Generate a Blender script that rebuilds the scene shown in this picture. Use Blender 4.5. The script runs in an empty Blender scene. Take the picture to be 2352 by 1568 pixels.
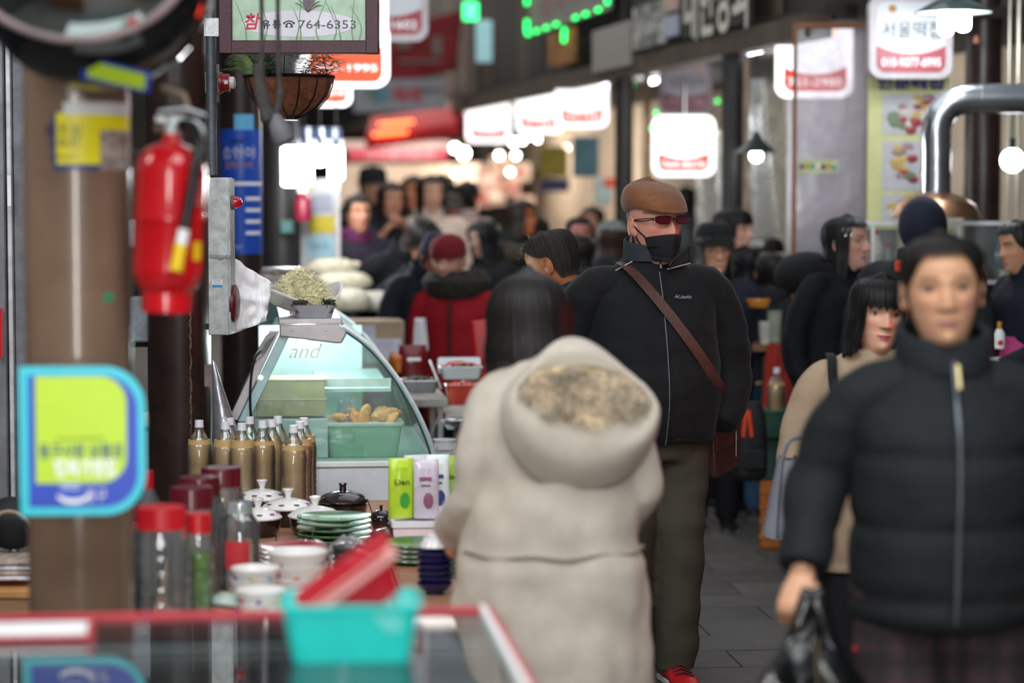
import bpy, math, random
from mathutils import Vector as V, Matrix, noise
random.seed(7)
C = bpy.context.scene.collection
R = math.radians
PI = math.pi
# ------------------------------------------------------------------ camera
F = 5553.0            # focal length in pixels of a 2352 x 1568 frame (85 mm on 36 mm)
EYE = 1.65
TILT = math.atan(339 / F)
cd = bpy.data.cameras.new('camera')
cam = bpy.data.objects.new('camera', cd)
C.objects.link(cam)
cam.location = (0, 0, EYE)
cam.rotation_euler = (R(90) - TILT, 0, 0)
cd.lens = 85.0
cd.sensor_width = 36.0
cd.clip_start = 0.2
cd.clip_end = 200
cd.dof.use_dof = True
cd.dof.focus_distance = 8.02
cd.dof.aperture_fstop = 1.55
cd.dof.aperture_blades = 0
bpy.context.scene.camera = cam
# ------------------------------------------------------------------ world and lights
sc = bpy.context.scene
sc.view_settings.view_transform = 'Standard'
sc.view_settings.look = 'None'
sc.view_settings.exposure = 0.0
sc.view_settings.gamma = 1.0
sc.view_settings.use_curve_mapping = False
w = bpy.data.worlds.new('world')
sc.world = w
w.use_nodes = True
w.node_tree.nodes['Background'].inputs[0].default_value = (0.80, 0.88, 1.0, 1)
w.node_tree.nodes['Background'].inputs[1].default_value = 0.30


def area(name, loc, aim, sx, sy, power, col=(1, 1, 1)):
    l = bpy.data.lights.new(name, 'AREA')
    l.shape = 'RECTANGLE'
    l.size, l.size_y = sx, sy
    l.energy = power
    l.color = col
    o = bpy.data.objects.new(name, l)
    C.objects.link(o)
    o.location = loc
    o.rotation_euler = (V(aim) - V(loc)).to_track_quat('-Z', 'Y').to_euler()
    return o


def point(name, loc, power, col=(1, 1, 1), r=0.05):
    l = bpy.data.lights.new(name, 'POINT')
    l.energy = power
    l.color = col
    l.shadow_soft_size = r
    o = bpy.data.objects.new(name, l)
    C.objects.link(o)
    o.location = loc
    return o


area('skylight', (0.0, 3.0, 4.6), (0.1, 6.0, 0.8), 5.0, 2.5, 230, (0.95, 0.98, 1.0))
area('skylight', (0.3, 10.0, 4.4), (0.3, 10.2, 0), 3.0, 5.0, 60, (0.95, 0.98, 1.0))
area('skylight', (-0.5, 18.0, 4.4), (-0.5, 18.2, 0), 4.0, 6.0, 130, (1.0, 0.97, 0.93))
area('skylight', (-1.5, 27.0, 4.4), (-1.5, 27.2, 0), 5.0, 7.0, 330, (1.0, 0.93, 0.85))
area('stall_lamp', (-2.0, 5.2, 2.9), (-0.9, 6.2, 0.7), 0.5, 1.4, 26, (0.97, 0.99, 1.0))
area('red_heater', (2.05, 7.3, 1.2), (1.05, 6.5, 1.3), 0.3, 0.5, 8, (1.0, 0.06, 0.03))
area('front_strip_fill', (-0.12, -1.6, 1.9), (-0.1, 6.0, 1.2), 0.22, 3.2, 165, (1.0, 0.99, 0.97))  # unseen tall strip added behind the camera for vertical highlights and front fill
# ------------------------------------------------------------------ helpers


def at(px, py, s):
    """World point seen at pixel px, py where one metre covers s pixels."""
    x, y = (px - 1176) / F, (784 - py) / F
    d = V((x, math.cos(TILT) + y * math.sin(TILT), -math.sin(TILT) + y * math.cos(TILT)))
    k = (F / s) / d.y
    return V((0, 0, EYE)) + d * k


def ground(px, s, z=0.0):
    p = at(px, 784, s)
    return V((p.x, p.y, z))


def hx(h):
    h = h.lstrip('#')
    c = [int(h[i:i + 2], 16) / 255 for i in (0, 2, 4)]
    return tuple(x / 12.92 if x <= 0.04045 else ((x + 0.055) / 1.055) ** 2.4 for x in c) + (1,)


MATS = {}


def mat(key, col='#808080', rough=0.6, metal=0.0, vary=0.12, scale=18.0, bump=0.0, bscale=60.0, spec=0.5,
        emit=None, es=0.0, sub=0.0, trans=0.0, coat=0.0, sheen=0.0, attr=False, stretch=None, ior=1.45):
    if key in MATS:
        return MATS[key]
    m = bpy.data.materials.new(key)
    m.use_nodes = True
    nt = m.node_tree
    N, L = nt.nodes, nt.links
    b = N['Principled BSDF']
    c = hx(col) if isinstance(col, str) else col
    b.inputs['Base Color'].default_value = c
    b.inputs['Roughness'].default_value = rough
    b.inputs['Metallic'].default_value = metal
    b.inputs['Specular IOR Level'].default_value = spec
    b.inputs['Transmission Weight'].default_value = trans
    b.inputs['Coat Weight'].default_value = coat
    b.inputs['Sheen Weight'].default_value = sheen
    b.inputs['IOR'].default_value = ior
    if sub:
        b.inputs['Subsurface Weight'].default_value = sub
        b.inputs['Subsurface Radius'].default_value = (0.012, 0.005, 0.003)
    tc = N.new('ShaderNodeTexCoord')
    vec = tc.outputs['Object']
    if stretch:
        mp = N.new('ShaderNodeMapping')
        mp.inputs['Scale'].default_value = stretch
        L.new(vec, mp.inputs['Vector'])
        vec = mp.outputs['Vector']
    src = None
    if attr:
        a = N.new('ShaderNodeAttribute')
        a.attribute_name = 'Col'
        src = a.outputs['Color']
    if vary:
        n = N.new('ShaderNodeTexNoise')
        n.inputs['Scale'].default_value = scale
        n.inputs['Detail'].default_value = 5
        n.inputs['Roughness'].default_value = 0.65
        L.new(vec, n.inputs['Vector'])
        mr = N.new('ShaderNodeMapRange')
        mr.inputs[3].default_value = 1 - vary * 1.6
        mr.inputs[4].default_value = 1 + vary * 1.6
        mr.inputs[1].default_value = 0.25
        mr.inputs[2].default_value = 0.75
        L.new(n.outputs[0], mr.inputs[0])
        mx = N.new('ShaderNodeMix')
        mx.data_type = 'RGBA'
        mx.blend_type = 'MULTIPLY'
        mx.inputs[0].default_value = 1.0
        mx.inputs[6].default_value = c
        if src is not None:
            L.new(src, mx.inputs[6])
        L.new(mr.outputs[0], mx.inputs[7])
        L.new(mx.outputs[2], b.inputs['Base Color'])
    elif src is not None:
        L.new(src, b.inputs['Base Color'])
    if bump:
        n2 = N.new('ShaderNodeTexNoise')
        n2.inputs['Scale'].default_value = bscale
        n2.inputs['Detail'].default_value = 4
        L.new(vec, n2.inputs['Vector'])
        bp = N.new('ShaderNodeBump')
        bp.inputs['Strength'].default_value = bump
        bp.inputs['Distance'].default_value = 0.01
        L.new(n2.outputs[0], bp.inputs['Height'])
        L.new(bp.outputs[0], b.inputs['Normal'])
    if es:
        b.inputs['Emission Color'].default_value = hx(emit or col)
        b.inputs['Emission Strength'].default_value = es
    MATS[key] = m
    return m


def film(key, tint='#ffffff', haze=0.1, hcol='#e8eeee', rough=0.05, gloss=0.06, bump=0.0, bscale=25):
    """Clear sheet: see-through with a Fresnel gloss and a little haze."""
    if key in MATS:
        return MATS[key]
    m = bpy.data.materials.new(key)
    m.use_nodes = True
    nt = m.node_tree
    N, L = nt.nodes, nt.links
    N.remove(N['Principled BSDF'])
    out = N['Material Output']
    t = N.new('ShaderNodeBsdfTransparent')
    t.inputs[0].default_value = hx(tint)
    d = N.new('ShaderNodeBsdfDiffuse')
    d.inputs[0].default_value = hx(hcol)
    g = N.new('ShaderNodeBsdfGlossy')
    g.inputs['Roughness'].default_value = rough
    lw = N.new('ShaderNodeFresnel')
    lw.inputs['IOR'].default_value = 1.45
    ad = N.new('ShaderNodeMath')
    ad.operation = 'ADD'
    ad.use_clamp = True
    ad.inputs[1].default_value = gloss
    L.new(lw.outputs[0], ad.inputs[0])
    m1 = N.new('ShaderNodeMixShader')
    m1.inputs[0].default_value = haze
    nz = N.new('ShaderNodeTexNoise')
    nz.inputs['Scale'].default_value = 9
    nz.inputs['Detail'].default_value = 4
    tc = N.new('ShaderNodeTexCoord')
    L.new(tc.outputs['Object'], nz.inputs['Vector'])
    mr = N.new('ShaderNodeMapRange')
    mr.inputs[1].default_value = 0.3
    mr.inputs[2].default_value = 0.7
    mr.inputs[3].default_value = haze * 0.5
    mr.inputs[4].default_value = min(1, haze * 1.5)
    L.new(nz.outputs[0], mr.inputs[0])
    L.new(mr.outputs[0], m1.inputs[0])
    m2 = N.new('ShaderNodeMixShader')
    L.new(t.outputs[0], m1.inputs[1])
    L.new(d.outputs[0], m1.inputs[2])
    L.new(ad.outputs[0], m2.inputs[0])
    L.new(m1.outputs[0], m2.inputs[1])
    L.new(g.outputs[0], m2.inputs[2])
    if bump:
        n2 = N.new('ShaderNodeTexNoise')
        n2.inputs['Scale'].default_value = bscale
        L.new(tc.outputs['Object'], n2.inputs['Vector'])
        bp = N.new('ShaderNodeBump')
        bp.inputs['Strength'].default_value = bump
        bp.inputs['Distance'].default_value = 0.01
        L.new(n2.outputs[0], bp.inputs['Height'])
        L.new(bp.outputs[0], g.inputs['Normal'])
        L.new(bp.outputs[0], d.inputs['Normal'])
    L.new(m2.outputs[0], out.inputs[0])
    MATS[key] = m
    return m


def lerp(a, b, t):
    return a + (b - a) * t


def sstep(a, b, x):
    t = max(0.0, min(1.0, (x - a) / (b - a)))
    return t * t * (3 - 2 * t)


def interp(tab, z):
    """Piecewise smooth lookup in [(z, a, b, ...)] sorted by z."""
    if z <= tab[0][0]:
        return tab[0][1:]
    for i in range(len(tab) - 1):
        if z <= tab[i + 1][0]:
            z0, z1 = tab[i][0], tab[i + 1][0]
            t = (z - z0) / (z1 - z0)
            p0, p1, p2, p3 = tab[max(0, i - 1)], tab[i], tab[i + 1], tab[min(len(tab) - 1, i + 2)]
            out = []
            for k in range(1, len(tab[0])):
                m1 = (p2[k] - p0[k]) / max(1e-6, p2[0] - p0[0]) * (z1 - z0)
                m2 = (p3[k] - p1[k]) / max(1e-6, p3[0] - p1[0]) * (z1 - z0)
                t2, t3 = t * t, t * t * t
                out.append((2 * t3 - 3 * t2 + 1) * p1[k] + (t3 - 2 * t2 + t) * m1 + (-2 * t3 + 3 * t2) * p2[k] + (t3 - t2) * m2)
            return out
    return tab[-1][1:]


def spline(pts, n):
    """Catmull-Rom through pts (tuples of any length), n samples per span."""
    P = [tuple(p) for p in pts]
    out = []
    for i in range(len(P) - 1):
        p0, p1, p2, p3 = P[max(0, i - 1)], P[i], P[i + 1], P[min(len(P) - 1, i + 2)]
        for j in range(n):
            t = j / n
            out.append(tuple(0.5 * (2 * b + (c - a) * t + (2 * a - 5 * b + 4 * c - d) * t * t + (3 * b - a - 3 * c + d) * t ** 3)
                             for a, b, c, d in zip(p0, p1, p2, p3)))
    out.append(P[-1])
    return out


class MB:
    def __init__(self):
        self.v, self.f, self.m, self.cur = [], [], [], 0

    def add(self, vs, fs):
        o = len(self.v)
        self.v += [tuple(p) for p in vs]
        self.f += [tuple(i + o for i in q) for q in fs]
        self.m += [self.cur] * len(fs)
        return self

    def box(self, c, s, rz=0.0, rot=None, taper=1.0):
        hxs, hy, hz = s[0] / 2, s[1] / 2, s[2] / 2
        M = rot if rot is not None else Matrix.Rotation(rz, 3, 'Z')
        vs = []
        for z in (-1, 1):
            k = taper if z > 0 else 1.0
            for x, y in ((-1, -1), (1, -1), (1, 1), (-1, 1)):
                vs.append(V(c) + M @ V((x * hxs * k, y * hy * k, z * hz)))
        return self.add(vs, [(3, 2, 1, 0), (4, 5, 6, 7), (0, 1, 5, 4), (1, 2, 6, 5), (2, 3, 7, 6), (3, 0, 4, 7)])

    def loft(self, rings, cap0=True, cap1=True):
        n = len(rings[0])
        vs = [p for r in rings for p in r]
        fs = []
        for i in range(len(rings) - 1):
            for j in range(n):
                k = (j + 1) % n
                fs.append((i * n + j, i * n + k, (i + 1) * n + k, (i + 1) * n + j))
        if cap0:
            fs.append(tuple(reversed(range(n))))
        if cap1:
            fs.append(tuple((len(rings) - 1) * n + j for j in range(n)))
        return self.add(vs, fs)

    def tube(self, path, r, n=10, cap=True, flat=None):
        P = [V(p[:3]) for p in path]
        if not isinstance(r, (list, tuple)):
            r = [r] * len(P)
        rings = []
        t = (P[1] - P[0]).normalized()
        up = V((0, 0, 1)) if abs(t.z) < 0.9 else V((0, 1, 0))
        u = t.cross(up).normalized()
        for i, p in enumerate(P):
            t2 = (P[min(i + 1, len(P) - 1)] - P[max(i - 1, 0)])
            if t2.length < 1e-9:
                t2 = t
            t2 = t2.normalized()
            u = (u - t2 * u.dot(t2))
            u = u.normalized() if u.length > 1e-6 else t2.orthogonal().normalized()
            w2 = t2.cross(u)
            ra, rb = r[i] if isinstance(r[i], tuple) else (r[i], r[i] * (flat or 1))
            rings.append([p + u * (math.cos(2 * PI * j / n) * ra) + w2 * (math.sin(2 * PI * j / n) * rb) for j in range(n)])
        return self.loft(rings, cap, cap)

    def lathe(self, prof, n=28, c=(0, 0, 0), M=None):
        rings = []
        for (r, z) in prof:
            ring = []
            for j in range(n):
                p = V((max(r, 1e-4) * math.cos(2 * PI * j / n), max(r, 1e-4) * math.sin(2 * PI * j / n), z))
                ring.append((M @ p if M is not None else p) + V(c))
            rings.append(ring)
        return self.loft(rings)

    def ball(self, c, r, n=12, sx=1, sy=1, sz=1):
        k = max(5, n // 2)
        return self.lathe([(r * math.sin(PI * i / k), -r * math.cos(PI * i / k)) for i in range(k + 1)], n, c,
                          Matrix.Diagonal((sx, sy, sz)))

    def prism(self, poly, y0, y1):
        """Polygon in x, z extruded from y0 (front) to y1."""
        n = len(poly)
        vs = [(x, y0, z) for x, z in poly] + [(x, y1, z) for x, z in poly]
        fs = [tuple(range(n)), tuple(reversed(range(n, 2 * n)))]
        fs += [(i, i + n, (i + 1) % n + n, (i + 1) % n) for i in range(n)]
        return self.add(vs, fs)

    def grid(self, fn, nu, nv, wrap=False):
        vs = [fn(i / (nu if wrap else nu - 1), j / (nv - 1)) for j in range(nv) for i in range(nu)]
        fs = []
        for j in range(nv - 1):
            for i in range(nu if wrap else nu - 1):
                k = (i + 1) % nu
                fs.append((j * nu + i, j * nu + k, (j + 1) * nu + k, (j + 1) * nu + i))
        return self.add(vs, fs)

    def move(self, M):
        M = M.to_4x4()
        self.v = [tuple(M @ V(p)) for p in self.v]
        return self

    def mesh(self, name, mats, sharp=38):
        me = bpy.data.meshes.new(name)
        me.from_pydata(self.v, [], self.f)
        for mm in (mats if isinstance(mats, (list, tuple)) else [mats]):
            me.materials.append(mm)
        me.polygons.foreach_set('material_index', self.m)
        me.polygons.foreach_set('use_smooth', [True] * len(self.f))
        me.update()
        if sharp:
            me.set_sharp_from_angle(angle=R(sharp))
        return me

    def build(self, name, mats, parent=None, loc=(0, 0, 0), rot=(0, 0, 0), bevel=0, sub=0, solid=0, sharp=38, label=None, kind=None):
        o = bpy.data.objects.new(name, self.mesh(name, mats, sharp))
        C.objects.link(o)
        o.parent = parent
        o.location = loc
        o.rotation_euler = rot
        if solid:
            md = o.modifiers.new('solid', 'SOLIDIFY')
            md.thickness = solid
            md.offset = 0
        if bevel:
            md = o.modifiers.new('bevel', 'BEVEL')
            md.width = bevel
            md.segments = 2
            md.limit_method = 'ANGLE'
            md.angle_limit = R(40)
        if sub:
            md = o.modifiers.new('sub', 'SUBSURF')
            md.levels = md.render_levels = sub
        if label:
            o['label'] = label
        if kind:
            o['kind'] = kind
        return o


def thing(name, label, cat, loc=(0, 0, 0), rz=0.0, group=None, rot=None):
    o = bpy.data.objects.new(name, None)
    o.empty_display_size = 0.05
    C.objects.link(o)
    o.location = loc
    o.rotation_euler = rot if rot is not None else (0, 0, rz)
    tag(o, label, cat, group)
    return o


def tag(o, label, cat, group=None):
    o['label'] = label
    o['category'] = cat
    if group:
        o['group'] = group
    return o


def struct(o, label=None):
    o['kind'] = 'structure'
    if label:
        o['label'] = label
    return o


def dup(root, loc, rz=None, label=None, group=None):
    r = root.copy()
    C.objects.link(r)
    r.location = loc
    if rz is not None:
        r.rotation_euler = (0, 0, rz)
    if label:
        r['label'] = label
    if group:
        r['group'] = group
    for ch in list(root.children):
        c = ch.copy()
        C.objects.link(c)
        c.parent = r
        for g in ch.children:
            d = g.copy()
            C.objects.link(d)
            d.parent = c
    return r


TEXTS = {}


def text(txt, size, parent, loc, m, name='lettering', bold=0.0, depth=0.0006, rot=(R(90), 0, 0), width=None, fn=None, italic=0.0, font_scale=1.0):
    """Lettering facing -Y, centred on loc."""
    cu = bpy.data.curves.new('lettering', 'FONT')
    cu.body = txt
    cu.size = size
    cu.align_x = 'CENTER'
    cu.align_y = 'CENTER'
    cu.offset = bold * size
    cu.extrude = depth
    cu.shear = italic
    cu.resolution_u = 3
    tmp = bpy.data.objects.new('lettering', cu)
    C.objects.link(tmp)
    dg = bpy.context.evaluated_depsgraph_get()
    me = bpy.data.meshes.new_from_object(tmp.evaluated_get(dg))
    C.objects.unlink(tmp)
    bpy.data.objects.remove(tmp)
    bpy.data.curves.remove(cu)
    xs = [v.co.x for v in me.vertices]
    ys = [v.co.y for v in me.vertices]
    if not xs:
        return None
    cx, cy = (min(xs) + max(xs)) / 2, (min(ys) + max(ys)) / 2
    k = (width / max(1e-6, max(xs) - min(xs))) if width else 1.0
    for v in me.vertices:
        v.co = ((v.co.x - cx) * k, v.co.y - cy, v.co.z)
        if fn:
            v.co = fn(v.co)
    me.materials.clear()
    me.materials.append(m)
    o = bpy.data.objects.new(name, me)
    C.objects.link(o)
    o.parent = parent
    o.location = loc
    o.rotation_euler = rot
    return o


def rrect(w, h, r, n=6, corners=(1, 1, 1, 1)):
    """Rounded rectangle outline centred on 0 (corner order: bottom right, top right, top left, bottom left)."""
    pts = []
    for k, (cx, cz, a0) in enumerate(((1, -1, -90), (1, 1, 0), (-1, 1, 90), (-1, -1, 180))):
        if corners[k]:
            rr = r * corners[k]
            for i in range(n + 1):
                a = R(a0 + 90 * i / n)
                pts.append((cx * (w / 2 - rr) + rr * math.cos(a), cz * (h / 2 - rr) + rr * math.sin(a)))
        else:
            pts.append((cx * w / 2, cz * h / 2))
    return pts


def remesh(mb, name, mats, voxel=0.012, smooth=3, fn=None):
    """Fuse the pieces of mb into one continuous skin."""
    me = bpy.data.meshes.new(name)
    me.from_pydata(mb.v, [], mb.f)
    tmp = bpy.data.objects.new(name, me)
    C.objects.link(tmp)
    a = tmp.modifiers.new('remesh', 'REMESH')
    a.mode = 'VOXEL'
    a.voxel_size = voxel
    a.use_smooth_shade = True
    b = tmp.modifiers.new('smooth', 'SMOOTH')
    b.factor = 0.5
    b.iterations = smooth
    dg = bpy.context.evaluated_depsgraph_get()
    out = bpy.data.meshes.new_from_object(tmp.evaluated_get(dg))
    C.objects.unlink(tmp)
    bpy.data.objects.remove(tmp)
    bpy.data.meshes.remove(me)
    out.name = name
    out.materials.clear()
    for mm in (mats if isinstance(mats, (list, tuple)) else [mats]):
        out.materials.append(mm)
    if fn:
        ns = [v.normal.copy() for v in out.vertices]
        for v, n in zip(out.vertices, ns):
            v.co = v.co + n * fn(v.co, n)
        out.update()
    out.polygons.foreach_set('use_smooth', [True] * len(out.polygons))
    return out


def link(name, me, parent=None, loc=(0, 0, 0), rot=(0, 0, 0), label=None, kind=None):
    o = bpy.data.objects.new(name, me)
    C.objects.link(o)
    o.parent = parent
    o.location = loc
    o.rotation_euler = rot
    if label:
        o['label'] = label
    if kind:
        o['kind'] = kind
    return o
# ------------------------------------------------------------------ setting
YAW = R(6.0)                       # the street runs 6 degrees to the left of the view axis
ST = Matrix.Rotation(YAW, 4, 'Z')


def street(u, v, z=0.0):
    return ST @ V((u, v, z))


M_pav = mat('paver_grey', '#524e4b', 0.8, vary=0.14, scale=9, bump=0.35, bscale=140)
M_pav2 = mat('paver_dark', '#4b4744', 0.75, vary=0.14, scale=9, bump=0.35, bscale=140)
M_pav3 = mat('paver_worn', '#585450', 0.6, vary=0.14, scale=9, bump=0.3, bscale=140)


def floor_mat():
    m = mat('paved_ground', '#4e4b48', 0.8, vary=0.0)
    nt = m.node_tree
    N, L = nt.nodes, nt.links
    tc = N.new('ShaderNodeTexCoord')
    br = N.new('ShaderNodeTexBrick')
    br.inputs['Scale'].default_value = 1.0
    br.inputs['Brick Width'].default_value = 0.61
    br.inputs['Row Height'].default_value = 0.305
    br.inputs['Mortar Size'].default_value = 0.004
    br.inputs['Color1'].default_value = hx('#585552')
    br.inputs['Color2'].default_value = hx('#4a4744')
    br.inputs['Mortar'].default_value = hx('#221f1d')
    L.new(tc.outputs['Object'], br.inputs['Vector'])
    L.new(br.outputs['Color'], N['Principled BSDF'].inputs['Base Color'])
    return m


fl = MB().box((0, 22, -0.058), (26, 56, 0.1)).build('floor', floor_mat(), rot=(0, 0, YAW))
struct(fl, 'grey paved market street of long rectangular pavers')
pm = [MB().box((0, 0, -0.01), (0.602, 0.297, 0.02)).mesh('paver', m) for m in (M_pav, M_pav2, M_pav3)]
for j in range(28):
    for i in range(7):
        rnd = random.Random(j * 31 + i)
        o = link('paver', pm[rnd.choice((0, 0, 1, 1, 2))], fl,
                 (0.15 + (i + 0.5 * (j % 2)) * 0.61 + 0.305, 5.49 + j * 0.305 + 0.1525, rnd.uniform(-0.0015, 0.0015)),
                 (rnd.uniform(-0.003, 0.003), rnd.uniform(-0.003, 0.003), 0))

M_wallb = mat('wall_far', '#6b6252', 0.85, vary=0.35, scale=0.9)
struct(MB().box((-3, 44, 3), (30, 0.2, 8)).build('wall_back', M_wallb), 'dim far end of the market street')
M_walll = mat('wall_left', '#3a3a3d', 0.8, vary=0.3, scale=2)
struct(MB().box((0, 0, 2), (0.15, 40, 4.4)).build('wall_left', M_walll, loc=street(-2.75, 22), rot=(0, 0, YAW)), 'dark back wall of the stalls on the pillar side')

# the eave and the wall of the far side, which runs 10.4 degrees off the view axis
E0, E1 = V((1.52, 12.9, 0)), V((-0.54, 24.1, 0))
ED = (E1 - E0).normalized()
EA = math.atan2(ED.y, ED.x)        # local +x runs along the eave into the distance


def on_eave(px, py, off=0.0):
    """Point on the eave's street face under pixel px, py."""
    r = at(px, py, 500) - V((0, 0, EYE))
    n = V((-ED.y, ED.x, 0))        # points to the street (left)
    if n.x > 0:
        n = -n
    k = ((E0 + n * off).dot(n)) / (r.dot(n))
    return V((0, 0, EYE)) + r * k


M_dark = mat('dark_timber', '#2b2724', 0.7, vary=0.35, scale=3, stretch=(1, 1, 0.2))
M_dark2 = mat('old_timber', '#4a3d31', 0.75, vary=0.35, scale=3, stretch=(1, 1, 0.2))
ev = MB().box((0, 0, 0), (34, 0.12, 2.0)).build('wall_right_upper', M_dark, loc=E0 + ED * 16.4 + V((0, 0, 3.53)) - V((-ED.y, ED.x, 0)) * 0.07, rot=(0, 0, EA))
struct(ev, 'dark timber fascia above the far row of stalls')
pl_me = [MB().box((0, 0, 0), (0.27, 0.03, 1.5 + 0.1 * k)).mesh('plank', (M_dark, M_dark2)[k % 2]) for k in range(3)]
for i in range(64):
    k = random.randrange(3)
    link('plank', pl_me[k], ev, (-16 + i * 0.29, 0.078, -0.22 + 0.05 * (k - 1)), (random.uniform(-.02, .02), 0, 0))
struct(MB().box((0, 0, 0), (34, 0.14, 0.12)).build('trim_1', M_dark2, loc=E0 + ED * 16.4 + V((0, 0, 2.50)) + V((-ED.y, ED.x, 0)) * 0.08, rot=(0, 0, EA)), 'edge beam along the foot of the fascia')
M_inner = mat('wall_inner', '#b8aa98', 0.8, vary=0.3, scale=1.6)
struct(MB().box((0, 0, 1.3), (34, 0.1, 2.6)).build('wall_right', M_inner, loc=E0 + ED * 16.9 + V((-ED.y, ED.x, 0)) * -1.9, rot=(0, 0, EA)), 'pale inner wall behind the far stalls')
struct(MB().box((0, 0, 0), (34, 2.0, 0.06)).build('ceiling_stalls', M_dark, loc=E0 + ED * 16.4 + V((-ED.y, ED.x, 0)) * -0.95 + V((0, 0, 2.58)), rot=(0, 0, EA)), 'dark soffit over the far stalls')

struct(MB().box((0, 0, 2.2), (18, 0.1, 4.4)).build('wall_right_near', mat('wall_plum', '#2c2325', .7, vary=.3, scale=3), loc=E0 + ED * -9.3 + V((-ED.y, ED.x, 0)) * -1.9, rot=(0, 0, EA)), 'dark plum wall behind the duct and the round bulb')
# round steel columns of the arcade
M_brown = mat('brown_gloss_paint', '#77604f', 0.22, vary=0.1, scale=5, coat=0.3)
M_brown2 = mat('dark_brown_gloss', '#2f211d', 0.33, vary=0.3, scale=8, bump=0.06, bscale=90)
M_rust = mat('rust', '#6b5547', 0.9, vary=0.5, scale=60)


def column(px, s, r, m, label, rough_seam=False):
    c = ground(px, s)
    o = MB().lathe([(r, 0), (r, 4.6)], 48).build('steel_column', m, loc=c)
    MB().lathe([(r * 1.5, 0), (r * 1.5, 0.012), (r * 1.02, 0.02)], 40).build('base_plate', m, o)
    if rough_seam:
        mb = MB()
        for k in range(90):
            z = 0.55 + k * 0.0125
            a = R(-62) + random.uniform(-.02, .02)
            mb.box((r * math.cos(a), r * math.sin(a), z), (0.006 * random.random() + 0.002, 0.003, 0.012))
        mb.build('rust_seam', M_rust, o)
    struct(o, label)
    return o


colA = column(181, 1050, 0.115, M_brown, 'glossy brown steel column carrying the blue and lime sign')
colB = column(412, 660, 0.110, M_brown2, 'dark brown steel column behind the fire extinguisher', True)
colC = column(556, 480, 0.100, M_brown2, 'dark column wrapped in a blue banner')
colD = column(648, 400, 0.100, mat('column_black', '#24201f', 0.5), 'blackish column beside the bright bulbs')
column(1680, 400, 0.062, mat('column_black', '#24201f', 0.5), 'slim black post beneath the eave beside the pendant lamp')
column(1432, 330, 0.065, mat('column_black', '#24201f', 0.5), 'slim black post beneath the eave behind the brown flat cap')
column(2252, 440, 0.095, M_brown2, 'dark brown column behind the silver duct')
# ------------------------------------------------------------------ people
HEAD = [  # z, half width, front, back, front taper (units of head height, chin at 0)
    (-0.60, 0.44, 0.24, 0.34, 0.0), (-0.42, 0.27, 0.20, 0.30, 0.0), (-0.25, 0.225, 0.18, 0.265, 0.0), (-0.10, 0.215, 0.19, 0.255, 0.05),
    (-0.035, 0.215, 0.25, 0.26, 0.2), (0.0, 0.20, 0.33, 0.265, 0.40), (0.04, 0.212, 0.37, 0.27, 0.36), (0.12, 0.240, 0.385, 0.28, 0.26),
    (0.25, 0.282, 0.388, 0.32, 0.2), (0.40, 0.320, 0.380, 0.385, 0.13), (0.52, 0.338, 0.382, 0.425, 0.08), (0.62, 0.345, 0.392, 0.44, 0.05),
    (0.72, 0.340, 0.385, 0.44, 0.03), (0.82, 0.312, 0.345, 0.41, 0.0), (0.90, 0.258, 0.275, 0.34, 0.0), (0.96, 0.175, 0.185, 0.235, 0.0),
    (0.99, 0.085, 0.09, 0.12, 0.0), (1.0, 0.012, 0.012, 0.015, 0.0)]


def g2(x, z, cx, cz, sx, sz):
    return math.exp(-((x - cx) / sx) ** 2 - ((z - cz) / sz) ** 2)


def relief(x, z):
    ax = abs(x)
    d = 0.0
    if 0.28 < z < 0.62:
        a = lerp(0.02, 0.115, sstep(0.58, 0.375, z)) * sstep(0.30, 0.345, z)
        d += a * math.exp(-(x / lerp(0.045, 0.062, sstep(0.55, 0.36, z))) ** 2)
    d += 0.035 * g2(ax, z, 0.062, 0.352, 0.03, 0.03)
    d -= 0.050 * g2(ax, z, 0.145, 0.515, 0.085, 0.045)
    d += 0.016 * g2(ax, z, 0.145, 0.515, 0.055, 0.028)
    d += 0.014 * g2(ax, z, 0.15, 0.585, 0.09, 0.03)
    d += 0.022 * g2(x, z, 0, 0.222, 0.105, 0.020) + 0.026 * g2(x, z, 0, 0.172, 0.085, 0.020)
    d -= 0.016 * g2(x, z, 0, 0.198, 0.10, 0.008)
    d += 0.022 * g2(x, z, 0, 0.06, 0.075, 0.05)
    d += 0.022 * g2(ax, z, 0.2, 0.39, 0.08, 0.06)
    d -= 0.008 * g2(ax, z, 0.12, 0.27, 0.02, 0.05)
    return d


def head_pt(th, z, grow=0.0):
    w, f, b, tp = interp(HEAD, z)
    c, s = math.cos(th), math.sin(th)
    x = (w + grow) * s
    if c > 0:
        x *= 1 - tp * c * c
        y = -(f + grow) * c
        if c > 0.35 and not grow:
            y -= relief(x, z) * sstep(0.35, 0.6, c)
    else:
        y = -(b + grow) * c
    return V((x, y, z))


def face_y(x, z):
    best = min((abs(head_pt(R(a * 0.75), z).x - abs(x)), a) for a in range(0, 90))
    return head_pt(R(best[1] * 0.75), z).y


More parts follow.
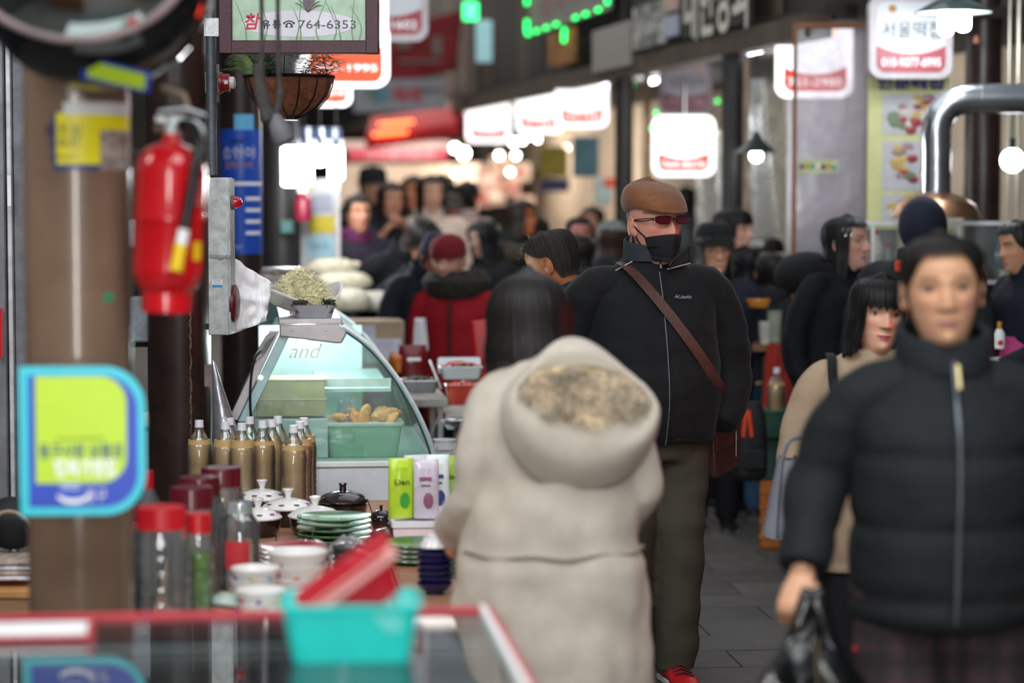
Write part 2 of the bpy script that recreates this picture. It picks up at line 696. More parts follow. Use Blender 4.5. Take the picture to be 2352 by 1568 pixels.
def face_col(x, y, z, skin, lip, brow, blush):
    c = list(skin)

    def mix(col, t):
        for i in range(3):
            c[i] = lerp(c[i], col[i], t)
    ax = abs(x)
    if y < -0.12:
        mix(blush, 0.45 * g2(ax, z, 0.19, 0.37, 0.1, 0.09) + 0.3 * g2(x, z, 0, 0.36, 0.06, 0.04))
        lipm = max(g2(x, z, 0, 0.212, 0.130, 0.020), g2(x, z, 0, 0.180, 0.105, 0.022))
        mix(lip, sstep(0.35, 0.6, lipm))
        mix((0.12, 0.03, 0.03), 0.75 * g2(x, z, 0, 0.198, 0.125, 0.007))
        bz = 0.602 + 0.02 * (1 - ((ax - 0.15) / 0.09) ** 2)
        mix(brow, 0.8 * sstep(0.022, 0.010, abs(z - bz)) * sstep(0.055, 0.075, ax) * sstep(0.25, 0.21, ax))
        mix((0.10, 0.04, 0.03), 0.8 * g2(ax, z, 0.036, 0.333, 0.018, 0.010))
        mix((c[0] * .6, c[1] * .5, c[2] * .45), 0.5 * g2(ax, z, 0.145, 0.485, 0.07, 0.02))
    return c


def add_hand(mb, M, side, curl=(0.5, 0.7, 0.5), k=1.0, spread=0.0):
    """Wrist at the origin, fingers towards -z, palm towards +y; side -1 puts the thumb on +x."""
    sub = MB()
    sub.loft([[(x * w2, y * d2, z) for x, y in [(math.cos(2 * PI * j / 12), math.sin(2 * PI * j / 12)) for j in range(12)]]
              for z, w2, d2 in ((0.03, 0.027, 0.020), (0.0, 0.028, 0.019), (-0.03, 0.038, 0.018), (-0.065, 0.043, 0.016), (-0.09, 0.040, 0.012))])
    for q, (x, ln, r) in enumerate(((-0.031, 0.062, 0.0078), (-0.0105, 0.076, 0.0086), (0.0105, 0.082, 0.009), (0.031, 0.074, 0.0088))):
        p = V((x, 0.0, -0.078))
        a = 0.0
        pts = [p, ]
        for b, fr in zip(curl, (0.45, 0.32, 0.25)):
            a += b * (1 + 0.08 * (3 - q))
            p = p + V((spread * x * 0.5, math.sin(a), -math.cos(a))) * (ln * fr + (0.012 if fr > 0.4 else 0))
            pts.append(p)
        sp = spline(pts, 3)
        n = len(sp)
        sub.tube(sp, [r * (1.12 - 0.35 * i / (n - 1)) * (0.6 if i == n - 1 else 1) for i in range(n)], 8)
    tp = spline([(0.028, 0.004, -0.02), (0.048, 0.014, -0.048), (0.050, 0.030, -0.078), (0.040, 0.042, -0.10)], 3)
    sub.tube(tp, [0.014, 0.013, 0.0125, 0.012, 0.011, 0.0105, 0.010, 0.0095, 0.009, 0.006][:len(tp)], 8)
    sub.move(Matrix.Diagonal((k * (-1 if side > 0 else 1), k, k, 1)))
    if side > 0:
        sub.f = [tuple(reversed(q)) for q in sub.f]
    mb.add([M @ V(p) for p in sub.v], sub.f)


TORSO = [(0.44, .118, .085, 0), (0.52, .120, .090, 0), (0.62, .116, .086, 0), (0.73, .122, .088, 0), (0.775, .121, .083, 0), (0.80, .112, .074, .003),
         (0.822, .088, .062, .008), (0.838, .062, .054, .01), (0.85, .046, .05, .008)]
M_eye = mat('eye_gloss', '#ffffff', 0.15, vary=0, attr=True)


def colorize(me, fn):
    a = me.color_attributes.new('Col', 'FLOAT_COLOR', 'POINT')
    buf = []
    for v in me.vertices:
        buf += list(fn(v.co))[:3] + [1.0]
    a.data.foreach_set('color', buf)


def limb_frame(a, b, fwd):
    """Matrix at b whose -z continues a->b and whose y is turned towards fwd."""
    z = -(V(b) - V(a)).normalized()
    y = V(fwd)
    y = (y - z * y.dot(z)).normalized()
    x = y.cross(z)
    return Matrix(((x.x, y.x, z.x, b[0]), (x.y, y.y, z.y, b[1]), (x.z, y.z, z.z, b[2]), (0, 0, 0, 1)))


class Person:
    def __init__(s, label, px, scale, h, face=0.0, bulk=1.0, lean=0.0, hyaw=0.0, hpitch=0.0, hroll=0.0, H=None, skin='#d9a98a', lip='#a8605a',
                 brow='#2a211d', res=1, torso=None, arms=None, neck=None, hands=(1, 1), blush='#cf8573', pos=None, curl=(.4, .5, .4), palm=None):
        s.h, s.bulk, s.res, s.lean = h, bulk, res, lean
        s.H = H or 0.135 * h
        s.torso = torso or [(z * h, w * h * bulk, d * h * bulk, y * h) for z, w, d, y in TORSO]
        s.hip = 0.5 * h
        s.root = thing('person', label, 'person', pos or ground(px, scale), R(face))
        n = [q * h for q in (neck or (0, -0.004, 0.838))]
        pv = s.bend(V(n))
        s.HM = (Matrix.Translation(pv) @ Matrix.Rotation(R(hyaw), 4, 'Z') @ Matrix.Rotation(R(hpitch + lean * 0.5), 4, 'X') @ Matrix.Rotation(R(hroll), 4, 'Y')
                @ Matrix.Translation((0, -0.012 * h, 0.022 * h)) @ Matrix.Scale(s.H, 4))
        s.NM = Matrix.Translation(s.bend(V(n)) + V((0, -0.012 * h, 0.022 * h))) @ Matrix.Scale(s.H, 4)
        A = arms or {}
        dflt = ((.112, .0, .795), (.150, .03, .635), (.142, -.03, .49))
        s.arm = {}
        for sd in (-1, 1):
            a = A.get(sd, dflt)
            s.arm[sd] = [s.bend(V((p[0] * sd * h * (bulk ** .5), p[1] * h, p[2] * h))) for p in a]
        s.body(skin, lip, brow, blush, hands, curl, palm)

    def bend(s, p):
        if s.lean and p[2] > s.hip:
            a = R(s.lean)
            q = Matrix.Rotation(a, 4, 'X') @ V((p[0], p[1], p[2] - s.hip))
            return V((q.x, q.y, q.z + s.hip))
        return V(p)

    def body(s, skin, lip, brow, blush, hands, curl, palm):
        hi = s.res
        nu, nv = (40, 34) if hi == 0 else (64, 60) if hi == 1 else (112, 120)
        mb = MB()
        rings = []
        for j in range(nv):
            t = j / (nv - 1)
            z = lerp(-0.6, 1.0, t) if t < 0.97 else lerp(-0.6, 1.0, t)
            if t > 0.86:
                z = lerp(lerp(-0.6, 1.0, 0.86), 1.0, 1 - (1 - (t - 0.86) / 0.14) ** 1.8)
            k = sstep(-0.4, 0.0, z)
            ring = []
            for i in range(nu):
                u = i / nu
                th = 2 * PI * u - 0.55 * math.sin(2 * PI * u)
                p = head_pt(th, z)
                ring.append((s.NM @ p).lerp(s.HM @ p, k))
            rings.append(ring)
        low = []
        tt = [q for q in s.torso if q[0] < 0.80 * s.h]
        for z, w, d, y in tt:
            low.append([s.bend(V((w * .70 * math.sin(2 * PI * i / nu), y - d * .70 * math.cos(2 * PI * i / nu), z))) for i in range(nu)])
        mb.loft(low + rings)
        nhead = len(mb.v)
        for sd in (-1, 1):          # ears
            c = V((sd * 0.335, 0.03, 0.44))
            sub = MB().ball((0, 0, 0), 0.128, 12, 0.32, 0.62, 1.05)
            sub.move(Matrix.Translation(c) @ Matrix.Rotation(R(-22 * sd), 4, 'Z') @ Matrix.Rotation(R(-12), 4, 'X'))
            mb.add([s.HM @ V(p) for p in sub.v], sub.f)
            sub = MB().tube([(sd * 0.372, 0.045 + 0.07 * math.cos(a), 0.45 + 0.125 * math.sin(a)) for a in [R(-70 + 25 * q) for q in range(11)]], 0.014, 6)
            mb.add([s.HM @ V(p) for p in sub.v], sub.f)
        for sd in (-1, 1):
            a, e, wr = s.arm[sd]
            pts = spline([a, e, wr], 5)
            n = len(pts)
            mb.tube(pts, [lerp(0.026, 0.0155, (i / (n - 1)) ** .8) * s.h for i in range(n)], 10)
            if hands[0 if sd < 0 else 1]:
                fw = (palm or {}).get(sd, V((-sd, -0.25, 0)))
                add_hand(mb, limb_frame(e, wr, fw), sd, curl, s.h / 1.72 * (1.12 if palm else 1))
            mb.tube(spline([(sd * .05 * s.h, 0, .50 * s.h), (sd * .056 * s.h, -.01 * s.h, .28 * s.h), (sd * .056 * s.h, .01 * s.h, .03 * s.h)], 4),
                    [lerp(.05, .024, i / 8) * s.h for i in range(9)], 10)
        me = mb.mesh('body', mat('skin', '#ffffff', 0.5, vary=0.05, scale=40, sub=0.12, attr=True), sharp=0)
        sk, lp, br, bl = hx(skin), hx(lip), hx(brow), hx(blush)
        inv = s.HM.inverted()

        def fn(co):
            p = inv @ co
            if p.z > -0.4:
                return face_col(p.x, p.y, p.z, sk, lp, br, bl)
            return sk
        colorize(me, fn)
        s.skin = link('body', me, s.root)
        if hi:
            for sd in (-1, 1):
                s.eye(sd)

    def eye(s, sd, op=0.021):
        mb = MB()
        cx, cz = 0.145 * sd, 0.513
        y0 = face_y(0.145, cz)
        mb.grid(lambda u, v: V((cx + 0.074 * (2 * u - 1), y0 - 0.010 + 0.05 * (2 * u - 1) ** 2 - 0.004 * (1 - (2 * v - 1) ** 2),
                                cz + 0.006 * sd * (2 * u - 1) + (v - .45) * 2 * op * max(0.0, 1 - abs(2 * u - 1) ** 2.2))), 25, 13)
        me = mb.mesh('eye', M_eye, 0)

        def fn(co):
            d = math.hypot(co.x - cx, (co.z - cz - 0.002) * 1.0)
            if d < 0.012:
                return (0.004, 0.003, 0.003)
            if d < 0.028:
                return (0.03, 0.016, 0.010)
            return (0.62, 0.55, 0.52)
        colorize(me, fn)
        me.transform(s.HM)
        e = link('eye', me, s.root)
        lid = MB().tube([(cx + 0.07 * t, y0 - 0.016 + 0.05 * t * t, cz + 0.006 * sd * t + 1.12 * op * max(0, 1 - abs(t) ** 2.2)) for t in [q / 8 - 1 for q in range(17)]],
                        0.0065, 6)
        lid.move(s.HM)
        lid.build('eyelash', mat('lash', '#1b1412', 0.6, vary=0), e)

    # ---- hair: a skirt from the crown down to zb(theta)
    def hair(s, zb, thick=0.05, fall=None, col='#161211', strands=0, name='hair', side=None, rough=0.5, crown=1.045, wave=0.012, label=None, spread=0.0):
        nu, nv = ((56, 16) if s.res == 0 else (96, 24))
        tk = thick if callable(thick) else (lambda th, z: thick)

        def P(th, t, lift=0.0):
            b = zb(th)
            z = crown - (crown - b) * (t ** 1.35)
            zz = min(z, 0.999)
            g = tk(th, z) + lift
            if zz < 0.5:
                k = sstep(0.5, 0.15, zz)
                p0 = head_pt(th, 0.5, g)
                p1 = head_pt(th, max(zz, -0.55), g)
                q = p1.lerp(p0, k if fall is None else k * fall)
                q.x *= 1 + spread * k
                p = V((q.x, q.y, z))
            else:
                p = head_pt(th, zz, g * min(1, t * 6 + .02) if z > 0.97 else g)
                p.z = z
            wv = wave * (math.sin(th * 17 + 2.1 * math.sin(th * 5)) + math.sin(th * 41 + z * 4)) * min(1, t * 3)
            d = V((p.x, p.y, 0))
            if d.length > 0.01:
                p += d.normalized() * wv
            return p
        mb = MB().grid(lambda u, v: P(2 * PI * u, v), nu, nv, True)
        inner = MB().grid(lambda u, v: P(2 * PI * u, v, -0.035), nu, nv, True)
        mb.add(inner.v, [tuple(reversed(f)) for f in inner.f])
        n0 = nu * nv
        mb.add([], [])
        base = (nv - 1) * nu
        mb.f += [(base + (i + 1) % nu, base + i, n0 + base + i, n0 + base + (i + 1) % nu) for i in range(nu)]
        mb.m += [0] * nu
        rnd = random.Random(3)
        for _ in range(strands):
            th = rnd.uniform(0, 2 * PI)
            t0, t1 = rnd.uniform(0.02, 0.45), rnd.uniform(0.9, 1.03)
            dth, lf, wd = rnd.uniform(-.12, .12), rnd.uniform(0.000, 0.012), rnd.uniform(0.006, 0.014)
            L_, Rr = [], []
            for q in range(9):
                t = lerp(t0, t1, q / 8)
                c = P(th + dth * q / 8, t, lf)
                a = P(th + dth * q / 8 + 0.03, t, lf) - c
                a = a.normalized() * (wd * (1 - 0.85 * (q / 8) ** 2)) if a.length > 1e-6 else V((0, 0, 0))
                L_.append(c - a)
                Rr.append(c + a)
            mb.add(L_ + Rr, [(q, q + 1, q + 10, q + 9) for q in range(8)])
        mb.move(s.HM)
        m = mat('hair_' + col, col, rough, vary=0.3, scale=9, stretch=(14, 14, 1.2), bump=0.12, bscale=40, spec=0.3)
        return mb.build(name, m, s.root, sharp=0, label=label)

    # ---- clothes
    def jacket(s, col, hem=0.46, name='jacket', grow=1.0, voxel=None, quilt=0.0, qz=0.13, sleeve=(.050, .044, .034), fold=0.006, rough=0.75, cuff=0.97,
               matkey=None, m=None, label=None, flare=0.0, bump=0.15, neckcut=True, sleeves=True, qoff=0.0, fseed=0.0, sheen=0.0, qmax=9, sep=False, fz=1.9):
        h = s.h
        mb = MB()
        arms_mb = {-1: MB(), 1: MB()}
        z0 = hem * h
        z1 = s.torso[-1][0]
        nr = max(14, int((z1 - z0) / (0.012 if quilt else 0.03)))
        n = 36

        def q(zz):
            if not quilt or zz > qmax:
                return 1.0
            c = abs(((zz + qoff) / qz) % 1.0 - 0.5) * 2     # 1 at seams
            return 1 - quilt * c ** 6
        rings = []
        for j in range(nr + 1):
            z = lerp(z0, z1, j / nr)
            w_, d_, y_ = interp(s.torso, z)
            k = grow * q(z)
            fl = 1 + flare * max(0, 0.6 * h - z)
            rings.append([s.bend(V((w_ * k * fl * math.sin(2 * PI * i / n), y_ - d_ * k * fl * math.cos(2 * PI * i / n), z))) for i in range(n)])
        mb.loft(rings)
        if sleeves:
            for sd in (-1, 1):
                a, e, wr = s.arm[sd]
                wr = e.lerp(wr, cuff)
                inn = s.bend(V((sd * 0.05 * h, 0, 0.785 * h)))
                sp = spline([inn, a, e, wr], 10 if quilt else 6)
                nn = len(sp)
                rad = []
                ln = 0.0
                for i in range(nn):
                    if i:
                        ln += (V(sp[i]) - V(sp[i - 1])).length
                    t = i / (nn - 1)
                    r = interp([(0, sleeve[0] * 1.05), (0.33, sleeve[0]), (0.67, sleeve[1]), (1.0, sleeve[2])], t)[0]
                    if quilt and t > 0.3:
                        c = abs((ln / (qz * 0.92)) % 1.0 - 0.5) * 2
                        r *= 1 - quilt * 1.2 * c ** 6
                    rad.append(r * h)
                (arms_mb[sd] if sep else mb).tube(sp, rad, 16)
        vx = voxel or (0.024 if s.res == 0 else 0.014 if s.res == 1 else 0.010)

        def fn(co, nn):
            p = co * 5.0 + V((fseed, 0, fseed))
            f = noise.noise(V((p.x, p.y, p.z * fz))) + 0.5 * noise.noise(V((p.x * 2.6, p.y * 2.6, p.z * 2.2 * fz)))
            return fold * f
        m = m or mat(matkey or ('cloth_' + col), col, rough, vary=0.12, scale=25, bump=bump, bscale=220, spec=0.25, sheen=sheen)
        if sep:
            for sd in (-1, 1):
                link('sleeve', remesh(arms_mb[sd], 'sleeve', m, vx, 4, fn), s.root)
        me = remesh(mb, name, m, vx, 4, fn)
        return link(name, me, s.root, label=label)

    def front_y(s, z, grow=1.0):
        w_, d_, y_ = interp(s.torso, z)
        return y_ - d_ * grow

    def strip(s, name, m, z0, z1, x0=0.0, x1=None, w=0.006, grow=1.0, lift=0.004, back=False, thick=0.003, n=24, parent=None):
        """Narrow band lying on the chest (zips, seams)."""
        mb = MB()
        rings = []
        for j in range(n + 1):
            t = j / n
            z = lerp(z0, z1, t)
            x = lerp(x0, x0 if x1 is None else x1, t)
            w_, d_, y_ = interp(s.torso, z)
            c = math.sqrt(max(0.05, 1 - (x / (w_ * grow)) ** 2))
            y = y_ + (1 if back else -1) * (d_ * grow * c + lift)
            rings.append([s.bend(V(p)) for p in ((x - w, y + thick, z), (x - w, y - thick, z), (x + w, y - thick, z), (x + w, y + thick, z))])
        mb.loft(rings)
        return mb.build(name, m, parent or s.root)

    def collar(s, col, z0=0.835, z1=0.885, r0=.060, r1=.052, m=None, name='collar', tilt=0.0, thick=0.010, front=1.0, dy=0.0):
        h = s.h
        mb = MB()
        n = 32
        prof = ((z0, r0), (lerp(z0, z1, .5), lerp(r0, r1, .6)), (z1, r1), (z1 + .004, r1 - thick * .5), (z1, r1 - thick), (z0, r0 - thick))
        for z, r in prof:
            pass
        rings = [[s.bend(V((r * h * math.sin(2 * PI * i / n), (dy - r * h * .96 * math.cos(2 * PI * i / n)) + 0.004 * h,
                            (z - tilt * (0.5 + 0.5 * math.cos(2 * PI * i / n)) * (1 if z > z0 else 0)) * h))) for i in range(n)] for z, r in prof]
        mb.loft(rings, False, False)
        nn = len(rings) - 1
        mb.f += [(nn * n + j, nn * n + (j + 1) % n, (j + 1) % n, j) for j in range(n)]
        mb.m += [0] * n
        return mb.build(name, m or mat('cloth_' + col, col, 0.75, vary=0.12, scale=25, bump=0.15, bscale=220, spec=0.25), s.root, sharp=60)

    def trousers(s, col, m=None, wide=1.0, hem=0.035, step=0.0, voxel=None, fold=0.005, stance=.054):
        h = s.h
        mb = MB()
        n = 24
        mb.loft([[V((w_ * h * wide * math.sin(2 * PI * i / n), -d_ * h * wide * math.cos(2 * PI * i / n), z * h)) for i in range(n)]
                 for z, w_, d_ in ((.455, .09, .068), (.50, .105, .08), (.58, .10, .078), (.61, .095, .074))])
        for sd in (-1, 1):
            y = sd * step
            sp = spline([(sd * .052 * h, 0, .53 * h), (sd * stance * h, -.012 * h + y * .5, .29 * h), (sd * stance * h, .008 * h + y, hem * h)], 6)
            nn = len(sp)
            mb.tube(sp, [interp([(0, .060), (.5, .047), (1, .040)], i / (nn - 1))[0] * h * wide for i in range(nn)], 16)
        m = m or mat('cloth_' + col, col, 0.8, vary=0.12, scale=25, bump=0.15, bscale=220, spec=0.2)
        me = remesh(mb, 'trousers', m, voxel or (0.026 if s.res == 0 else 0.012), 4,
                    lambda co, nn: fold * noise.noise(V((co.x * 6, co.y * 6, co.z * 11))))
        return link('trousers', me, s.root)

    def shoes(s, col='#1a1a1c', step=0.0, sole='#777777', stance=.054, lace=None):
        h = s.h
        for sd in (-1, 1):
            mb = MB()
            rings = []
            for y, w_, t in ((.045, .018, .03), (.035, .024, .045), (.0, .026, .052), (-.03, .026, .042), (-.06, .030, .028), (-.085, .026, .022), (-.1, .014, .014)):
                rings.append([(w_ * math.cos(a) * h, y * h, max(0.008, (0.5 + 0.5 * math.sin(a)) * t) * h if math.sin(a) > -0.5 else 0.006 * h) for a in [2 * PI * i / 16 for i in range(16)]])
            mb.loft(rings)
            loc = (sd * stance * h, sd * step + .008 * h, 0)
            o = mb.build('shoe', mat('shoe_' + col, col, 0.45), s.root, loc)
            MB().prism([(-.024 * h, 0), (.024 * h, 0), (.025 * h, .012 * h), (-.025 * h, .012 * h)], -.095 * h, .047 * h).build('sole', mat('sole_' + sole, sole, 0.7), o, bevel=0.004)
            if lace:
                lb = MB()
                for q in range(4):
                    y = -.022 - q * .011
                    z = .049 - q * .0055
                    lb.tube([(-.018 * h, y * h, z * h * .85), (0, y * h - .002, z * h + .002), (.018 * h, (y - .008) * h, z * h * .8)], 0.004, 6)
                lb.build('laces', mat('lace_' + lace, lace, 0.7), o)

    def hat(s, prof, m, name='hat', n=40, tilt=0.0, sx=1.0, sy=1.16, dz=0.0, dy=0.03, label=None):
        """Lathed hat in head units: prof = [(radius, z)]."""
        mb = MB().lathe(prof, n)
        mb.move(s.HM @ Matrix.Translation((0, dy, dz)) @ Matrix.Rotation(R(tilt), 4, 'X') @ Matrix.Diagonal((sx, sy, 1, 1)))
        return mb.build(name, m, s.root, sharp=50, label=label)

    def add(s, mb, name, m, head=True, **k):
        if head:
            mb.move(s.HM)
        return mb.build(name, m, s.root, **k)


def hairline(front, side, back, w0=40, w1=62, w2=100):
    """Lower edge of the hair by angle: front opening, side, back."""
    def fn(th):
        a = abs((math.degrees(th) + 180) % 360 - 180)
        if a < w1:
            return lerp(front, side, sstep(w0, w1, a))
        return lerp(side, back, sstep(w1, w2, a))
    return fn


SHORT = hairline(0.80, 0.50, 0.12, 42, 70, 105)
BOB = hairline(0.80, -0.05, -0.10, 46, 58, 90)


def fringe(cut=0.62, side=-0.08, back=-0.1, w=46, jag=0.03):
    def fn(th):
        a = abs((math.degrees(th) + 180) % 360 - 180)
        j = jag * (math.sin(th * 23) + 0.7 * math.sin(th * 61 + 1)) * 0.6
        if a < w + 10:
            return lerp(cut + j, side, sstep(w, w + 10, a))
        return lerp(side, back, sstep(w + 10, 110, a)) + j
    return fn
# ------------------------------------------------------------------ the five people close to the camera
M_metal = mat('steel_bright', '#c8c8cc', 0.25, 1.0, vary=0.08)
M_gold = mat('brass', '#bfae80', 0.3, 1.0, vary=0.05)
M_blackcloth = mat('cloth_black', '#16181a', 0.8, vary=0.15, scale=30, bump=0.12, bscale=240, spec=0.2, sheen=0.05)

# --- man in the brown flat cap
def man():
    T = [(.78, .205, .150, 0), (.86, .212, .172, -.015), (.98, .226, .190, -.025), (1.12, .226, .178, -.015), (1.24, .222, .158, 0), (1.32, .214, .135, .006),
         (1.375, .178, .115, .012), (1.415, .125, .098, .016), (1.44, .092, .085, .012), (1.455, .080, .078, .01)]
    h = 1.69
    arms = {-1: ((.125, .005, .785), (.172, .03, .625), (.150, -.05, .52)), 1: ((.125, .005, .785), (.172, .02, .625), (.133, -.02, .525))}
    p = Person('stout man in a brown suede flat cap and black face mask wearing a black jacket', 1497, 690, h, 14, res=2, H=.243, hyaw=14, hpitch=-1, skin='#c98d78', torso=T,
               arms=arms, neck=(0, -.006, .826), hands=(0, 0), brow='#8a8078', blush='#c8655a', bulk=1.0)
    jk = p.jacket('#15181c', m=M_blackcloth, hem=.487, sleeve=(.044, .045, .037), fold=.010, cuff=1.06, sep=True)
    p.collar('#1a1f24', .845, .893, .0585, .0565, m=mat('collar_grey', '#20262b', .8, vary=.1, bump=.2, bscale=200), tilt=.022, thick=.006, dy=-.004)
    # turned-out collar flap
    fl = MB().grid(lambda u, v: V((lerp(.02, .105, u), lerp(-.098, -.062, u) - .012 - .02 * v * (1 - u), 1.405 + .018 * u + v * lerp(.012, .062, u ** .7))), 10, 6)
    fl.build('collar_flap', mat('collar_grey'), p.root, solid=.006)
    MB().tube([(lerp(.018, .108, u), lerp(-.098, -.062, u) - .014, 1.403 + .018 * u) for u in [q / 8 for q in range(9)]], .0022, 6).build('piping', mat('piping_pale', '#a9adb0', .6), p.root)
    # inner half-zip collar
    MB().loft([[(r * math.sin(2 * PI * i / 28), .006 - r * .95 * math.cos(2 * PI * i / 28), z - .012 * math.cos(2 * PI * i / 28)) for i in range(28)]
               for z, r in ((1.39, .098), (1.425, .082), (1.45, .074), (1.452, .066), (1.40, .070))], False, False).build('inner_collar', M_blackcloth, p.root)
    MB().tube([(.0, -.088, 1.437), (0, -.097, 1.405)], .004, 6).build('zip_pull', M_metal, p.root)
    p.strip('zip', mat('zip_grey', '#6d7276', .4, .5), .83, 1.395, -.008, -.006, w=.0015, lift=.005, n=40)
    lg = text('Columbia', .017, p.root, (.076, p.front_y(1.312) + .012, 1.312), mat('logo_grey', '#83878a', .7), name='chest_logo', width=.058, bold=.01)
    lg.rotation_euler = (R(78), 0, R(24))
    MB().box((-.036, 0, 0), (.006, .001, .006), rot=Matrix.Rotation(R(45), 3, 'Y')).box((-.030, 0, 0), (.0045, .001, .0045), rot=Matrix.Rotation(R(45), 3, 'Y')).box(
        (-.042, 0, 0), (.0045, .001, .0045), rot=Matrix.Rotation(R(45), 3, 'Y')).box((-.036, 0, .006), (.0045, .001, .0045), rot=Matrix.Rotation(R(45), 3, 'Y')).build(
        'chest_emblem', mat('logo_grey'), p.root, (.0755, p.front_y(1.312) + .0105, 1.312), (R(-8), 0, R(24)))
    # shoulder piping on the far shoulder
    MB().tube(spline([(-.085, -.055, 1.428), (-.13, -.045, 1.403), (-.185, -.03, 1.368)], 5), .002, 6).build('piping', mat('piping_pale'), p.root)
    # flat cap
    m_cap = mat('suede_brown', '#724628', .85, vary=.25, scale=14, bump=.15, bscale=160, sheen=.15)
    def capf(u, v):
        th = 2 * PI * u
        c, s_ = math.cos(th), math.sin(th)
        fr = max(0, c)
        prof = interp([(0, .41, .66), (.08, .445, .675), (.25, .475, .745), (.45, .46, .86), (.65, .385, .965), (.85, .22, 1.02), (.95, .09, 1.035), (1, .001, 1.036)], v)
        r, z = prof
        x = r * .89 * s_
        y = -(r * (1.02 + .36 * fr ** 2 * sstep(.95, .1, v))) * c + .035 + .10 * v
        z = z - .20 * fr ** 1.2 * (sstep(0, .3, v) * .85 + .15) * (1 - v) ** .7 + .02 * (-c if c < 0 else 0) - .10 * max(0, -c) * (1 - v)
        k = .006 * math.sin(th * 8) * (1 - v)
        return V((x, y + k, z + .03 + (.05 * max(0, -c)) * v))
    p.add(MB().grid(capf, 64, 22, True), 'flat_cap', m_cap, sharp=0)
    pk = MB().grid(lambda u, v: V(((u - .5) * .66, -.40 - .16 * v * (1 - (2 * u - 1) ** 2) - .02 + .26 * (2 * u - 1) ** 2 * .8, .675 - .05 * v + .015 * (2 * u - 1) ** 2)), 24, 8)
    p.add(pk, 'cap_peak', m_cap, solid=.008, sharp=0)
    # grey hair at the nape and temple
    p.hair(hairline(.72, .66, .16, 60, 112, 128), .014, col='#8d8a88', strands=140, crown=.80, wave=.004, name='grey_hair')
    # mask
    def maskf(u, v):
        a = R(lerp(-66, 66, u))
        z = lerp(-.035, .335, v)
        q = head_pt(a, max(.02, z), .022)
        q.y -= .055 * math.exp(-(a / .35) ** 2) * sstep(.05, .33, z) + .02
        zc = z + (.035 * math.cos(a * 1.2) - .035) * (1 if v > .5 else -1) * .8
        e = abs(2 * u - 1) ** 3 * .10
        return V((q.x, q.y, lerp(zc, .16, e)))
    p.add(MB().grid(maskf, 33, 17), 'face_mask', mat('mask_black', '#101215', .85, vary=.1, bump=.1, bscale=300), solid=.003, sharp=0)
    for sd in (-1, 1):
        for z0, z1 in ((.30, .52), (.05, .36)):
            a0 = R(64)
            q0, q1 = head_pt(a0, z0, .028), head_pt(R(97), z1, .015)
            mid = head_pt(R(84), lerp(z0, z1, .5), .02)
            MB_ = MB().tube(spline([(sd * q0.x, q0.y, z0), (sd * mid.x, mid.y, lerp(z0, z1, .55)), (sd * q1.x, q1.y, z1)], 4), .011, 6)
            p.add(MB_, 'mask_strap', mat('mask_black'))
    # wrap sunglasses with red lenses
    fr = mat('frame_dark', '#2a1c1c', .35, .3)
    ln = mat('lens_red', '#5a1420', .08, vary=0.1, trans=.35, coat=.6)
    for sd in (-1, 1):
        out = [(sd * (.155 + .112 * x), .012 + .052 * z) for x, z in ((-1, .75), (-.6, 1), (.7, 1), (1.05, .7), (.95, -.5), (.5, -1), (-.6, -1), (-1, -.4))]
        yb = lambda x: -.475 + .55 * (abs(x) - .02) ** 2 * 1.4
        mb = MB().add([(x, yb(x), .52 + z) for x, z in out] + [(x, yb(x) + .012, .52 + z) for x, z in out], [tuple(range(8)), tuple(reversed(range(8, 16)))])
        p.add(mb, 'lens', ln, sharp=0)
        p.add(MB().tube([(x, yb(x), .52 + z) for x, z in out] + [(out[0][0], yb(out[0][0]), .52 + out[0][1])], .0075, 6), 'lens_rim', fr)
        for dz in (0, .03):
            p.add(MB().tube(spline([(sd * .265, -.385, .555 - dz * .5), (sd * .335, -.22, .55 - dz), (sd * .352, -.02, .535 - dz * .3), (sd * .352, .05, .50)], 4), .008, 6), 'temple_arm', fr)
    p.add(MB().tube([(-.045, -.478, .545), (0, -.49, .55), (.045, -.478, .545)], .008, 6), 'bridge', fr)
    # bag strap across the chest
    lea = mat('leather_brown', '#4a2c27', .42, vary=.2, scale=20, bump=.12, bscale=120)
    p.strip('bag_strap', lea, 1.425, .99, -.115, .205, w=.021, lift=.014, n=30, thick=.003)
    # olive trousers and red trainers
    p.trousers('#3c3a2e', m=mat('olive_cloth', '#3b392d', .85, vary=.12, scale=9, bump=.2, bscale=160), wide=1.13, hem=.03, fold=.012, step=.02)
    p.shoes('#b3121c', lace='#2a1015', sole='#e0e0e0')
    # belt
    MB().tube([(.17 * math.sin(a), -.168 * math.cos(a) - .01, .845) for a in [R(8 + 5 * q) for q in range(8)]], .008, 6).build('belt', M_blackcloth, p.root)
    return p


MAN = man()
# the messenger bag hanging at his hip
bg = thing('shoulder_bag', "slim brown leather bag hanging at the flat-capped man's hip", 'bag', at(1652, 1010, 668), R(62))
lea = mat('leather_brown')
MB().prism([(-.10, -.115), (.10, -.115), (.112, -.10), (.105, .11), (-.105, .11), (-.112, -.10)], -.03, .03).build('pouch', lea, bg, bevel=.008, rot=(0, R(-6), 0))
MB().prism([(-.108, -.02), (.108, -.02), (.106, .118), (-.106, .118)], -.038, -.028).build('flap', mat('leather_red', '#55302c', .4, vary=.2), bg, bevel=.004, rot=(0, R(-6), 0))
MB().tube(spline([(-.03, 0, .10), (-.05, .01, .17), (-.06, .0, .24)], 5), .012, 8, flat=.25).build('strap', lea, bg)
MB().tube([(.05, -.042, .03), (.05, -.042, -.06)], .003, 6).build('zip', M_metal, bg)


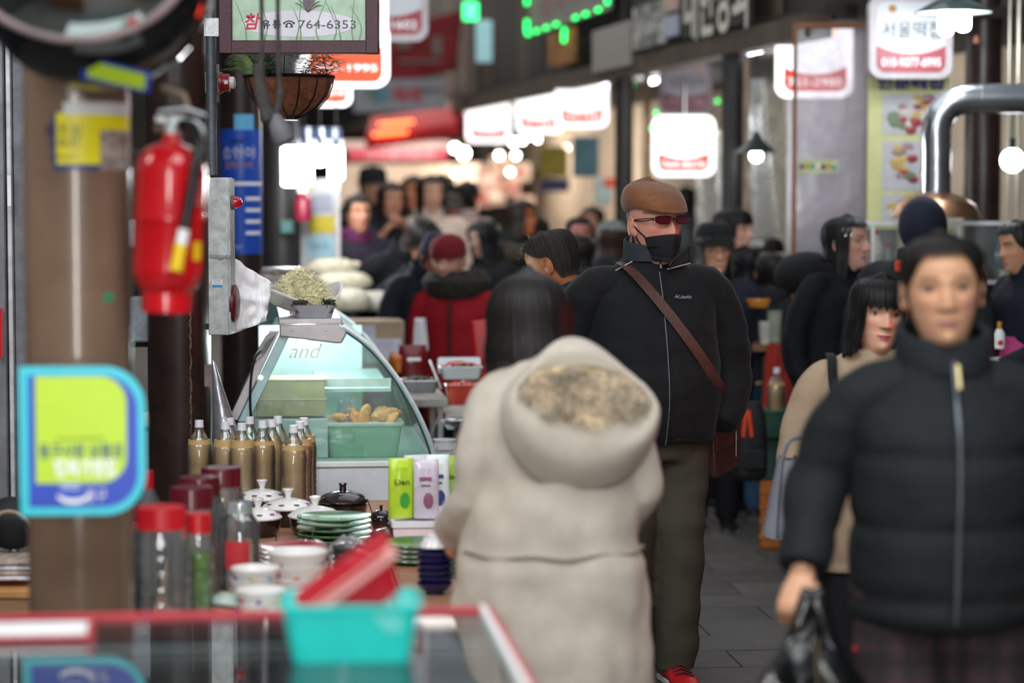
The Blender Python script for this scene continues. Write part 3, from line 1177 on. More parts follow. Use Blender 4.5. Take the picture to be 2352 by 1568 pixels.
# --- woman in the black padded jacket with the carrier bag
def front_woman():
    T = [(.70, .185, .155, -.01), (.74, .205, .180, -.01), (.90, .208, .180, -.01), (1.05, .205, .172, -.01), (1.14, .205, .158, 0), (1.20, .190, .135, .01), (1.25, .140, .112, .016),
         (1.285, .105, .098, .016), (1.31, .094, .09, .014), (1.33, .09, .086, .012)]
    arms = {-1: ((.124, .01, .762), (.170, .03, .655), (.206, -.045, .528)), 1: ((.124, .01, .762), (.168, .03, .655), (.165, -.03, .53))}
    p = Person('woman in a black padded jacket walking ahead with a black carrier bag', 2168, 1050, 1.555, 2, res=2, H=.232, torso=T, arms=arms, neck=(0, -.004, .831), hyaw=-6, hroll=-3,
               skin='#cf9d7b', lip='#a06c66', brow='#3a2c26', hands=(1, 1), curl=(.95, 1.15, .7), palm={-1: V((.4, 1, 0))}, blush='#d68f78')
    m = mat('nylon_black', '#1d2022', .75, vary=.12, scale=12, bump=.25, bscale=30, spec=.22)
    p.jacket('#1b1f24', m=m, hem=.455, sleeve=(.046, .046, .037), quilt=.085, qz=.155, qoff=.0, fold=.007, cuff=.93, voxel=.010, sep=True)
    p.collar('#1b1f24', .810, .888, .069, .068, m=m, tilt=.036, thick=.014)
    p.strip('zip', mat('zip_silver', '#565c61', .4, .7), .735, 1.29, -.012, .002, w=.004, lift=.012, n=50)
    MB().tube([(.001, -.136, 1.285), (.002, -.156, 1.235)], .006, 8, flat=.5).build('zip_pull', M_gold, p.root)
    p.hair(hairline(.84, .56, .06, 26, 72, 98), lambda th, z: .022 + .050 * sstep(.55, .95, z) + .05 * sstep(1.6, 2.6, abs((th + PI) % (2 * PI) - PI)), col='#1d1817', strands=420, wave=.004, crown=1.065, fall=.3)
    plaid = mat('plaid_cloth', '#2a2628', .85, vary=0)
    nt = plaid.node_tree
    N, L = nt.nodes, nt.links
    tc = N.new('ShaderNodeTexCoord')
    acc = None
    for ax, colr, sc_ in (('X', '#4a2a30', 55), ('Z', '#45282e', 55), ('X', '#1b1a1e', 31), ('Z', '#1b1a1e', 31)):
        wv = N.new('ShaderNodeTexWave')
        wv.bands_direction = ax
        wv.inputs['Scale'].default_value = sc_ / 6.0
        wv.inputs['Distortion'].default_value = 0.3
        L.new(tc.outputs['Object'], wv.inputs['Vector'])
        mr = N.new('ShaderNodeMapRange')
        mr.inputs[1].default_value = .55
        mr.inputs[2].default_value = .85
        mr.inputs[4].default_value = .6
        L.new(wv.outputs['Color'], mr.inputs[0])
        mx = N.new('ShaderNodeMix')
        mx.data_type = 'RGBA'
        L.new(mr.outputs[0], mx.inputs[0])
        if acc is None:
            mx.inputs[6].default_value = hx('#2b282b')
        else:
            L.new(acc, mx.inputs[6])
        mx.inputs[7].default_value = hx(colr)
        acc = mx.outputs[2]
    L.new(acc, N['Principled BSDF'].inputs['Base Color'])
    p.trousers('', m=plaid, wide=1.28, stance=.068, fold=.008, step=.03)
    p.shoes('#1c1b1d', step=.03)
    MB().ball((0, 0, 0), .006, 8).build('red_badge', mat('badge_red', '#c01828', .5), p.root, (-.196, -.035, .655))
    return p


FW = front_woman()


# --- woman with the fringe and the beige padded coat
def bangs_woman():
    p = Person('woman with a black fringe and a beige padded coat looking past the front walker', 2004, 800, 1.42, 4, res=2, H=.205, bulk=1.0, neck=(0, -.006, .828), hyaw=3, hroll=5, hpitch=2, skin='#d9a68c', lip='#a3504e',
               brow='#2c211d', arms={-1: ((.108, .01, .772), (.150, .02, .63), (.143, -.05, .49)), 1: ((.108, .01, .772), (.15, .02, .63), (.14, -.03, .49))}, blush='#d98870', hands=(1, 1))
    m = mat('nylon_beige', '#a08a72', .65, vary=.08, scale=10, bump=.2, bscale=40, spec=.3)
    p.jacket('', m=m, hem=.40, sleeve=(.042, .043, .036), quilt=.05, qz=.15, fold=.006, flare=.08, sep=True)
    p.collar('', .822, .856, .062, .058, m=m, thick=.012, tilt=.012)
    p.hair(fringe(.60, -.06, -.14, 44, .045), lambda th, z: .075 + .03 * sstep(.55, 1.0, z), col='#131010', strands=520, wave=.003, crown=1.085, spread=.10)
    MB().tube(spline([(-.12, -.13, .98), (-.135, -.105, 1.12), (-.125, -.03, 1.185), (-.12, .06, 1.17), (-.13, .12, 1.05)], 6), .014, 8, flat=.3).build('bag_strap', M_blackcloth, p.root)
    p.trousers('#1c1c20', wide=1.05)
    p.shoes('#222226')
    return p


BW = bangs_woman()


# --- woman in the long beige coat seen from behind
def beige_woman():
    h = 1.475
    T = [(.36, .250, .21, 0), (.50, .245, .20, 0), (.70, .236, .188, 0), (.775, .232, .182, 0), (.79, .216, .168, 0), (.805, .222, .172, 0), (.86, .224, .172, 0), (1.0, .222, .160, 0), (1.10, .218, .148, .0), (1.17, .192, .128, 0),
         (1.215, .150, .108, .005), (1.25, .105, .092, .008), (1.27, .085, .08, .008)]
    p = Person('woman in a long beige hooded coat seen from behind at the crockery table', 1268, 950, h, 196, res=2, H=.225, torso=T, hyaw=-8, neck=(.030, -.018, .815), hpitch=8,
               arms={-1: ((.106, .01, .760), (.136, .03, .63), (.115, -.06, .535)), 1: ((.106, .01, .760), (.130, -.0, .625), (.135, -.12, .55))}, hands=(1, 1), curl=(.5, .6, .4))
    m = mat('coat_beige', '#b9b0a2', .8, vary=.07, scale=14, bump=.15, bscale=180, spec=.2, sheen=.1)
    p.jacket('', m=m, hem=.26, sleeve=(.039, .041, .036), fold=.017, flare=.05, voxel=.010, fseed=4.2, sep=True, fz=1.15)
    MB().tube([(.226 * math.sin(2 * PI * q / 48), -.176 * math.cos(2 * PI * q / 48), .79 + .004 * math.sin(q)) for q in range(49)], .005, 6).build('waist_seam', mat('coat_seam', '#8f877a', .85), p.root)
    p.hair(lambda th: -.04 + .02 * math.sin(th * 9), lambda th, z: lerp(.13, .055, sstep(.45, .95, z)), col='#1d1918', strands=900, wave=.003, crown=1.09, spread=.05)
    TL = Matrix.Translation((-.030, 0, 1.176)) @ Matrix.Rotation(R(-5), 4, 'Y') @ Matrix.Translation((0, 0, -1.176))
    # hood lying on the back: two lips with fur between
    def hoodf(u, v):
        a = PI * (u * 2)                     # around
        x = .165 * math.sin(a)
        c = math.cos(a)                      # 1 = upper (neck) edge, -1 = lower hanging edge
        # v 0 rim of the opening .. 1 outer body
        rz = 1.176 + .064 * c
        ry = .142 + .015 * (1 - abs(c)) + (.052 if c < 0 else -.035) * abs(c)
        oz = 1.13 + (.175 if c > 0 else .185) * c
        oy = .145 + (.0 if c < 0 else -.075) * abs(c)
        t = v
        bulge = math.sin(PI * t) * .030
        ox = x * lerp(1.0, lerp(.78, 1.17, sstep(.9, .0, c)), t)
        n1 = noise.noise(V((ox * 9, t * 3, rz * 7))) * .008
        return V((ox, lerp(ry, oy, t) + bulge * (1 if c < .5 else .5) + n1, lerp(rz, oz, t) + n1))
    mb = MB().grid(hoodf, 64, 14, True)
    mb.move(TL)
    mb.build('hood', m, p.root, solid=.012, sharp=0)
    # fur lining
    fur = MB()
    rnd = random.Random(11)
    for _ in range(5200):
        a, rr = rnd.uniform(0, 2 * PI), math.sqrt(rnd.random())
        x = .162 * rr * math.sin(a)
        c = rr * math.cos(a)
        z = 1.176 + .062 * c + .006 * math.sin(x * 60)
        y = .158 + .030 * (1 - rr ** 2) + .03 * (-c) + .012 * noise.noise(V((x * 22, z * 22, 0)))
        b = V((x, y, z))
        d = V((rnd.gauss(0, .5) + 0.8 * noise.noise(V((x * 14, z * 14, 3))), .9, rnd.gauss(-.15, .5) + 0.8 * noise.noise(V((x * 14, z * 14, 9))))).normalized() * rnd.uniform(.016, .034)
        sdv = d.cross(V((rnd.random() - .5, rnd.random() - .5, rnd.random() - .5))).normalized() * .0014
        fur.add([b - sdv, b + sdv, b + d * .6 + sdv * .7 + V((0, 0, -.003)), b + d + V((0, 0, -.008)), b + d * .6 - sdv * .7 + V((0, 0, -.003))], [(0, 1, 2, 3, 4)])
    fur.move(TL)
    fur.build('fur_lining', mat('fur_tan', '#dccbb0', .8, vary=.42, scale=11, sheen=.2), p.root, sharp=0, kind='stuff')
    MB().ball((0, .122, 1.176), .16, 24, 1, .22, .40).move(TL).build('hood_inside', mat('fur_base', '#b5a07a', .9, vary=.4, scale=26), p.root)
    p.trousers('#2a2a2e')
    p.shoes('#2a2422')
    return p


GW = beige_woman()

# the carrier bag in the front woman's hand
cb = thing('carrier_bag', "black plastic carrier bag hanging from the padded-jacket woman's hand", 'bag', at(1866, 1382, 1088))
m_bag = mat('bag_plastic', '#0d0f10', .22, vary=.1, bump=.8, bscale=14, spec=.6)


def bagf(u, v):
    a = 2 * PI * u
    w_, d_ = interp([(0, .022, .014), (.2, .062, .03), (.45, .115, .06), (.75, .135, .085), (1, .14, .095)], v)
    n1 = noise.noise(V((math.cos(a) * 2, math.sin(a) * 2, v * 5))) * .022 * (0.3 + v)
    r = 1 + .06 * math.sin(a * 7 + v * 3) * (1 - v * .6)
    return V((w_ * r * math.cos(a) + n1 - .015 * v, d_ * r * math.sin(a) + n1, -.03 - .33 * v))


MB().grid(bagf, 48, 20, True).build('bag_body', m_bag, cb, sharp=0)
MB().ball((-.015, 0, -.36), .115, 20, 1, .8, .35).build('bag_bottom', m_bag, cb)
for sd in (-1, 1):
    MB().tube(spline([(sd * .045, -.005, -.11), (sd * .026, -.008, -.05), (sd * .008, -.002, .012), (0, .012, .018)], 6), .021, 8, flat=.3).build('handle', m_bag, cb)
MB().prism([(-.05, -.10), (.035, -.10), (.045, 0), (-.03, .012)], -.10, -.075).build('purse', mat('maroon_cloth', '#4a1c2a', .7, vary=.2), cb, (.0, -.005, -.185), bevel=.006)
MB().tube([(.0 + .002 * math.sin(q), -.085, -.06 - q * .012) for q in range(10)], .0018, 6).ball((0, -.088, -.175), .009, 10).build('zip_chain', M_gold, cb)
# striped shopping bag on the fringe woman's arm
sb = thing('shopping_bag', "pale grey striped bag on the fringed woman's arm", 'bag', at(1832, 1130, 815), R(20))
sb2 = MB().grid(lambda u, v: V(((.055 + .05 * v) * math.cos(2 * PI * u), (.04 + .03 * v) * math.sin(2 * PI * u), .10 - .22 * v + .006 * math.sin(18 * u))), 48, 14, True)
sb2.build('bag_body', mat('bag_grey', '#74757d', .6, vary=.1), sb, sharp=0)
for k in range(9):
    a = 2 * PI * (k / 9)
    MB().tube([((.056 + .05 * v) * math.cos(a + v * .3), (.041 + .03 * v) * math.sin(a + v * .3), .10 - .22 * v) for v in [q / 8 for q in range(9)]], .004, 6).build('stripe', mat('stripe_dark', '#55565f', .6), sb)
MB().tube(spline([(-.05, 0, .09), (-.03, -.01, .15), (.03, .0, .15), (.05, 0, .09)], 5), .007, 6).build('handle', mat('bag_grey'), sb)
# ------------------------------------------------------------------ things on and between the columns of the pillar side
M_white = mat('white_paint', '#e8e8e6', .5, vary=.05)
M_blk = mat('black_plastic', '#141416', .35, vary=.1)
M_galv = mat('galvanised', '#a9adac', .45, .75, vary=.22, scale=22, bump=.05)
M_paper = mat('paper_white', '#e9e9ee', .8, vary=.04)
M_blue = mat('print_blue', '#1f46b8', .35, vary=.05)
M_turq = mat('print_turquoise', '#35c9d8', .35, vary=.03)
M_lime = mat('print_lime', '#bfe02e', .35, vary=.03)
M_pwhite = mat('print_white', '#f4f4f6', .4, vary=0)
M_navy = mat('print_navy', '#20407c', .4, vary=0)
M_red = mat('print_red', '#c22a33', .4, vary=0)


def round_sign(parent):
    """Flag sign: turquoise board, blue field, lime panel; square corners on the column edge."""
    w_, h_ = .260, .312
    cn = (1, 1, 0, 0)
    MB().prism(rrect(w_, h_, .085, 10, cn), 0, .006).build('board', M_turq, parent, bevel=.001)
    MB().prism(rrect(w_ - .034, h_ - .036, .07, 10, cn), -.001, 0).build('blue_field', M_blue, parent, (.001, 0, 0))
    MB().prism(rrect(w_ - .072, .224, .055, 10, cn), -.0016, -.001).build('lime_panel', M_lime, parent, (-.003, 0, .024))
    text('동구사랑 상품권', .034, parent, (-.004, -.002, -.020), M_navy, width=.172, bold=.015)
    text('행복가맹점', .040, parent, (.004, -.002, -.056), M_pwhite, width=.128, bold=.03)
    MB().box((-.006, -.0018, .006), (.10, .0006, .004)).build('fine_print', mat('print_olive', '#7f9a2a', .5, vary=.5, scale=300), parent)
    # swoosh and small word of the lower field
    sw = []
    for q in range(17):
        a = R(200 + 135 * q / 16)
        sw.append((-.020 + .036 * math.cos(a), -.109 + .022 * math.sin(a)))
    for q in range(17):
        a = R(335 - 135 * q / 16)
        sw.append((-.020 + .034 * math.cos(a), -.105 + .016 * math.sin(a)))
    MB().prism(sw, -.0022, -.001).build('swoosh', M_pwhite, parent)
    for k in range(2):
        MB().box((-.026, -.0024, -.090 - .009 * k), (.040, .0006, .006)).build('small_print', mat('print_paleblue', '#a8b6e6', .5, vary=.5, scale=400), parent)
    text('동구', .030, parent, (.026, -.002, -.114), M_pwhite, width=.042, italic=.15)


sg = thing('column_sign', 'blue and lime sign board with a turquoise rim on the brown column', 'sign', at(190, 1013, 1105), R(4))
round_sign(sg)
MB().box((0, .022, 0), (.05, .045, .20)).build('mounting_plate', M_galv, sg)

# fire extinguisher
ex = thing('fire_extinguisher', 'red fire extinguisher hung on the brown column', 'extinguisher', at(382, 716, 1060), R(0), rot=(0, R(2.2), R(0)))
m_er = mat('extinguisher_red', '#c4161e', .2, vary=.12, scale=6, coat=.5)
MB().lathe([(.0, .004), (.054, 0), (.056, .035), (.055, .042), (.060, .050), (.074, .075), (.0765, .095), (.0765, .195), (.0785, .200), (.0785, .206), (.0765, .211), (.0765, .300),
            (.074, .322), (.066, .342), (.050, .356), (.024, .366), (.020, .372), (.020, .385), (0, .386)], 48).build('cylinder', m_er, ex)
m_ev = mat('valve_grey', '#c4c9cb', .4, .3, vary=.08)
MB().lathe([(.0, .384), (.0165, .384), (.0165, .418), (.012, .424), (0, .424)], 20).box((.012, 0, .412), (.026, .02, .022)).build('valve', m_ev, ex)
hb = MB().prism([(-.035, .424), (.055, .418), (.072, .398), (.070, .372), (.058, .372), (.056, .394), (.04, .405), (-.035, .408)], -.012, .012)
hb.build('carry_handle', m_ev, ex, bevel=.003)
MB().prism([(-.030, .436), (.030, .445), (.075, .430), (.073, .424), (.028, .437), (-.03, .428)], -.009, .009).build('lever', m_ev, ex, bevel=.003)
MB().tube(spline([(.02, -.012, .405), (.05, -.03, .40), (.068, -.066, .36), (.064, -.088, .30), (.052, -.092, .22), (.045, -.094, .175)], 6), .0125, 12).build('hose', M_blk, ex)
MB().tube([(.046, -.094, .182), (.041, -.096, .150)], .0125, 14).build('nozzle_collar', M_white, ex)
MB().tube([(.041, -.096, .150), (.033, -.098, .098)], .014, 14).tube([(.033, -.098, .098), (.032, -.098, .094)], .015, 14).build('nozzle', mat('nozzle_yellow', '#e7c21c', .4, vary=.05), ex)


def wrapl(z0, z1, a0, a1, r, n=10):
    return MB().grid(lambda u, v: V((r * math.sin(R(lerp(a0, a1, u))), -r * math.cos(R(lerp(a0, a1, u))), lerp(z0, z1, v))), n, 4)


wrapl(.115, .155, 52, 74, .0772).build('yellow_label', mat('nozzle_yellow'), ex)
wrapl(.225, .30, 38, 85, .0772).build('instruction_label', mat('label_crimson', '#a80f1c', .4, vary=.2, scale=60), ex)
for k in range(5):
    wrapl(.235 + k * .012, .239 + k * .012, 42, 80, .0776).build('label_line', mat('label_pink', '#d98c90', .5), ex)
# bracket that carries it
MB().tube([(-.045, .075, .395), (.0, .055, .412), (.03, .03, .44), (.02, .03, .47), (-.03, .06, .485)], .008, 8).build('wall_hook', mat('bracket_beige', '#8d7d6a', .5), ex)

# notices stuck to the brown column
A_C = V((colA.location.x, colA.location.y, 0))


def oncol(name, px0, px1, py0, py1, s, c, r, m, lift=.0015, parent=None, n=16):
    x0, x1 = (px0 - 1176) / s - c.x, (px1 - 1176) / s - c.x
    a0, a1 = math.asin(max(-1, min(1, x0 / r))), math.asin(max(-1, min(1, x1 / r)))
    z0, z1 = EYE - (py1 - 445) / s, EYE - (py0 - 445) / s
    mb = MB().grid(lambda u, v: V(((r + lift) * math.sin(lerp(a0, a1, u)), -(r + lift) * math.cos(lerp(a0, a1, u)), lerp(z0, z1, v))), n, 6)
    return mb.build(name, m, parent, (c.x, c.y, 0))


def bend_on(c, r, ang, z, lift=.002):
    """Wraps lettering onto a column."""
    def fn(co):
        a = ang + co.x / r
        return V(((r + lift) * math.sin(a), co.y + z, (r + lift) * math.cos(a)))
    return fn


nt_ = oncol('notice', 140, 296, 262, 388, 1060, A_C, .115, mat('notice_yellow', '#f0e21a', .4, vary=.06))
tag(nt_, 'yellow notice with a photo pasted on the brown column', 'notice')
for nm, a, b, c_, d, m in (('border', 138, 297, 378, 390, M_navy), ('border', 138, 146, 262, 388, M_navy)):
    o = oncol(nm, a, b, c_, d, 1060, A_C, .115, m, .0017)
    o.parent = nt_
    o.location = (0, 0, 0)
ph = oncol('photo', 240, 292, 300, 390, 1060, A_C, .115, mat('photo_print', '#9a8f86', .4, vary=.6, scale=40), .0022)
ph.parent, ph.location = nt_, (0, 0, 0)
for tx, zz, sz in (('불조심', 300, .030), ('소화전', 330, .026), ('주정차금지', 362, .014)):
    text(tx, sz, nt_, (0, 0, 0), M_navy, fn=bend_on(A_C, .115, R(-5), EYE - (zz - 445) / 1060), rot=(R(90), 0, 0))
tp_ = oncol('tape_strip', 163, 293, 238, 266, 1060, A_C, .115, mat('tape_white', '#dcdcdc', .4, vary=.05), .0025)
tag(tp_, 'strip of white tape above the yellow notice', 'tape')
gs = oncol('sticker', 245, 263, 672, 690, 1060, A_C, .115, mat('sticker_green', '#1f8f62', .4), .0015)
tag(gs, 'small green sticker on the brown column', 'sticker')

# convex mirror with its black hood at the top corner
mr_ = thing('convex_mirror', 'convex traffic mirror with a black hood on the column', 'mirror', at(190, -52, 1120))
MB().ball((.012, .08, .0), .250, 40, .98, .75, .90).build('hood', mat('hood_black', '#121416', .12, vary=.05, coat=.6), mr_)
mm = mat('mirror_glass', '#c9d2cf', .03, 1.0, vary=0, bump=.05, bscale=6)
RT = Matrix.Rotation(R(-7), 4, 'X') @ Matrix.Rotation(R(9), 4, 'Y')
cap_ = MB().lathe([(.245 * math.sin(R(q * 6)) / math.sin(R(60)), -.10 * (math.cos(R(q * 6)) - .5) * 1.6) for q in range(11)], 56)
cap_.move(Matrix.Translation((.005, -.125, .075)) @ RT @ Matrix.Rotation(R(90), 4, 'X') @ Matrix.Diagonal((.98, .86, -1, 1)))
cap_.f = [tuple(reversed(f)) for f in cap_.f]
cap_.build('mirror_face', mm, mr_)
rim = MB().tube([(.247 * math.cos(R(q * 6)), .247 * .86 * math.sin(R(q * 6)), 0) for q in range(61)], .008, 8)
rim.move(Matrix.Translation((.005, -.125, .075)) @ RT @ Matrix.Rotation(R(90), 4, 'X'))
rim.build('rim', mat('rim_grey', '#7d6a6a', .4, vary=.2), mr_)
MB().box((0, .32, 0), (.04, .2, .04)).build('arm', M_galv, mr_)
# reflection of the lime and blue sign, painted as plates on the hood
refl_mb = MB().prism([(-.06, -.018), (.06, -.02), (.058, .018), (-.055, .022)], -.001, .001)
refl_ = refl_mb.build('sign_reflection', mat('print_lime'), mr_, (.07, -.018, -.20), (R(38), R(12), R(4)))
MB().prism([(-.072, -.026), (.07, -.026), (.068, .026), (-.068, .028)], 0, .001).build('reflection_edge', M_blue, refl_)

# shutter track and grey sheet at the picture's edge
sh = thing('shutter_rail', 'grey steel shutter rail beside the brown column', 'rail', ground(28, 700))
for k, (x, w_, z1, c_) in enumerate(((-.035, .04, 4, '#77787c'), (-.003, .016, 4, '#b9bcc0'), (.03, .045, 4, '#6a6c72'))):
    MB().box((x, .02 * k, z1 / 2), (w_, .05, z1)).build('channel', mat('rail_%d' % k, c_, .5, .4, vary=.25, scale=9), sh, bevel=.003)
MB().box((.005, -.04, 1.66), (.012, .004, .10)).build('label_strip', M_paper, sh)
rs = MB().box((0, 0, 0), (.012, .03, .16)).build('reflector', mat('strip_red_glow', '#b01420', .3, es=.15), None, at(2, 765, 705))  # dull red strip, its slight glow is put into the material
tag(rs, 'red reflector strip at the edge of the shutter rail', 'reflector')

# conduit with bracket, alarm and switch box on the dark column
cp = thing('conduit_pipe', 'grey steel conduit pipe running down to the alarm box', 'pipe', at(487, 402, 678))
MB().lathe([(.0175, 0), (.0175, .95)], 20).build('pipe', mat('conduit_grey', '#5f666d', .5, .5, vary=.2, scale=40), cp)
MB().box((.02, -.02, .495), (.082, .003, .062)).box((-.018, 0, .495), (.006, .045, .062)).build('bracket', mat('galv_spark', '#b4b6b9', .3, .9, vary=.2, scale=160), cp, bevel=.001)
for dz in (.515, .477):
    MB().lathe([(.0, -.003), (.0055, -.003), (.0055, 0), (0, 0)], 10, (.04, -.024, dz), Matrix.Rotation(R(90), 3, 'X')).build('bolt', M_blk, cp)
al = thing('fire_alarm', 'red and white fire alarm sounder on a grey junction box', 'alarm', at(489, 190, 675))
MB().box((0, 0, 0), (.050, .05, .075)).build('junction_box', mat('box_greygreen', '#6f7877', .5, vary=.12), al, bevel=.005)
MB().lathe([(.0215, .0), (.0215, .036), (.0205, .036), (0, .036)], 20, (0, 0, -.065)).build('collar_lower', mat('ring_pale', '#b7b9ba', .4, .5), al)
MB().lathe([(.0215, 0), (.0215, .026)], 20, (0, 0, .036)).build('collar_upper', mat('ring_pale'), al)
MB().lathe([(0, -.010), (.018, -.010), (.020, -.006), (.020, 0)], 22, (0, -.024, .006), Matrix.Rotation(R(90), 3, 'X')).lathe([(0, 0), (.008, 0), (.008, .003), (0, .003)], 6, (0, -.036, .006), Matrix.Rotation(R(90), 3, 'X')).build(
    'screw_cap', mat('cap_steel', '#8c9092', .45, .5), al)
MB().lathe([(.036, 0), (.036, .008), (.030, .010), (.030, .032), (0, .034)], 28, (.024, 0, 0), Matrix.Rotation(R(90), 3, 'Y')).build('sounder', mat('alarm_red', '#8c1620', .3, vary=.1), al)
MB().box((.048, -.031, 0), (.012, .002, .012)).build('rating_plate', M_paper, al)
MB().lathe([(.021, 0), (.021, .016), (.014, .020), (0, .020)], 22, (.056, 0, 0), Matrix.Rotation(R(90), 3, 'Y')).build('strobe', mat('strobe_clear', '#d8d8da', .15, vary=.05), al)

bx = thing('switch_box', 'tall galvanised switch box with a red lamp on the dark column', 'switch box', at(507, 588, 690), R(-3))
MB().box((0, 0, 0), (.070, .09, .522)).build('case', mat('galv_worn', '#b3b7b5', .42, .6, vary=.25, scale=28, bump=.04), bx, bevel=.003)
MB().box((.037, .0, 0), (.006, .092, .515)).build('cover_edge', M_galv, bx)
MB().box((0, -.047, 0), (.058, .003, .012)).box((.006, -.05, .0), (.016, .005, .016)).box((.034, -.048, 0), (.012, .005, .014)).build('latch', M_metal, bx, bevel=.001)
MB().lathe([(.024, 0), (.024, .008), (.021, .010)], 24, (.038, 0, .178), Matrix.Rotation(R(90), 3, 'Y')).build('lamp_ring', mat('rim_grey'), bx)
MB().lathe([(.0205, 0), (.0195, .010), (.014, .021), (.006, .027), (0, .028)], 24, (.046, 0, .178), Matrix.Rotation(R(90), 3, 'Y')).build('red_lamp', mat('lens_lamp', '#a00818', .12, coat=.6, es=.25), bx)
MB().lathe([(.062, 0), (.062, .012), (.05, .018), (0, .019)], 32, (.036, .01, -.158), Matrix.Rotation(R(90), 3, 'Y')).build('bell', mat('bell_maroon', '#5a1119', .4, vary=.1), bx)
wrp = MB().box((-.004, -.0455, -.088), (.033, .001, .026)).build('test_label', M_paper, bx)
MB().box((-.004, -.0462, -.098), (.033, .0006, .008)).build('label_band', mat('label_blue', '#2f7fb8', .5), wrp)
for k in range(3):
    MB().box((-.004, -.0462, -.078 - k * .006), (.028, .0006, .002)).build('label_print', mat('print_grey', '#6b6b6e', .6), wrp)
MB().box((-.045, .01, -.235), (.035, .02, .02)).build('weld_bracket', mat('bracket_black', '#2a2726', .6, vary=.4), bx)

# white plastic sheet behind the box
ps = MB().grid(lambda u, v: V((lerp(0, .125, u) * (1 - .15 * v) + .01 * noise.noise(V((u * 4, v * 4, 0))), .02 * noise.noise(V((u * 5, v * 5, 1))) + .03 * u,
                               lerp(.10, -.155, v) - .085 * u * (1 - v) + .04 * u * v)), 20, 24).build('plastic_sheet', mat('sheet_white', '#f4f5f8', .45, vary=.06, bump=.4, bscale=16), None, at(537, 660, 682), solid=.002, sharp=25)
tag(ps, 'crumpled white plastic sheet hanging behind the switch box', 'plastic sheet')
# roll of silver film leaning on the column
fr_ = MB().lathe([(.0005, .01), (.006, .0), (.020, -.10), (.036, -.20), (.050, -.265), (.044, -.264)], 24).build('film_roll', mat('film_silver', '#b9bbc4', .25, .75, vary=.15, bump=.3, bscale=20), None, at(490, 832, 682), (R(4), R(-9), 0))
tag(fr_, 'cone of rolled silver film leaning on the dark column', 'film roll')
tb = MB().prism(rrect(.028, .076, .004, 3), -.001, 0).build('tape_patch', mat('patch_pinkish', '#8d7b78', .8, vary=.2), None, at(478, 862, 668), (0, 0, R(30)))
tag(tb, 'torn tape patch on the dark column beside the silver film', 'tape')

# framed hanging shop sign
fs = thing('hanging_sign', 'maroon framed hanging shop sign with a pale green panel', 'sign', at(687, -10, 700))
m_mar = mat('frame_maroon', '#43202a', .45, vary=.12, scale=8, bump=.1, bscale=80)
W_, H_ = .520, .378
for x, z, sx, sz in ((0, -H_ / 2 + .0215, W_, .043), (0, H_ / 2 - .0215, W_, .043)):
    MB().box((x, 0, z), (sx, .05, sz)).build('frame_rail', m_mar, fs, bevel=.003)
for x in (-W_ / 2 + .0215, W_ / 2 - .0215):
    MB().box((x, -.001, 0), (.043, .05, H_)).build('frame_stile', m_mar, fs, bevel=.003)
pgn = MB().box((0, -.002, 0), (W_ - .08, .02, H_ - .08)).build('panel', mat('panel_green', '#a9c4ac', .35, vary=.14, scale=14), fs)
ov = MB().prism([(.185 * math.cos(2 * PI * q / 48), .043 * math.sin(2 * PI * q / 48)) for q in range(48)], -.0135, -.012).build('oval', mat('oval_pale', '#d5d1db', .35, vary=.08), pgn, (0, 0, -.092))
gz = -.092
text('참', .056, pgn, (-.150, -.0142, gz + .008), mat('brush_red', '#c0303a', .4, vary=0), bold=.02, italic=.2)
text('유', .030, pgn, (-.107, -.0142, gz - .002), M_blk, bold=.03)
text('통', .030, pgn, (-.072, -.0142, gz - .002), M_blk, bold=.03)
text('764-6353', .0385, pgn, (.092, -.0142, gz - .002), mat('digit_grey', '#4b5055', .45, vary=0), width=.186)
# telephone pictogram
tl = MB().prism([(-.013, -.011), (.013, -.011), (.010, .0), (.005, .004), (-.005, .004), (-.010, 0)], -.0142, -.0135)
tl.prism([(.0165 * math.cos(R(q)), .002 + .0095 * math.sin(R(q))) for q in range(15, 166, 15)] + [(.013 * math.cos(R(q)), .002 + .0055 * math.sin(R(q))) for q in range(165, 14, -15)], -.0142, -.0135)
tl.box((-.0155, -.0138, .003), (.006, .0007, .007)).box((.0155, -.0138, .003), (.006, .0007, .007))
tl.build('phone_mark', M_blk, pgn, (-.032, 0, gz - .001))
MB().prism([(.0055 * math.cos(R(q)), .0055 * math.sin(R(q))) for q in range(0, 360, 30)], -.0146, -.0140).build('phone_dial', mat('oval_pale'), pgn, (-.032, 0, gz - .006))
# reed and flower drawing
for k in range(9):
    x0 = random.uniform(-.2, .2)
    MB().tube(spline([(x0, -.0138, -.145), (x0 + random.uniform(-.01, .01), -.0138, -.10), (x0 + random.uniform(-.04, .04), -.0138, random.uniform(-.06, .0))], 5), [.003 - .00022 * q for q in range(11)], 4, flat=.15).build(
        'reed_print', mat('reed_green', '#7d9a72', .5), pgn)
for k in range(7):
    a = R(-60 + k * 22)
    MB().tube(spline([(.03, -.0145, -.055), (.03 + .03 * math.sin(a), -.0145, -.04 + .02 * math.cos(a)), (.03 + .05 * math.sin(a), -.0145, -.045 + .04 * math.cos(a))], 5), [.002, .004, .006, .007, .008, .008, .007, .006, .005, .003, .001], 5, flat=.1).build(
        'petal_print', mat('petal_mauve', '#6c5a66', .5, vary=.4, scale=60), pgn)

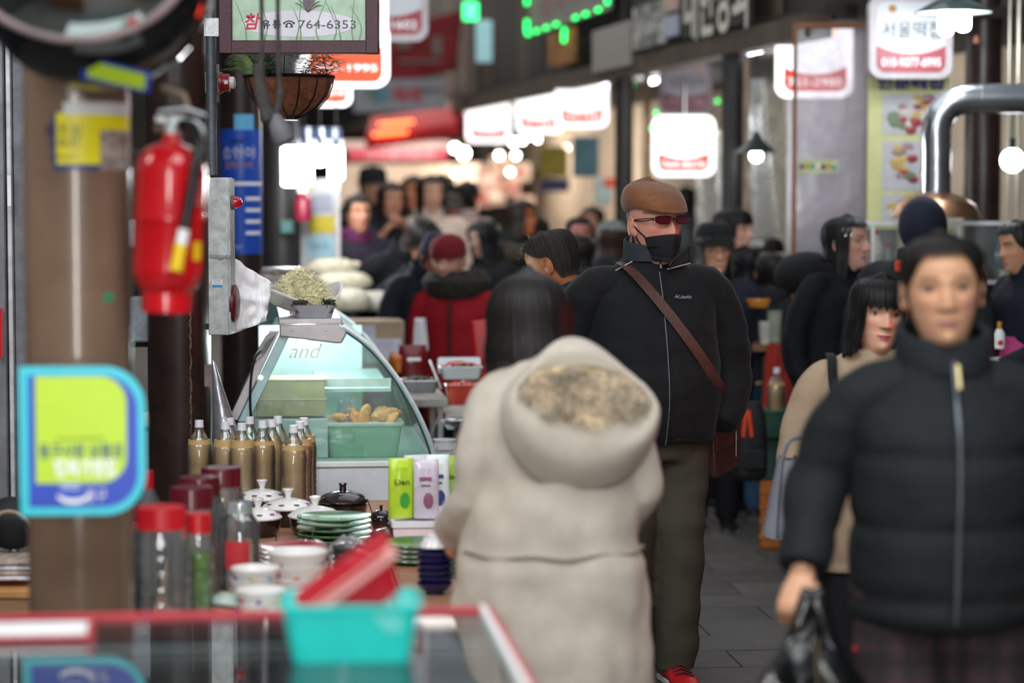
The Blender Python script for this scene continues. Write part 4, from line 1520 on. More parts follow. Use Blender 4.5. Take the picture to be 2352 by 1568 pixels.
# hanging coir basket with fern
hb = thing('hanging_basket', 'coir hanging basket planted with ferns under the framed sign', 'plant basket', at(664, 178, 655))
coir = mat('coir', '#8a5a40', .95, vary=.35, scale=40, bump=.6, bscale=90)
MB().lathe([(.0, -.140), (.05, -.132), (.10, -.105), (.135, -.065), (.150, -.02), (.153, .0), (.14, .0), (.12, -.03), (0, -.04)], 44).build('liner', coir, hb)
wires = mat('wire_black', '#1b1a1a', .4, .5)
MB().tube([(.156 * math.cos(2 * PI * q / 40), .156 * math.sin(2 * PI * q / 40), .002) for q in range(41)], .006, 8).build('rim', wires, hb)
for k in range(14):
    a = 2 * PI * k / 14 + .1
    pf = [(.154, -.0), (.152, -.025), (.137, -.067), (.102, -.107), (.05, -.135), (.02, -.143)]
    MB().tube([(r * math.cos(a), r * math.sin(a), z) for r, z in pf], .0025, 6).build('wire_rib', wires, hb)
MB().lathe([(.03, -.142), (.034, -.146), (.03, -.148)], 24).build('saucer_ring', M_metal, hb)
fz = MB()
rnd = random.Random(5)
for k in range(240):
    a = rnd.uniform(0, 2 * PI)
    r0 = rnd.uniform(.02, .13)
    L = rnd.uniform(.06, .13)
    up = rnd.uniform(.03, .10)
    b = V((r0 * math.cos(a), r0 * math.sin(a), -.01))
    d = V((math.cos(a), math.sin(a), 0))
    n = 12
    sd = V((-math.sin(a), math.cos(a), 0))
    for q in range(n):
        t = q / n
        c = b + d * (L * t) + V((0, 0, up * math.sin(t * 2.2) * 1.1))
        ll = .028 * (1 - t * .8)
        for e in (-1, 1):
            tip = c + sd * (e * ll) + d * .010 + V((0, 0, -.003))
            fz.add([c - d * .004, tip, c + d * .004], [(0, 1, 2)])
fz.build('fern', mat('fern_green', '#4f7040', .6, vary=.35, scale=20), hb, sharp=0, kind='stuff')
for k in range(5):
    fr2 = MB()
    b = V((-.11, -.06 - .02 * k, .01))
    for q in range(22):
        t = q / 22
        c = b + V((-.085 * t, -.01 * t, .05 * math.sin(t * 2.4) + (k - 2) * .014))
        for e in (-1, 1):
            fr2.add([c, c + V((-.012, -.002, e * .02 * (1 - t))), c + V((-.006, 0, 0))], [(0, 1, 2)])
    fr2.build('frond', mat('frond_pale', '#8aa668', .6, vary=.2), hb, sharp=0)
for k in range(3):
    a = 2 * PI * k / 3 + .5
    MB().tube([(.15 * math.cos(a), .15 * math.sin(a), 0), (0, 0, .55)], .002, 5).build('chain', wires, hb)

# two dangling cables with an empty lamp holder
cb_ = thing('hanging_cable', 'dusty dangling cables ending in a grey lamp holder', 'cable', at(620, 300, 860))
m_dust = mat('dusty_rubber', '#3b3736', .9, vary=.3, scale=50, bump=.5, bscale=70)
MB().tube(spline([(-.022, 0, .5), (-.020, 0, .22), (-.028, .0, .16), (-.022, 0, .10), (-.012, 0, .06), (.0, 0, .03)], 6), [.006] * 10 + [.016] * 8 + [.018] * 8 + [.022] * 5, 10).build('cable', m_dust, cb_)
MB().tube(spline([(.022, 0, .5), (.024, 0, .18), (.028, 0, .10), (.020, 0, .05), (.012, 0, .02)], 6), [.006] * 12 + [.010] * 6 + [.009] * 7, 10).build('cable', m_dust, cb_)
sk = MB().lathe([(.016, .045), (.024, .02), (.030, -.012), (.028, -.03), (.020, -.032), (0, -.03)], 20)
sk.move(Matrix.Translation((.028, 0, 0)) @ Matrix.Rotation(R(-24), 4, 'Y'))
sk.build('lamp_holder', mat('holder_grey', '#5d5c60', .6, vary=.2), cb_)
sk2 = MB().lathe([(.014, .04), (.022, .0), (.0, .0)], 16)
sk2.move(Matrix.Translation((-.008, .01, .02)) @ Matrix.Rotation(R(14), 4, 'Y'))
sk2.build('lamp_holder', m_dust, cb_)

# blue banner round the third column, with its pale paper above
C_C = V((colC.location.x, colC.location.y, 0))
bn = oncol('banner', 509, 604, 298, 582, 480, C_C, .100, mat('banner_blue', '#2350b8', .3, vary=.06, coat=.3), .002)
tag(bn, 'blue printed banner wrapped round the third column', 'banner')
for tx, py, sz, c_ in (('인천동구', 325, .020, M_blk), ('송현야', 352, .062, M_pwhite), ('달빛거리', 380, .038, mat('print_peach', '#e0a79a', .5, vary=0)), ('동구', 566, .018, M_pwhite)):
    text(tx, sz, bn, (0, 0, 0), c_, fn=bend_on(C_C, .100, 0, EYE - (py - 445) / 480, .003), bold=.02)
wl = oncol('white_line', 512, 602, 418, 426, 480, C_C, .100, M_pwhite, .003)
wl.parent, wl.location = bn, (0, 0, 0)
for k in range(4):
    q = oncol('print_line', 570, 600, 452 + k * 26, 460 + k * 26, 480, C_C, .100, M_pwhite, .003)
    q.parent, q.location = bn, (0, 0, 0)
pp = oncol('paper', 546, 588, 265, 300, 480, C_C, .100, mat('paper_cyan', '#6cb9e6', .5, vary=.1), .002)
tag(pp, 'pale blue paper above the blue banner', 'paper')
# ------------------------------------------------------------------ stalls behind the photographer, seen only in the convex mirror
rnd = random.Random(31)
point('rear_fill_light', (-1.4, -1.2, 2.0), 30, (.95, 1.0, .98), .2)  # unseen lamps added to brighten what the mirror reflects
point('rear_fill_light', (1.2, -1.2, 2.0), 30, (.95, 1.0, .98), .2)
for sd, lab in ((-1.5, 'fruit stall of coloured crates reflected in the convex mirror on its column side'), (1.3, 'fruit stall of coloured crates reflected in the convex mirror across the street')):
    o = thing('fruit_stall', lab, 'stall', (sd, -.45, 0))
    MB().box((0, 0, .4), (.9, 6.0, .8)).build('stall_body', mat('stall_brown', '#7a5236', .6, vary=.15), o)
    for k in range(36):
        MB().box((-.33 + .33 * (k % 3), -2.7 + .49 * (k // 3), .9), (.30, .44, .2)).build('crate', mat('fruit_%d' % (k % 7), ('#c8281e', '#e08a1e', '#d9c83a', '#3f8a3a', '#e8e4dc', '#b83a6a', '#2f6aa8')[(k * 5) % 7], .5, vary=.35, scale=14), o)
    MB().box((0, 0, 2.25), (.9, 6.0, .05)).build('awning', mat('awning_stripe_red', '#a8262c', .6, vary=.2), o)
    for k in range(4):
        MB().ball((.3 * (-1 if sd > 0 else 1), -2.4 + 1.5 * k, 2.0), .07, 12).build('bulb', mat('bulb_back', '#f0fff6', .4, vary=0, es=14, emit='#f0fff6'), o)
# ------------------------------------------------------------------ glass showcase in front and the crockery table behind it
GL = film('glass_clear', '#eef5f3', .04, rough=.02, gloss=.03)
GLT = film('glass_top', '#cfd8d6', .10, hcol='#8d9494', rough=.03, gloss=.10)
PET = film('pet_clear', '#f3f6f4', .06, rough=.08, gloss=.06, bump=.3, bscale=20)
ZG = .83
m_trim = mat('trim_crimson', '#b01f30', .4, vary=.1)
m_alu = mat('aluminium', '#c3c5c8', .35, .8, vary=.1)


def onz(px, py, z):
    """Point at height z under pixel px, py."""
    r = at(px, py, 500) - V((0, 0, EYE))
    return V((0, 0, EYE)) + r * ((z - EYE) / r.z)


gc = thing('glass_showcase', 'low glass topped showcase with red trim carrying the turquoise basket', 'showcase', street(-.16, 4.40, 0), YAW)
# local frame: x across the street, y along it; the top reaches from y=-.75 to .3
MB().box((0, -.22, ZG - .004), (1.20, 1.02, .008)).build('glass_top', GLT, gc)
MB().box((0, .30, ZG - .004), (1.22, .022, .026)).build('back_trim', m_trim, gc, bevel=.003)
MB().box((.607, -.10, ZG - .004), (.018, .80, .026)).build('side_trim', m_trim, gc, bevel=.003)
MB().box((.595, -.10, ZG - .0), (.012, .80, .028)).build('side_seal', M_white, gc, bevel=.002)
MB().box((0, .02, ZG - .012), (1.18, .02, .014)).build('cross_rail', m_alu, gc, bevel=.002)
MB().box((.0, -.12, ZG - .016), (1.18, .016, .012)).build('cross_rail', m_alu, gc, bevel=.002)
MB().box((.585, -.28, ZG - .10), (.05, .06, .18)).build('corner_cap', mat('cap_white', '#e6e9ea', .35), gc, bevel=.008)
MB().box((.5, -.02, ZG - .05), (.012, .60, .05)).box((.53, -.02, ZG - .05), (.012, .60, .05)).build('slide_track', m_alu, gc)
MB().box((0, .285, ZG - .40), (1.2, .012, .72)).build('back_panel', GL, gc)
MB().box((0, -.22, .30), (1.2, 1.0, .60)).build('cabinet', mat('cabinet_grey', '#4c4f52', .5, vary=.1), gc, bevel=.01)
MB().box((-.1, .02, .66), (.9, .46, .02)).build('shelf', mat('shelf_grey', '#767a7a', .4, .5), gc)
for x in (-.59, .59):
    MB().box((x, .29, ZG - .42), (.02, .02, .80)).build('post', m_alu, gc)
cr = MB().box((0, 0, 0), (.26, .09, .020)).build('storage_box', mat('box_white', '#dfe2e2', .5, vary=.05), None, onz(50, 1450, .842), (0, 0, YAW), bevel=.004)
tag(cr, 'white lidded tray with a red stripe on the glass top', 'tray')
MB().box((0, -.051, -.004), (.26, .004, .008)).build('stripe', m_trim, cr)
MB().box((.128, .0, .001), (.010, .102, .030)).build('end_stripe', m_trim, cr)


def tub(parent, w0, w1, d0, d1, h, t, m, name='basin', rim=True):
    """Open rectangular tub that widens upwards."""
    def ring(w_, d_, z, r=.02):
        return [(x, y, z) for x, y in rrect(w_, d_, r, 5)]
    mb = MB().loft([ring(w0, d0, 0), ring(w1, d1, h), ring(w1 + (.012 if rim else 0), d1 + (.012 if rim else 0), h), ring(w1 + (.012 if rim else 0), d1 + (.012 if rim else 0), h - .006) if False else ring(w1 - .001, d1 - .001, h + .004),
                    ring(w1 - 2 * t, d1 - 2 * t, h), ring(w0 - 2 * t, d0 - 2 * t, t)])
    return mb.build(name, m, parent)


m_tq = mat('plastic_turquoise', '#10c4bc', .35, vary=.05, coat=.2)
tqp = onz(800, 1524, ZG + .001)
tq = thing('plastic_basket', 'turquoise plastic basket on the glass top', 'basket', tqp + V((0, .08, 0)), YAW * .6)
tub(tq, .205, .240, .150, .180, .100, .004, m_tq)
MB().prism(rrect(.252, .192, .02, 5), 0, .012).move(Matrix.Rotation(R(90), 4, 'X')).build('rim', m_tq, tq, (0, 0, .112)) if False else None
for dz in (.088, .070):
    MB().loft([[(x, y, dz + e) for x, y in rrect(.205 + .035 * dz / .112 + g, .15 + .03 * dz / .112 + g, .02, 5)] for e, g in ((0, .0), (.003, .004), (.006, 0))]).build('rib', m_tq, tq)
for j in range(5):
    for i in range(8):
        MB().box((.035 + i * .007, -.088 + .0002 * j, .060 + j * .008), (.004, .003, .004)).build('weave_hole', mat('hole_pale', '#9fe6e0', .4), tq) if (i + j) > 3 else None
m_rp = mat('plastic_red', '#c01024', .3, vary=.06, coat=.3)
rb = thing('red_basket', 'red plastic scoop basket tilted inside the turquoise one', 'basket', tqp + V((.030, .085, .088)), rot=(R(6), R(-36), YAW))
tub(rb, .13, .185, .10, .13, .075, .004, m_rp)
MB().box((0, -.068, .070), (.20, .010, .022)).build('rim_band', mat('plastic_pink', '#e3a29c', .4, vary=.05), rb, bevel=.003)
MB().loft([[(x, y, z) for x, y in rrect(.200, .146, .02, 5)] for z in (.072, .080)]).build('rim', m_rp, rb)

# ---- wooden table
ZT = .60
tb_ = thing('crockery_table', 'long wooden trestle table covered with crockery', 'table', street(.13, 6.86, 0), YAW)
m_wood = mat('table_wood', '#a5765a', .55, vary=.22, scale=4, stretch=(1, 8, 1), bump=.08)
for k in range(5):
    MB().box((-.32 + k * .16, 0, ZT - .012), (.157, 2.8, .024)).build('plank', m_wood, tb_, bevel=.002)
MB().box((.395, 0, ZT - .062), (.02, 2.78, .075)).build('side_apron', mat('apron_orange', '#b9824a', .55, vary=.2, scale=5), tb_)
for x in (-.36, .36):
    for y in (-1.3, 1.3):
        MB().box((x, y, .285), (.05, .05, .57)).build('leg', m_wood, tb_)


def put(px, py, s=None, z=ZT):
    return onz(px, py, z) if s is None else ground(px, s, z)


# bottles of brown rice drink
m_liq = mat('rice_drink', '#c8a672', .35, vary=.12, scale=5, sub=.2)
m_capw = mat('cap_plastic', '#d9dadf', .4, vary=.05)


def bottle(parent_label, loc, lvl=1.0, rz=0.0, h=.294, r=.0435, sq=False):
    o = thing('drink_bottle', parent_label, 'bottle', loc, rz, 'bottles of brown rice drink')
    sh_ = [(0, .002), (r * .72, 0), (r * .92, .008)]
    for k in range(12):
        z = .016 + k * .0105
        sh_ += [(r * (1.0 if k % 2 == 0 else .955), z)]
    sh_ += [(r, .150), (r * .99, .165), (r * .99, .195), (r * .92, .212), (r * .62, .240), (r * .36, .262), (r * .33, .272)]
    MB().lathe(sh_, 24).build('shell', PET, o)
    top = .150 + .088 * lvl
    inner = [(max(0.0, q[0] - .0012), q[1] + (.001 if q[1] < .01 else 0)) for q in sh_ if q[1] < top]
    inner += [(inner[-1][0] * .96, top), (0, top)]
    MB().lathe(inner, 24).build('drink', m_liq, o)
    MB().lathe([(.0, .296), (.0135, .296), (.0145, .293), (.0145, .277), (.0155, .275), (.0155, .272), (0, .272)], 24).build('cap', m_capw, o)
    return o


bl = [(456, 690, .92, 'brown drink bottle standing alone closest to the dark column'),
      (516, 696, 1.0, 'brown drink bottle second from the dark column'),
      (526, 683, .95, 'brown drink bottle half hidden behind the second one'),
      (554, 699, 1.02, 'brown drink bottle third from the dark column in the front row'),
      (572, 680, .55, 'nearly empty looking drink bottle behind the front row'),
      (602, 692, .90, 'brown drink bottle with a low fill in the middle of the front row'),
      (623, 689, 1.03, 'brown drink bottle behind the low filled one'),
      (637, 678, .70, 'brown drink bottle deepest in the cluster'),
      (673, 706, .93, 'largest looking brown drink bottle at the front towards the display case'),
      (687, 694, 1.0, 'brown drink bottle squeezed behind the front one by the case'),
      (697, 683, 1.0, 'darkest drink bottle at the end of the cluster by the display case')]
for k, (px, s, lv, lb) in enumerate(bl):
    bottle(lb, put(px, 0, s), lv, k * .7)

# lidded jars at the front
def jar(px, s, r, h, lid_h, lidm, label, z=ZT, glass=None, fill=None, shoulder=.8, ribs=5, lidr=1.0):
    o = thing('storage_jar', label, 'jar', ground(px, s, z))
    pf = [(0, .003), (r * .95, 0), (r, .012)]
    for k in range(ribs):
        zz = lerp(.05, h * .72, k / max(1, ribs - 1))
        pf += [(r, zz - .008), (r * .975, zz), (r, zz + .008)]
    pf += [(r, h * .78), (r * shoulder * 1.06, h * .90), (r * shoulder, h * .93), (r * shoulder, h)]
    MB().lathe(pf, 32).build('jar_body', glass or PET, o)
    lr = r * shoulder * 1.08 * lidr
    MB().lathe([(0, h + lid_h * .30), (lr * .96, h + lid_h * .30), (lr, h + lid_h * .2), (lr, h - lid_h * .66), (lr * 1.02, h - lid_h * .7), (0, h - lid_h * .7)], 36).build('lid', lidm, o)
    if fill:
        MB().lathe([(0, .006), (r * .9, .006), (r * .9, h * fill[1]), (0, h * fill[1])], 24).build('contents', fill[0], o)
    return o


m_lr = mat('lid_red', '#c01420', .4, vary=.06)
m_lm = mat('lid_maroon', '#5a0f1c', .3, vary=.08, coat=.3)
m_grn = mat('green_paper', '#7fae35', .7, vary=.55, scale=30)
JG = film('jar_glass', '#f0f3f2', .14, hcol='#c9cccc', rough=.05, gloss=.09)
jar(366, 1005, .066, .318, .05, m_lr, 'big ribbed plastic jar with a bright red lid beside the brown column', glass=JG, ribs=6)
jar(452, 960, .036, .268, .05, m_lr, 'small plastic jar with a red lid and green contents', glass=JG, fill=(m_grn, .7), ribs=4)
jar(437, 905, .064, .285, .065, m_lm, 'glass jar with a maroon lid standing closest behind the small red-lidded one', glass=JG, ribs=1, fill=None)
jar(455, 872, .064, .285, .06, m_lm, 'glass jar with a maroon lid directly behind another maroon lid', glass=JG, ribs=1)
jl = jar(505, 848, .063, .290, .058, m_lm, 'glass jar with the highest maroon lid in front of the bottles', glass=JG, ribs=1)
j2 = jar(548, 870, .052, .225, .03, mat('jar_top_glass', '#c3c7c6', .12, .6), 'rounded glass jar with a red label beside the white bowls', glass=JG, shoulder=.62, ribs=1)
MB().grid(lambda u, v: V((.0525 * math.sin(R(lerp(-40, 34, u))), -.0525 * math.cos(R(lerp(-40, 34, u))), lerp(.06, .135, v))), 10, 3).build('label', mat('label_red', '#c2333a', .5, vary=.15), j2)
jar(338, 880, .030, .31, .05, m_lr, 'narrow bottle with a red cap half hidden behind the blue sign', glass=JG, shoulder=.42, ribs=2)


# bowls and plates
def bowl_mesh(r, h, foot=.5, t=.003, n=40):
    pf = [(0, .004), (r * foot, 0), (r * foot, .006)]
    for k in range(1, 9):
        a = k / 8
        pf.append((lerp(r * foot, r, a ** .55), .006 + (h - .006) * a))
    pf += [(r - t * .3, h + .001), (r - t, h)]
    for k in range(7, -1, -1):
        a = k / 8
        pf.append((max(.001, lerp(r * foot, r, a ** .55) - t), .008 + (h - .008) * a))
    pf.append((0, .008))
    return MB().lathe(pf, n)


m_por = mat('porcelain', '#e9e6e3', .18, vary=.03, coat=.5)
m_cel = mat('celadon', '#b7cdbf', .2, vary=.05, coat=.4)
m_plg = mat('glaze_green', '#41703c', .22, vary=.06, coat=.5)
m_plr = mat('glaze_red', '#a01522', .25, vary=.06, coat=.5)
m_plk = mat('onggi_black', '#241717', .16, vary=.12, coat=.6)
m_pln = mat('glaze_navy', '#1d1f5a', .25, vary=.06, coat=.5)
m_plgy = mat('glaze_grey', '#4b4c50', .3, vary=.1, coat=.3)


def bowls(px, py, s, n, r, h, m, lab, group, step=.022, z=ZT, motif=None, foot=.5, cat='bowl', name='bowl', tilt=0):
    base = ground(px, s, z)
    words = ('bottom', 'second lowest', 'third lowest', 'fourth lowest', 'fifth lowest', 'sixth lowest', 'seventh lowest', 'eighth lowest')
    me = bowl_mesh(r, h, foot).mesh(name, m)
    for k in range(n):
        wd = 'topmost' if k == n - 1 and n > 1 else words[k]
        o = thing(name, lab % wd if '%s' in lab else lab, cat, base + V((random.uniform(-.002, .002), random.uniform(-.002, .002), k * step)), random.random() * 6, group)
        link('vessel', me, o)
        if motif:
            for q in range(7):
                a = 2 * PI * q / 7 + k
                rr = lerp(r * foot, r, .62 ** .55) + .0012
                MB().ball((rr * math.cos(a), rr * math.sin(a), h * .62), .009, 8, .25, 1, .8).build('painted_flower', mat(motif[q % len(motif)], motif[q % len(motif)], .3, vary=0), o, rot=(0, 0, 0)) if k >= n - 2 else None


FL = ('#b8335a', '#7a3f9a', '#d6b53a', '#4aa0c0')
bowls(680, 1320, 905, 3, .079, .075, m_por, '%s white bowl of the tall white stack behind the red basket', 'tall stack of white bowls', .032, motif=('#c06a6a', '#e0d6d0'))
bowls(583, 1345, 935, 3, .062, .055, m_por, '%s white bowl of the flowered stack by the glass jar', 'flowered white bowls by the jar', .026, motif=FL, z=ZT + .02)
bowls(598, 1390, 960, 2, .062, .058, m_por, '%s white bowl with a purple and yellow flower at the front', 'front flowered bowls', .028, motif=FL, z=ZT + .012)
bowls(715, 1385, 955, 2, .068, .055, m_por, '%s white bowl right behind the turquoise basket', 'white bowls behind the turquoise basket', .026, motif=('#c06a6a',))
for k, (px, s, lab, rx) in enumerate(((515, 948, 'celadon dish lying tilted at the very front beside the jars', -14), (622, 975, 'celadon dish lying tilted under the flowered bowls', -12), (560, 972, 'celadon dish lying lowest behind the red trim', -3))):
    o = thing('celadon_dish', lab, 'dish', ground(px, s, ZT + (.045, .040, .018)[k]), rot=(R(rx), R(8 - 9 * k), 0), group='celadon dishes at the table edge')
    mb = MB().lathe([(0, .03), (.025, .03), (.025, .024), (.05, .018), (.072, .0), (.0715, -.002), (.048, .014), (0, .02)], 36)
    mb.build('vessel', m_cel, o)


def plates(px, s, n, r, m, lab, group, step=.0125, z=ZT):
    words = ('bottom', 'second lowest', 'third lowest', 'fourth lowest', 'fifth lowest', 'sixth lowest', 'seventh lowest', 'eighth lowest', 'ninth lowest')
    me = MB().lathe([(0, .002), (r * .6, 0), (r * .62, .003), (r * .9, .0085), (r * .985, .0105), (r, .0135), (r * .985, .016), (r * .95, .0145), (r * .62, .006), (0, .006)], 44).mesh('dish', m)
    base = ground(px, s, z)
    for k in range(n):
        o = thing('plate', lab % ('topmost' if k == n - 1 else words[k]), 'plate', base + V((random.uniform(-.003, .003), random.uniform(-.003, .003), k * step)), random.random() * 6, group)
        link('dish', me, o)


plates(767, 767, 5, .113, m_plg, '%s green plate of the tall stack in front of the black pots', 'tall stack of green plates', .0165, z=ZT + .002)
plates(958, 808, 4, .112, m_plg, '%s green plate of the stack beside the styrofoam box', 'green plates by the styrofoam box', .014, z=ZT)
plates(1012, 838, 4, .05, m_plg, '%s small green saucer at the table edge by the beige coat', 'small green saucers', .013, z=ZT)
plates(672, 838, 5, .095, m_plr, '%s red plate of the stack behind the white bowls', 'red plates behind the white bowls', .014, z=ZT + .01)
bowls(998, 1395, 880, 6, .048, .03, m_pln, '%s navy dish of the stack at the table edge', 'navy dishes at the table edge', .0165)
bowls(800, 1320, 850, 5, .046, .03, m_plgy, '%s dark grey dish of the stack beside the white bowls', 'dark grey dishes beside the white bowls', .016)
wc = bowl_mesh(.042, .03).build('bowl', m_por, None, ground(998, 880, ZT + .126) + V((0, 0, .03)), (PI, 0, 0))
tag(wc, 'white cup turned over on the navy dish stack', 'cup')

# black pots with floral porcelain lids
def pot(px, s, r, label, z=ZT, lidm=None, h=.055, motif=True, knob=None):
    o = thing('lidded_pot', label, 'pot', ground(px, s, z))
    MB().lathe([(0, 0), (r * .72, 0), (r * .9, .012), (r * 1.0, h * .7), (r * 1.02, h), (r * .98, h), (0, h * .9)], 40).build('pot_body', m_plk, o)
    lm = lidm or m_por
    MB().lathe([(r * 1.04, h), (r * 1.06, h + .004), (r * .98, h + .010), (r * .7, h + .024), (r * .3, h + .032), (0, h + .034)], 40).build('lid', lm, o)
    MB().lathe([(.010, h + .030), (.009, h + .040), (.014, h + .052), (.0185, h + .060), (.017, h + .063), (0, h + .062)], 20).build('knob', knob or lm, o)
    if motif:
        for q in range(9):
            a = 2 * PI * q / 9 + r * 30
            p_ = V((r * .86 * math.cos(a), r * .86 * math.sin(a), h + .0175))
            MB().ball(p_, .010, 8, 1, .7, .22).build('painted_flower', mat(('#a83a72', '#5a6a3a', '#7a3f8a')[q % 3], ('#a83a72', '#5a6a3a', '#7a3f8a')[q % 3], .3, vary=0), o)
    return o


pot(600, 706, .078, 'black pot with a flowered white lid closest to the bottles')
pot(660, 728, .080, 'black pot with a flowered white lid in the middle of the three')
pot(722, 748, .080, 'black pot with a plain white lid behind the green plates', z=ZT, motif=False)
pot(590, 752, .070, 'black pot with a white lid mostly hidden behind the glass jar', z=ZT)


def onggi(px, s, r, h, label, z=ZT):
    o = thing('earthenware_pot', label, 'pot', ground(px, s, z), group='dark brown earthenware pots')
    MB().lathe([(0, 0), (r * .7, 0), (r * .95, h * .35), (r, h * .6), (r * .94, h * .66), (r * .94, h * .7), (r * 1.06, h * .70), (r * 1.06, h * .72), (0, h * .7)], 40).build('pot_body', m_plk, o)
    MB().lathe([(r * 1.04, h * .72), (r * 1.0, h * .78), (r * .8, h * .92), (r * .4, h * 1.03), (r * .2, h * 1.06), (0, h * 1.07)], 40).build('lid', m_plk, o)
    MB().lathe([(r * .15, h * 1.0), (r * .13, h * 1.22), (r * .17, h * 1.26), (r * .15, h * 1.3), (0, h * 1.3)], 18).build('knob', m_plk, o)


onggi(786, 722, .079, .098, 'dark brown earthenware pot with a tall knobbed lid before the display case')
onggi(874, 738, .034, .06, 'small dark earthenware pot between the big one and the styrofoam box', z=ZT)
onggi(893, 778, .056, .058, 'small dark earthenware pot with its lid beside the tall green plates', z=ZT)

# loose clear wrapping over the dishes
m_wrap = film('wrap_film', '#eceef0', .28, hcol='#c8ccd2', rough=.12, gloss=.15, bump=.8, bscale=30)
for nm, px, s, lab, sx, sy, hz in (('plastic_wrap', 700, 820, 'crumpled clear wrap in front of the black pots', .11, .05, .075), ('plastic_wrap', 800, 835, 'crumpled clear wrap over the dark grey dishes', .09, .06, .10)):
    o = MB().grid(lambda u, v: V(((u - .5) * 2 * sx, (v - .5) * 2 * sy, hz * (1 - (2 * u - 1) ** 2 * .7) * (1 - (2 * v - 1) ** 2) + .012 * noise.noise(V((u * 9, v * 9, px)))+.004)), 26, 16).build(nm, m_wrap, None, ground(px, s, ZT), (0, 0, R(-14)), sharp=20)
    tag(o, lab, 'wrap')
pk_ = MB().prism([(-.03, 0), (.03, 0), (.034, .022), (-.02, .03)], -.04, .04).build('paper_packet', mat('packet_pink', '#c89a8c', .7, vary=.1), None, ground(846, 868, ZT + .075), (R(8), R(-12), R(20)), bevel=.003)
tag(pk_, 'pinkish paper packet beside the dark grey dishes', 'packet')
# styrofoam box and packs of wipes
m_sty = mat('styrofoam', '#ead9da', .8, vary=.05, bump=.1, bscale=200)
sx_ = thing('styrofoam_box', 'white styrofoam box at the far end of the table', 'box', ground(1000, 772, ZT), YAW)
MB().box((0, 0, .035), (.265, .20, .07)).build('box_body', m_sty, sx_, bevel=.006)
MB().loft([[(x, y, z) for x, y in rrect(w_, d_, .012, 4)] for w_, d_, z in ((.275, .21, .068), (.275, .21, .086), (.255, .19, .086), (.25, .185, .078))]).build('lid', mat('foam_lid', '#e8e4ea', .7, vary=.03), sx_)
wp = [(920, 776, '#b9d833', 'lime green pack of wipes beside the display case', 'Lian', '#3c5a1a'), (955, 768, '#d9dde6', 'white pack of wipes with a violet stripe second from the lime one', 'soft', '#5b4f8a'),
      (978, 777, '#cfc4d0', 'mauve and white pack of wipes in the middle', 'wet', '#8a4f6a'), (1003, 770, '#dfe9e6', 'white pack of wipes with a navy mark at the end', 'pure', '#28407a'),
      (1030, 762, '#9fcf4a', 'lime pack of wipes half hidden by the beige coat', 'Lian', '#3c5a1a')]
for k, (px, s, c_, lab, tx, tc_) in enumerate(wp):
    o = thing('wipes_pack', lab, 'pack', ground(px, s, ZT + .088), R(10 + 14 * math.sin(k * 2)), 'packs of wet wipes on the styrofoam box')
    H_p = .178 + .012 * math.sin(k * 3)
    mb = MB().loft([[(w_ * x, d_ * y, z) for x, y in [(math.cos(2 * PI * q / 20), math.sin(2 * PI * q / 20)) for q in range(20)]] for w_, d_, z in
                    ((.036, .014, 0), (.038, .024, .02), (.038, .026, .09), (.037, .022, H_p - .025), (.037, .006, H_p - .01), (.038, .002, H_p))])
    mb.build('pouch', mat('pouch_' + c_, c_, .3, vary=.12, scale=14, bump=.35, bscale=22, coat=.4), o)
    ik = mat('ink_' + tc_, tc_, .4, vary=0)
    if k in (0, 4):
        text(tx, .022, o, (0, -.0275, .11), ik, width=.045, bold=.01)
    else:
        MB().box((0, -.0268, .12), (.036, .001, .010)).box((0, -.0268, .10), (.028, .001, .005)).build('print_mark', ik, o)
    MB().ball((0, -.0262, .02), .02, 12, .75, .05, 1.2).build('leaf_print', mat('ink_leaf', '#3f9a2e', .4, vary=.1) if k in (0, 4) else ik, o, (0.008, 0, .035))

# left edge behind the column: bag, newspapers and a plank box
bb = thing('black_bag', 'black bag with a piped strap on the boxes behind the brown column', 'bag', at(30, 1262, 820))
MB().ball((-.01, .04, .07), .085, 20, 1, .7, .9).build('bag_body', mat('bag_black_cloth', '#121317', .7, vary=.1), bb)
MB().tube([(.075 * math.cos(a), -.05, .015 + .10 * math.sin(a)) for a in [R(20 + 14 * q) for q in range(11)]], .006, 8).build('strap', mat('piping_tan', '#8a7d68', .6), bb)
nw = thing('newspapers', 'folded newspapers on the wooden crate behind the brown column', 'newspaper', at(30, 1322, 825))
for k in range(4):
    MB().box((random.uniform(-.01, .01), 0, .008 + k * .014), (.14, .20, .011), rz=random.uniform(-.1, .1)).build('sheet', mat(('news_a', 'news_b')[k % 2], ('#c4bcc4', '#9d8d80')[k % 2], .8, vary=.5, scale=30), nw, bevel=.003)
cw = thing('wooden_crate', 'wooden crate with an orange rim at the edge behind the brown column', 'crate', ground(20, 825, 0))
MB().box((0, 0, .27), (.17, .30, .54)).build('crate_body', mat('crate_wood', '#8d6a4c', .6, vary=.25, scale=6, stretch=(1, 1, 6)), cw, bevel=.004)
MB().box((0, 0, .553), (.18, .31, .022)).build('rim', mat('apron_orange'), cw, bevel=.003)
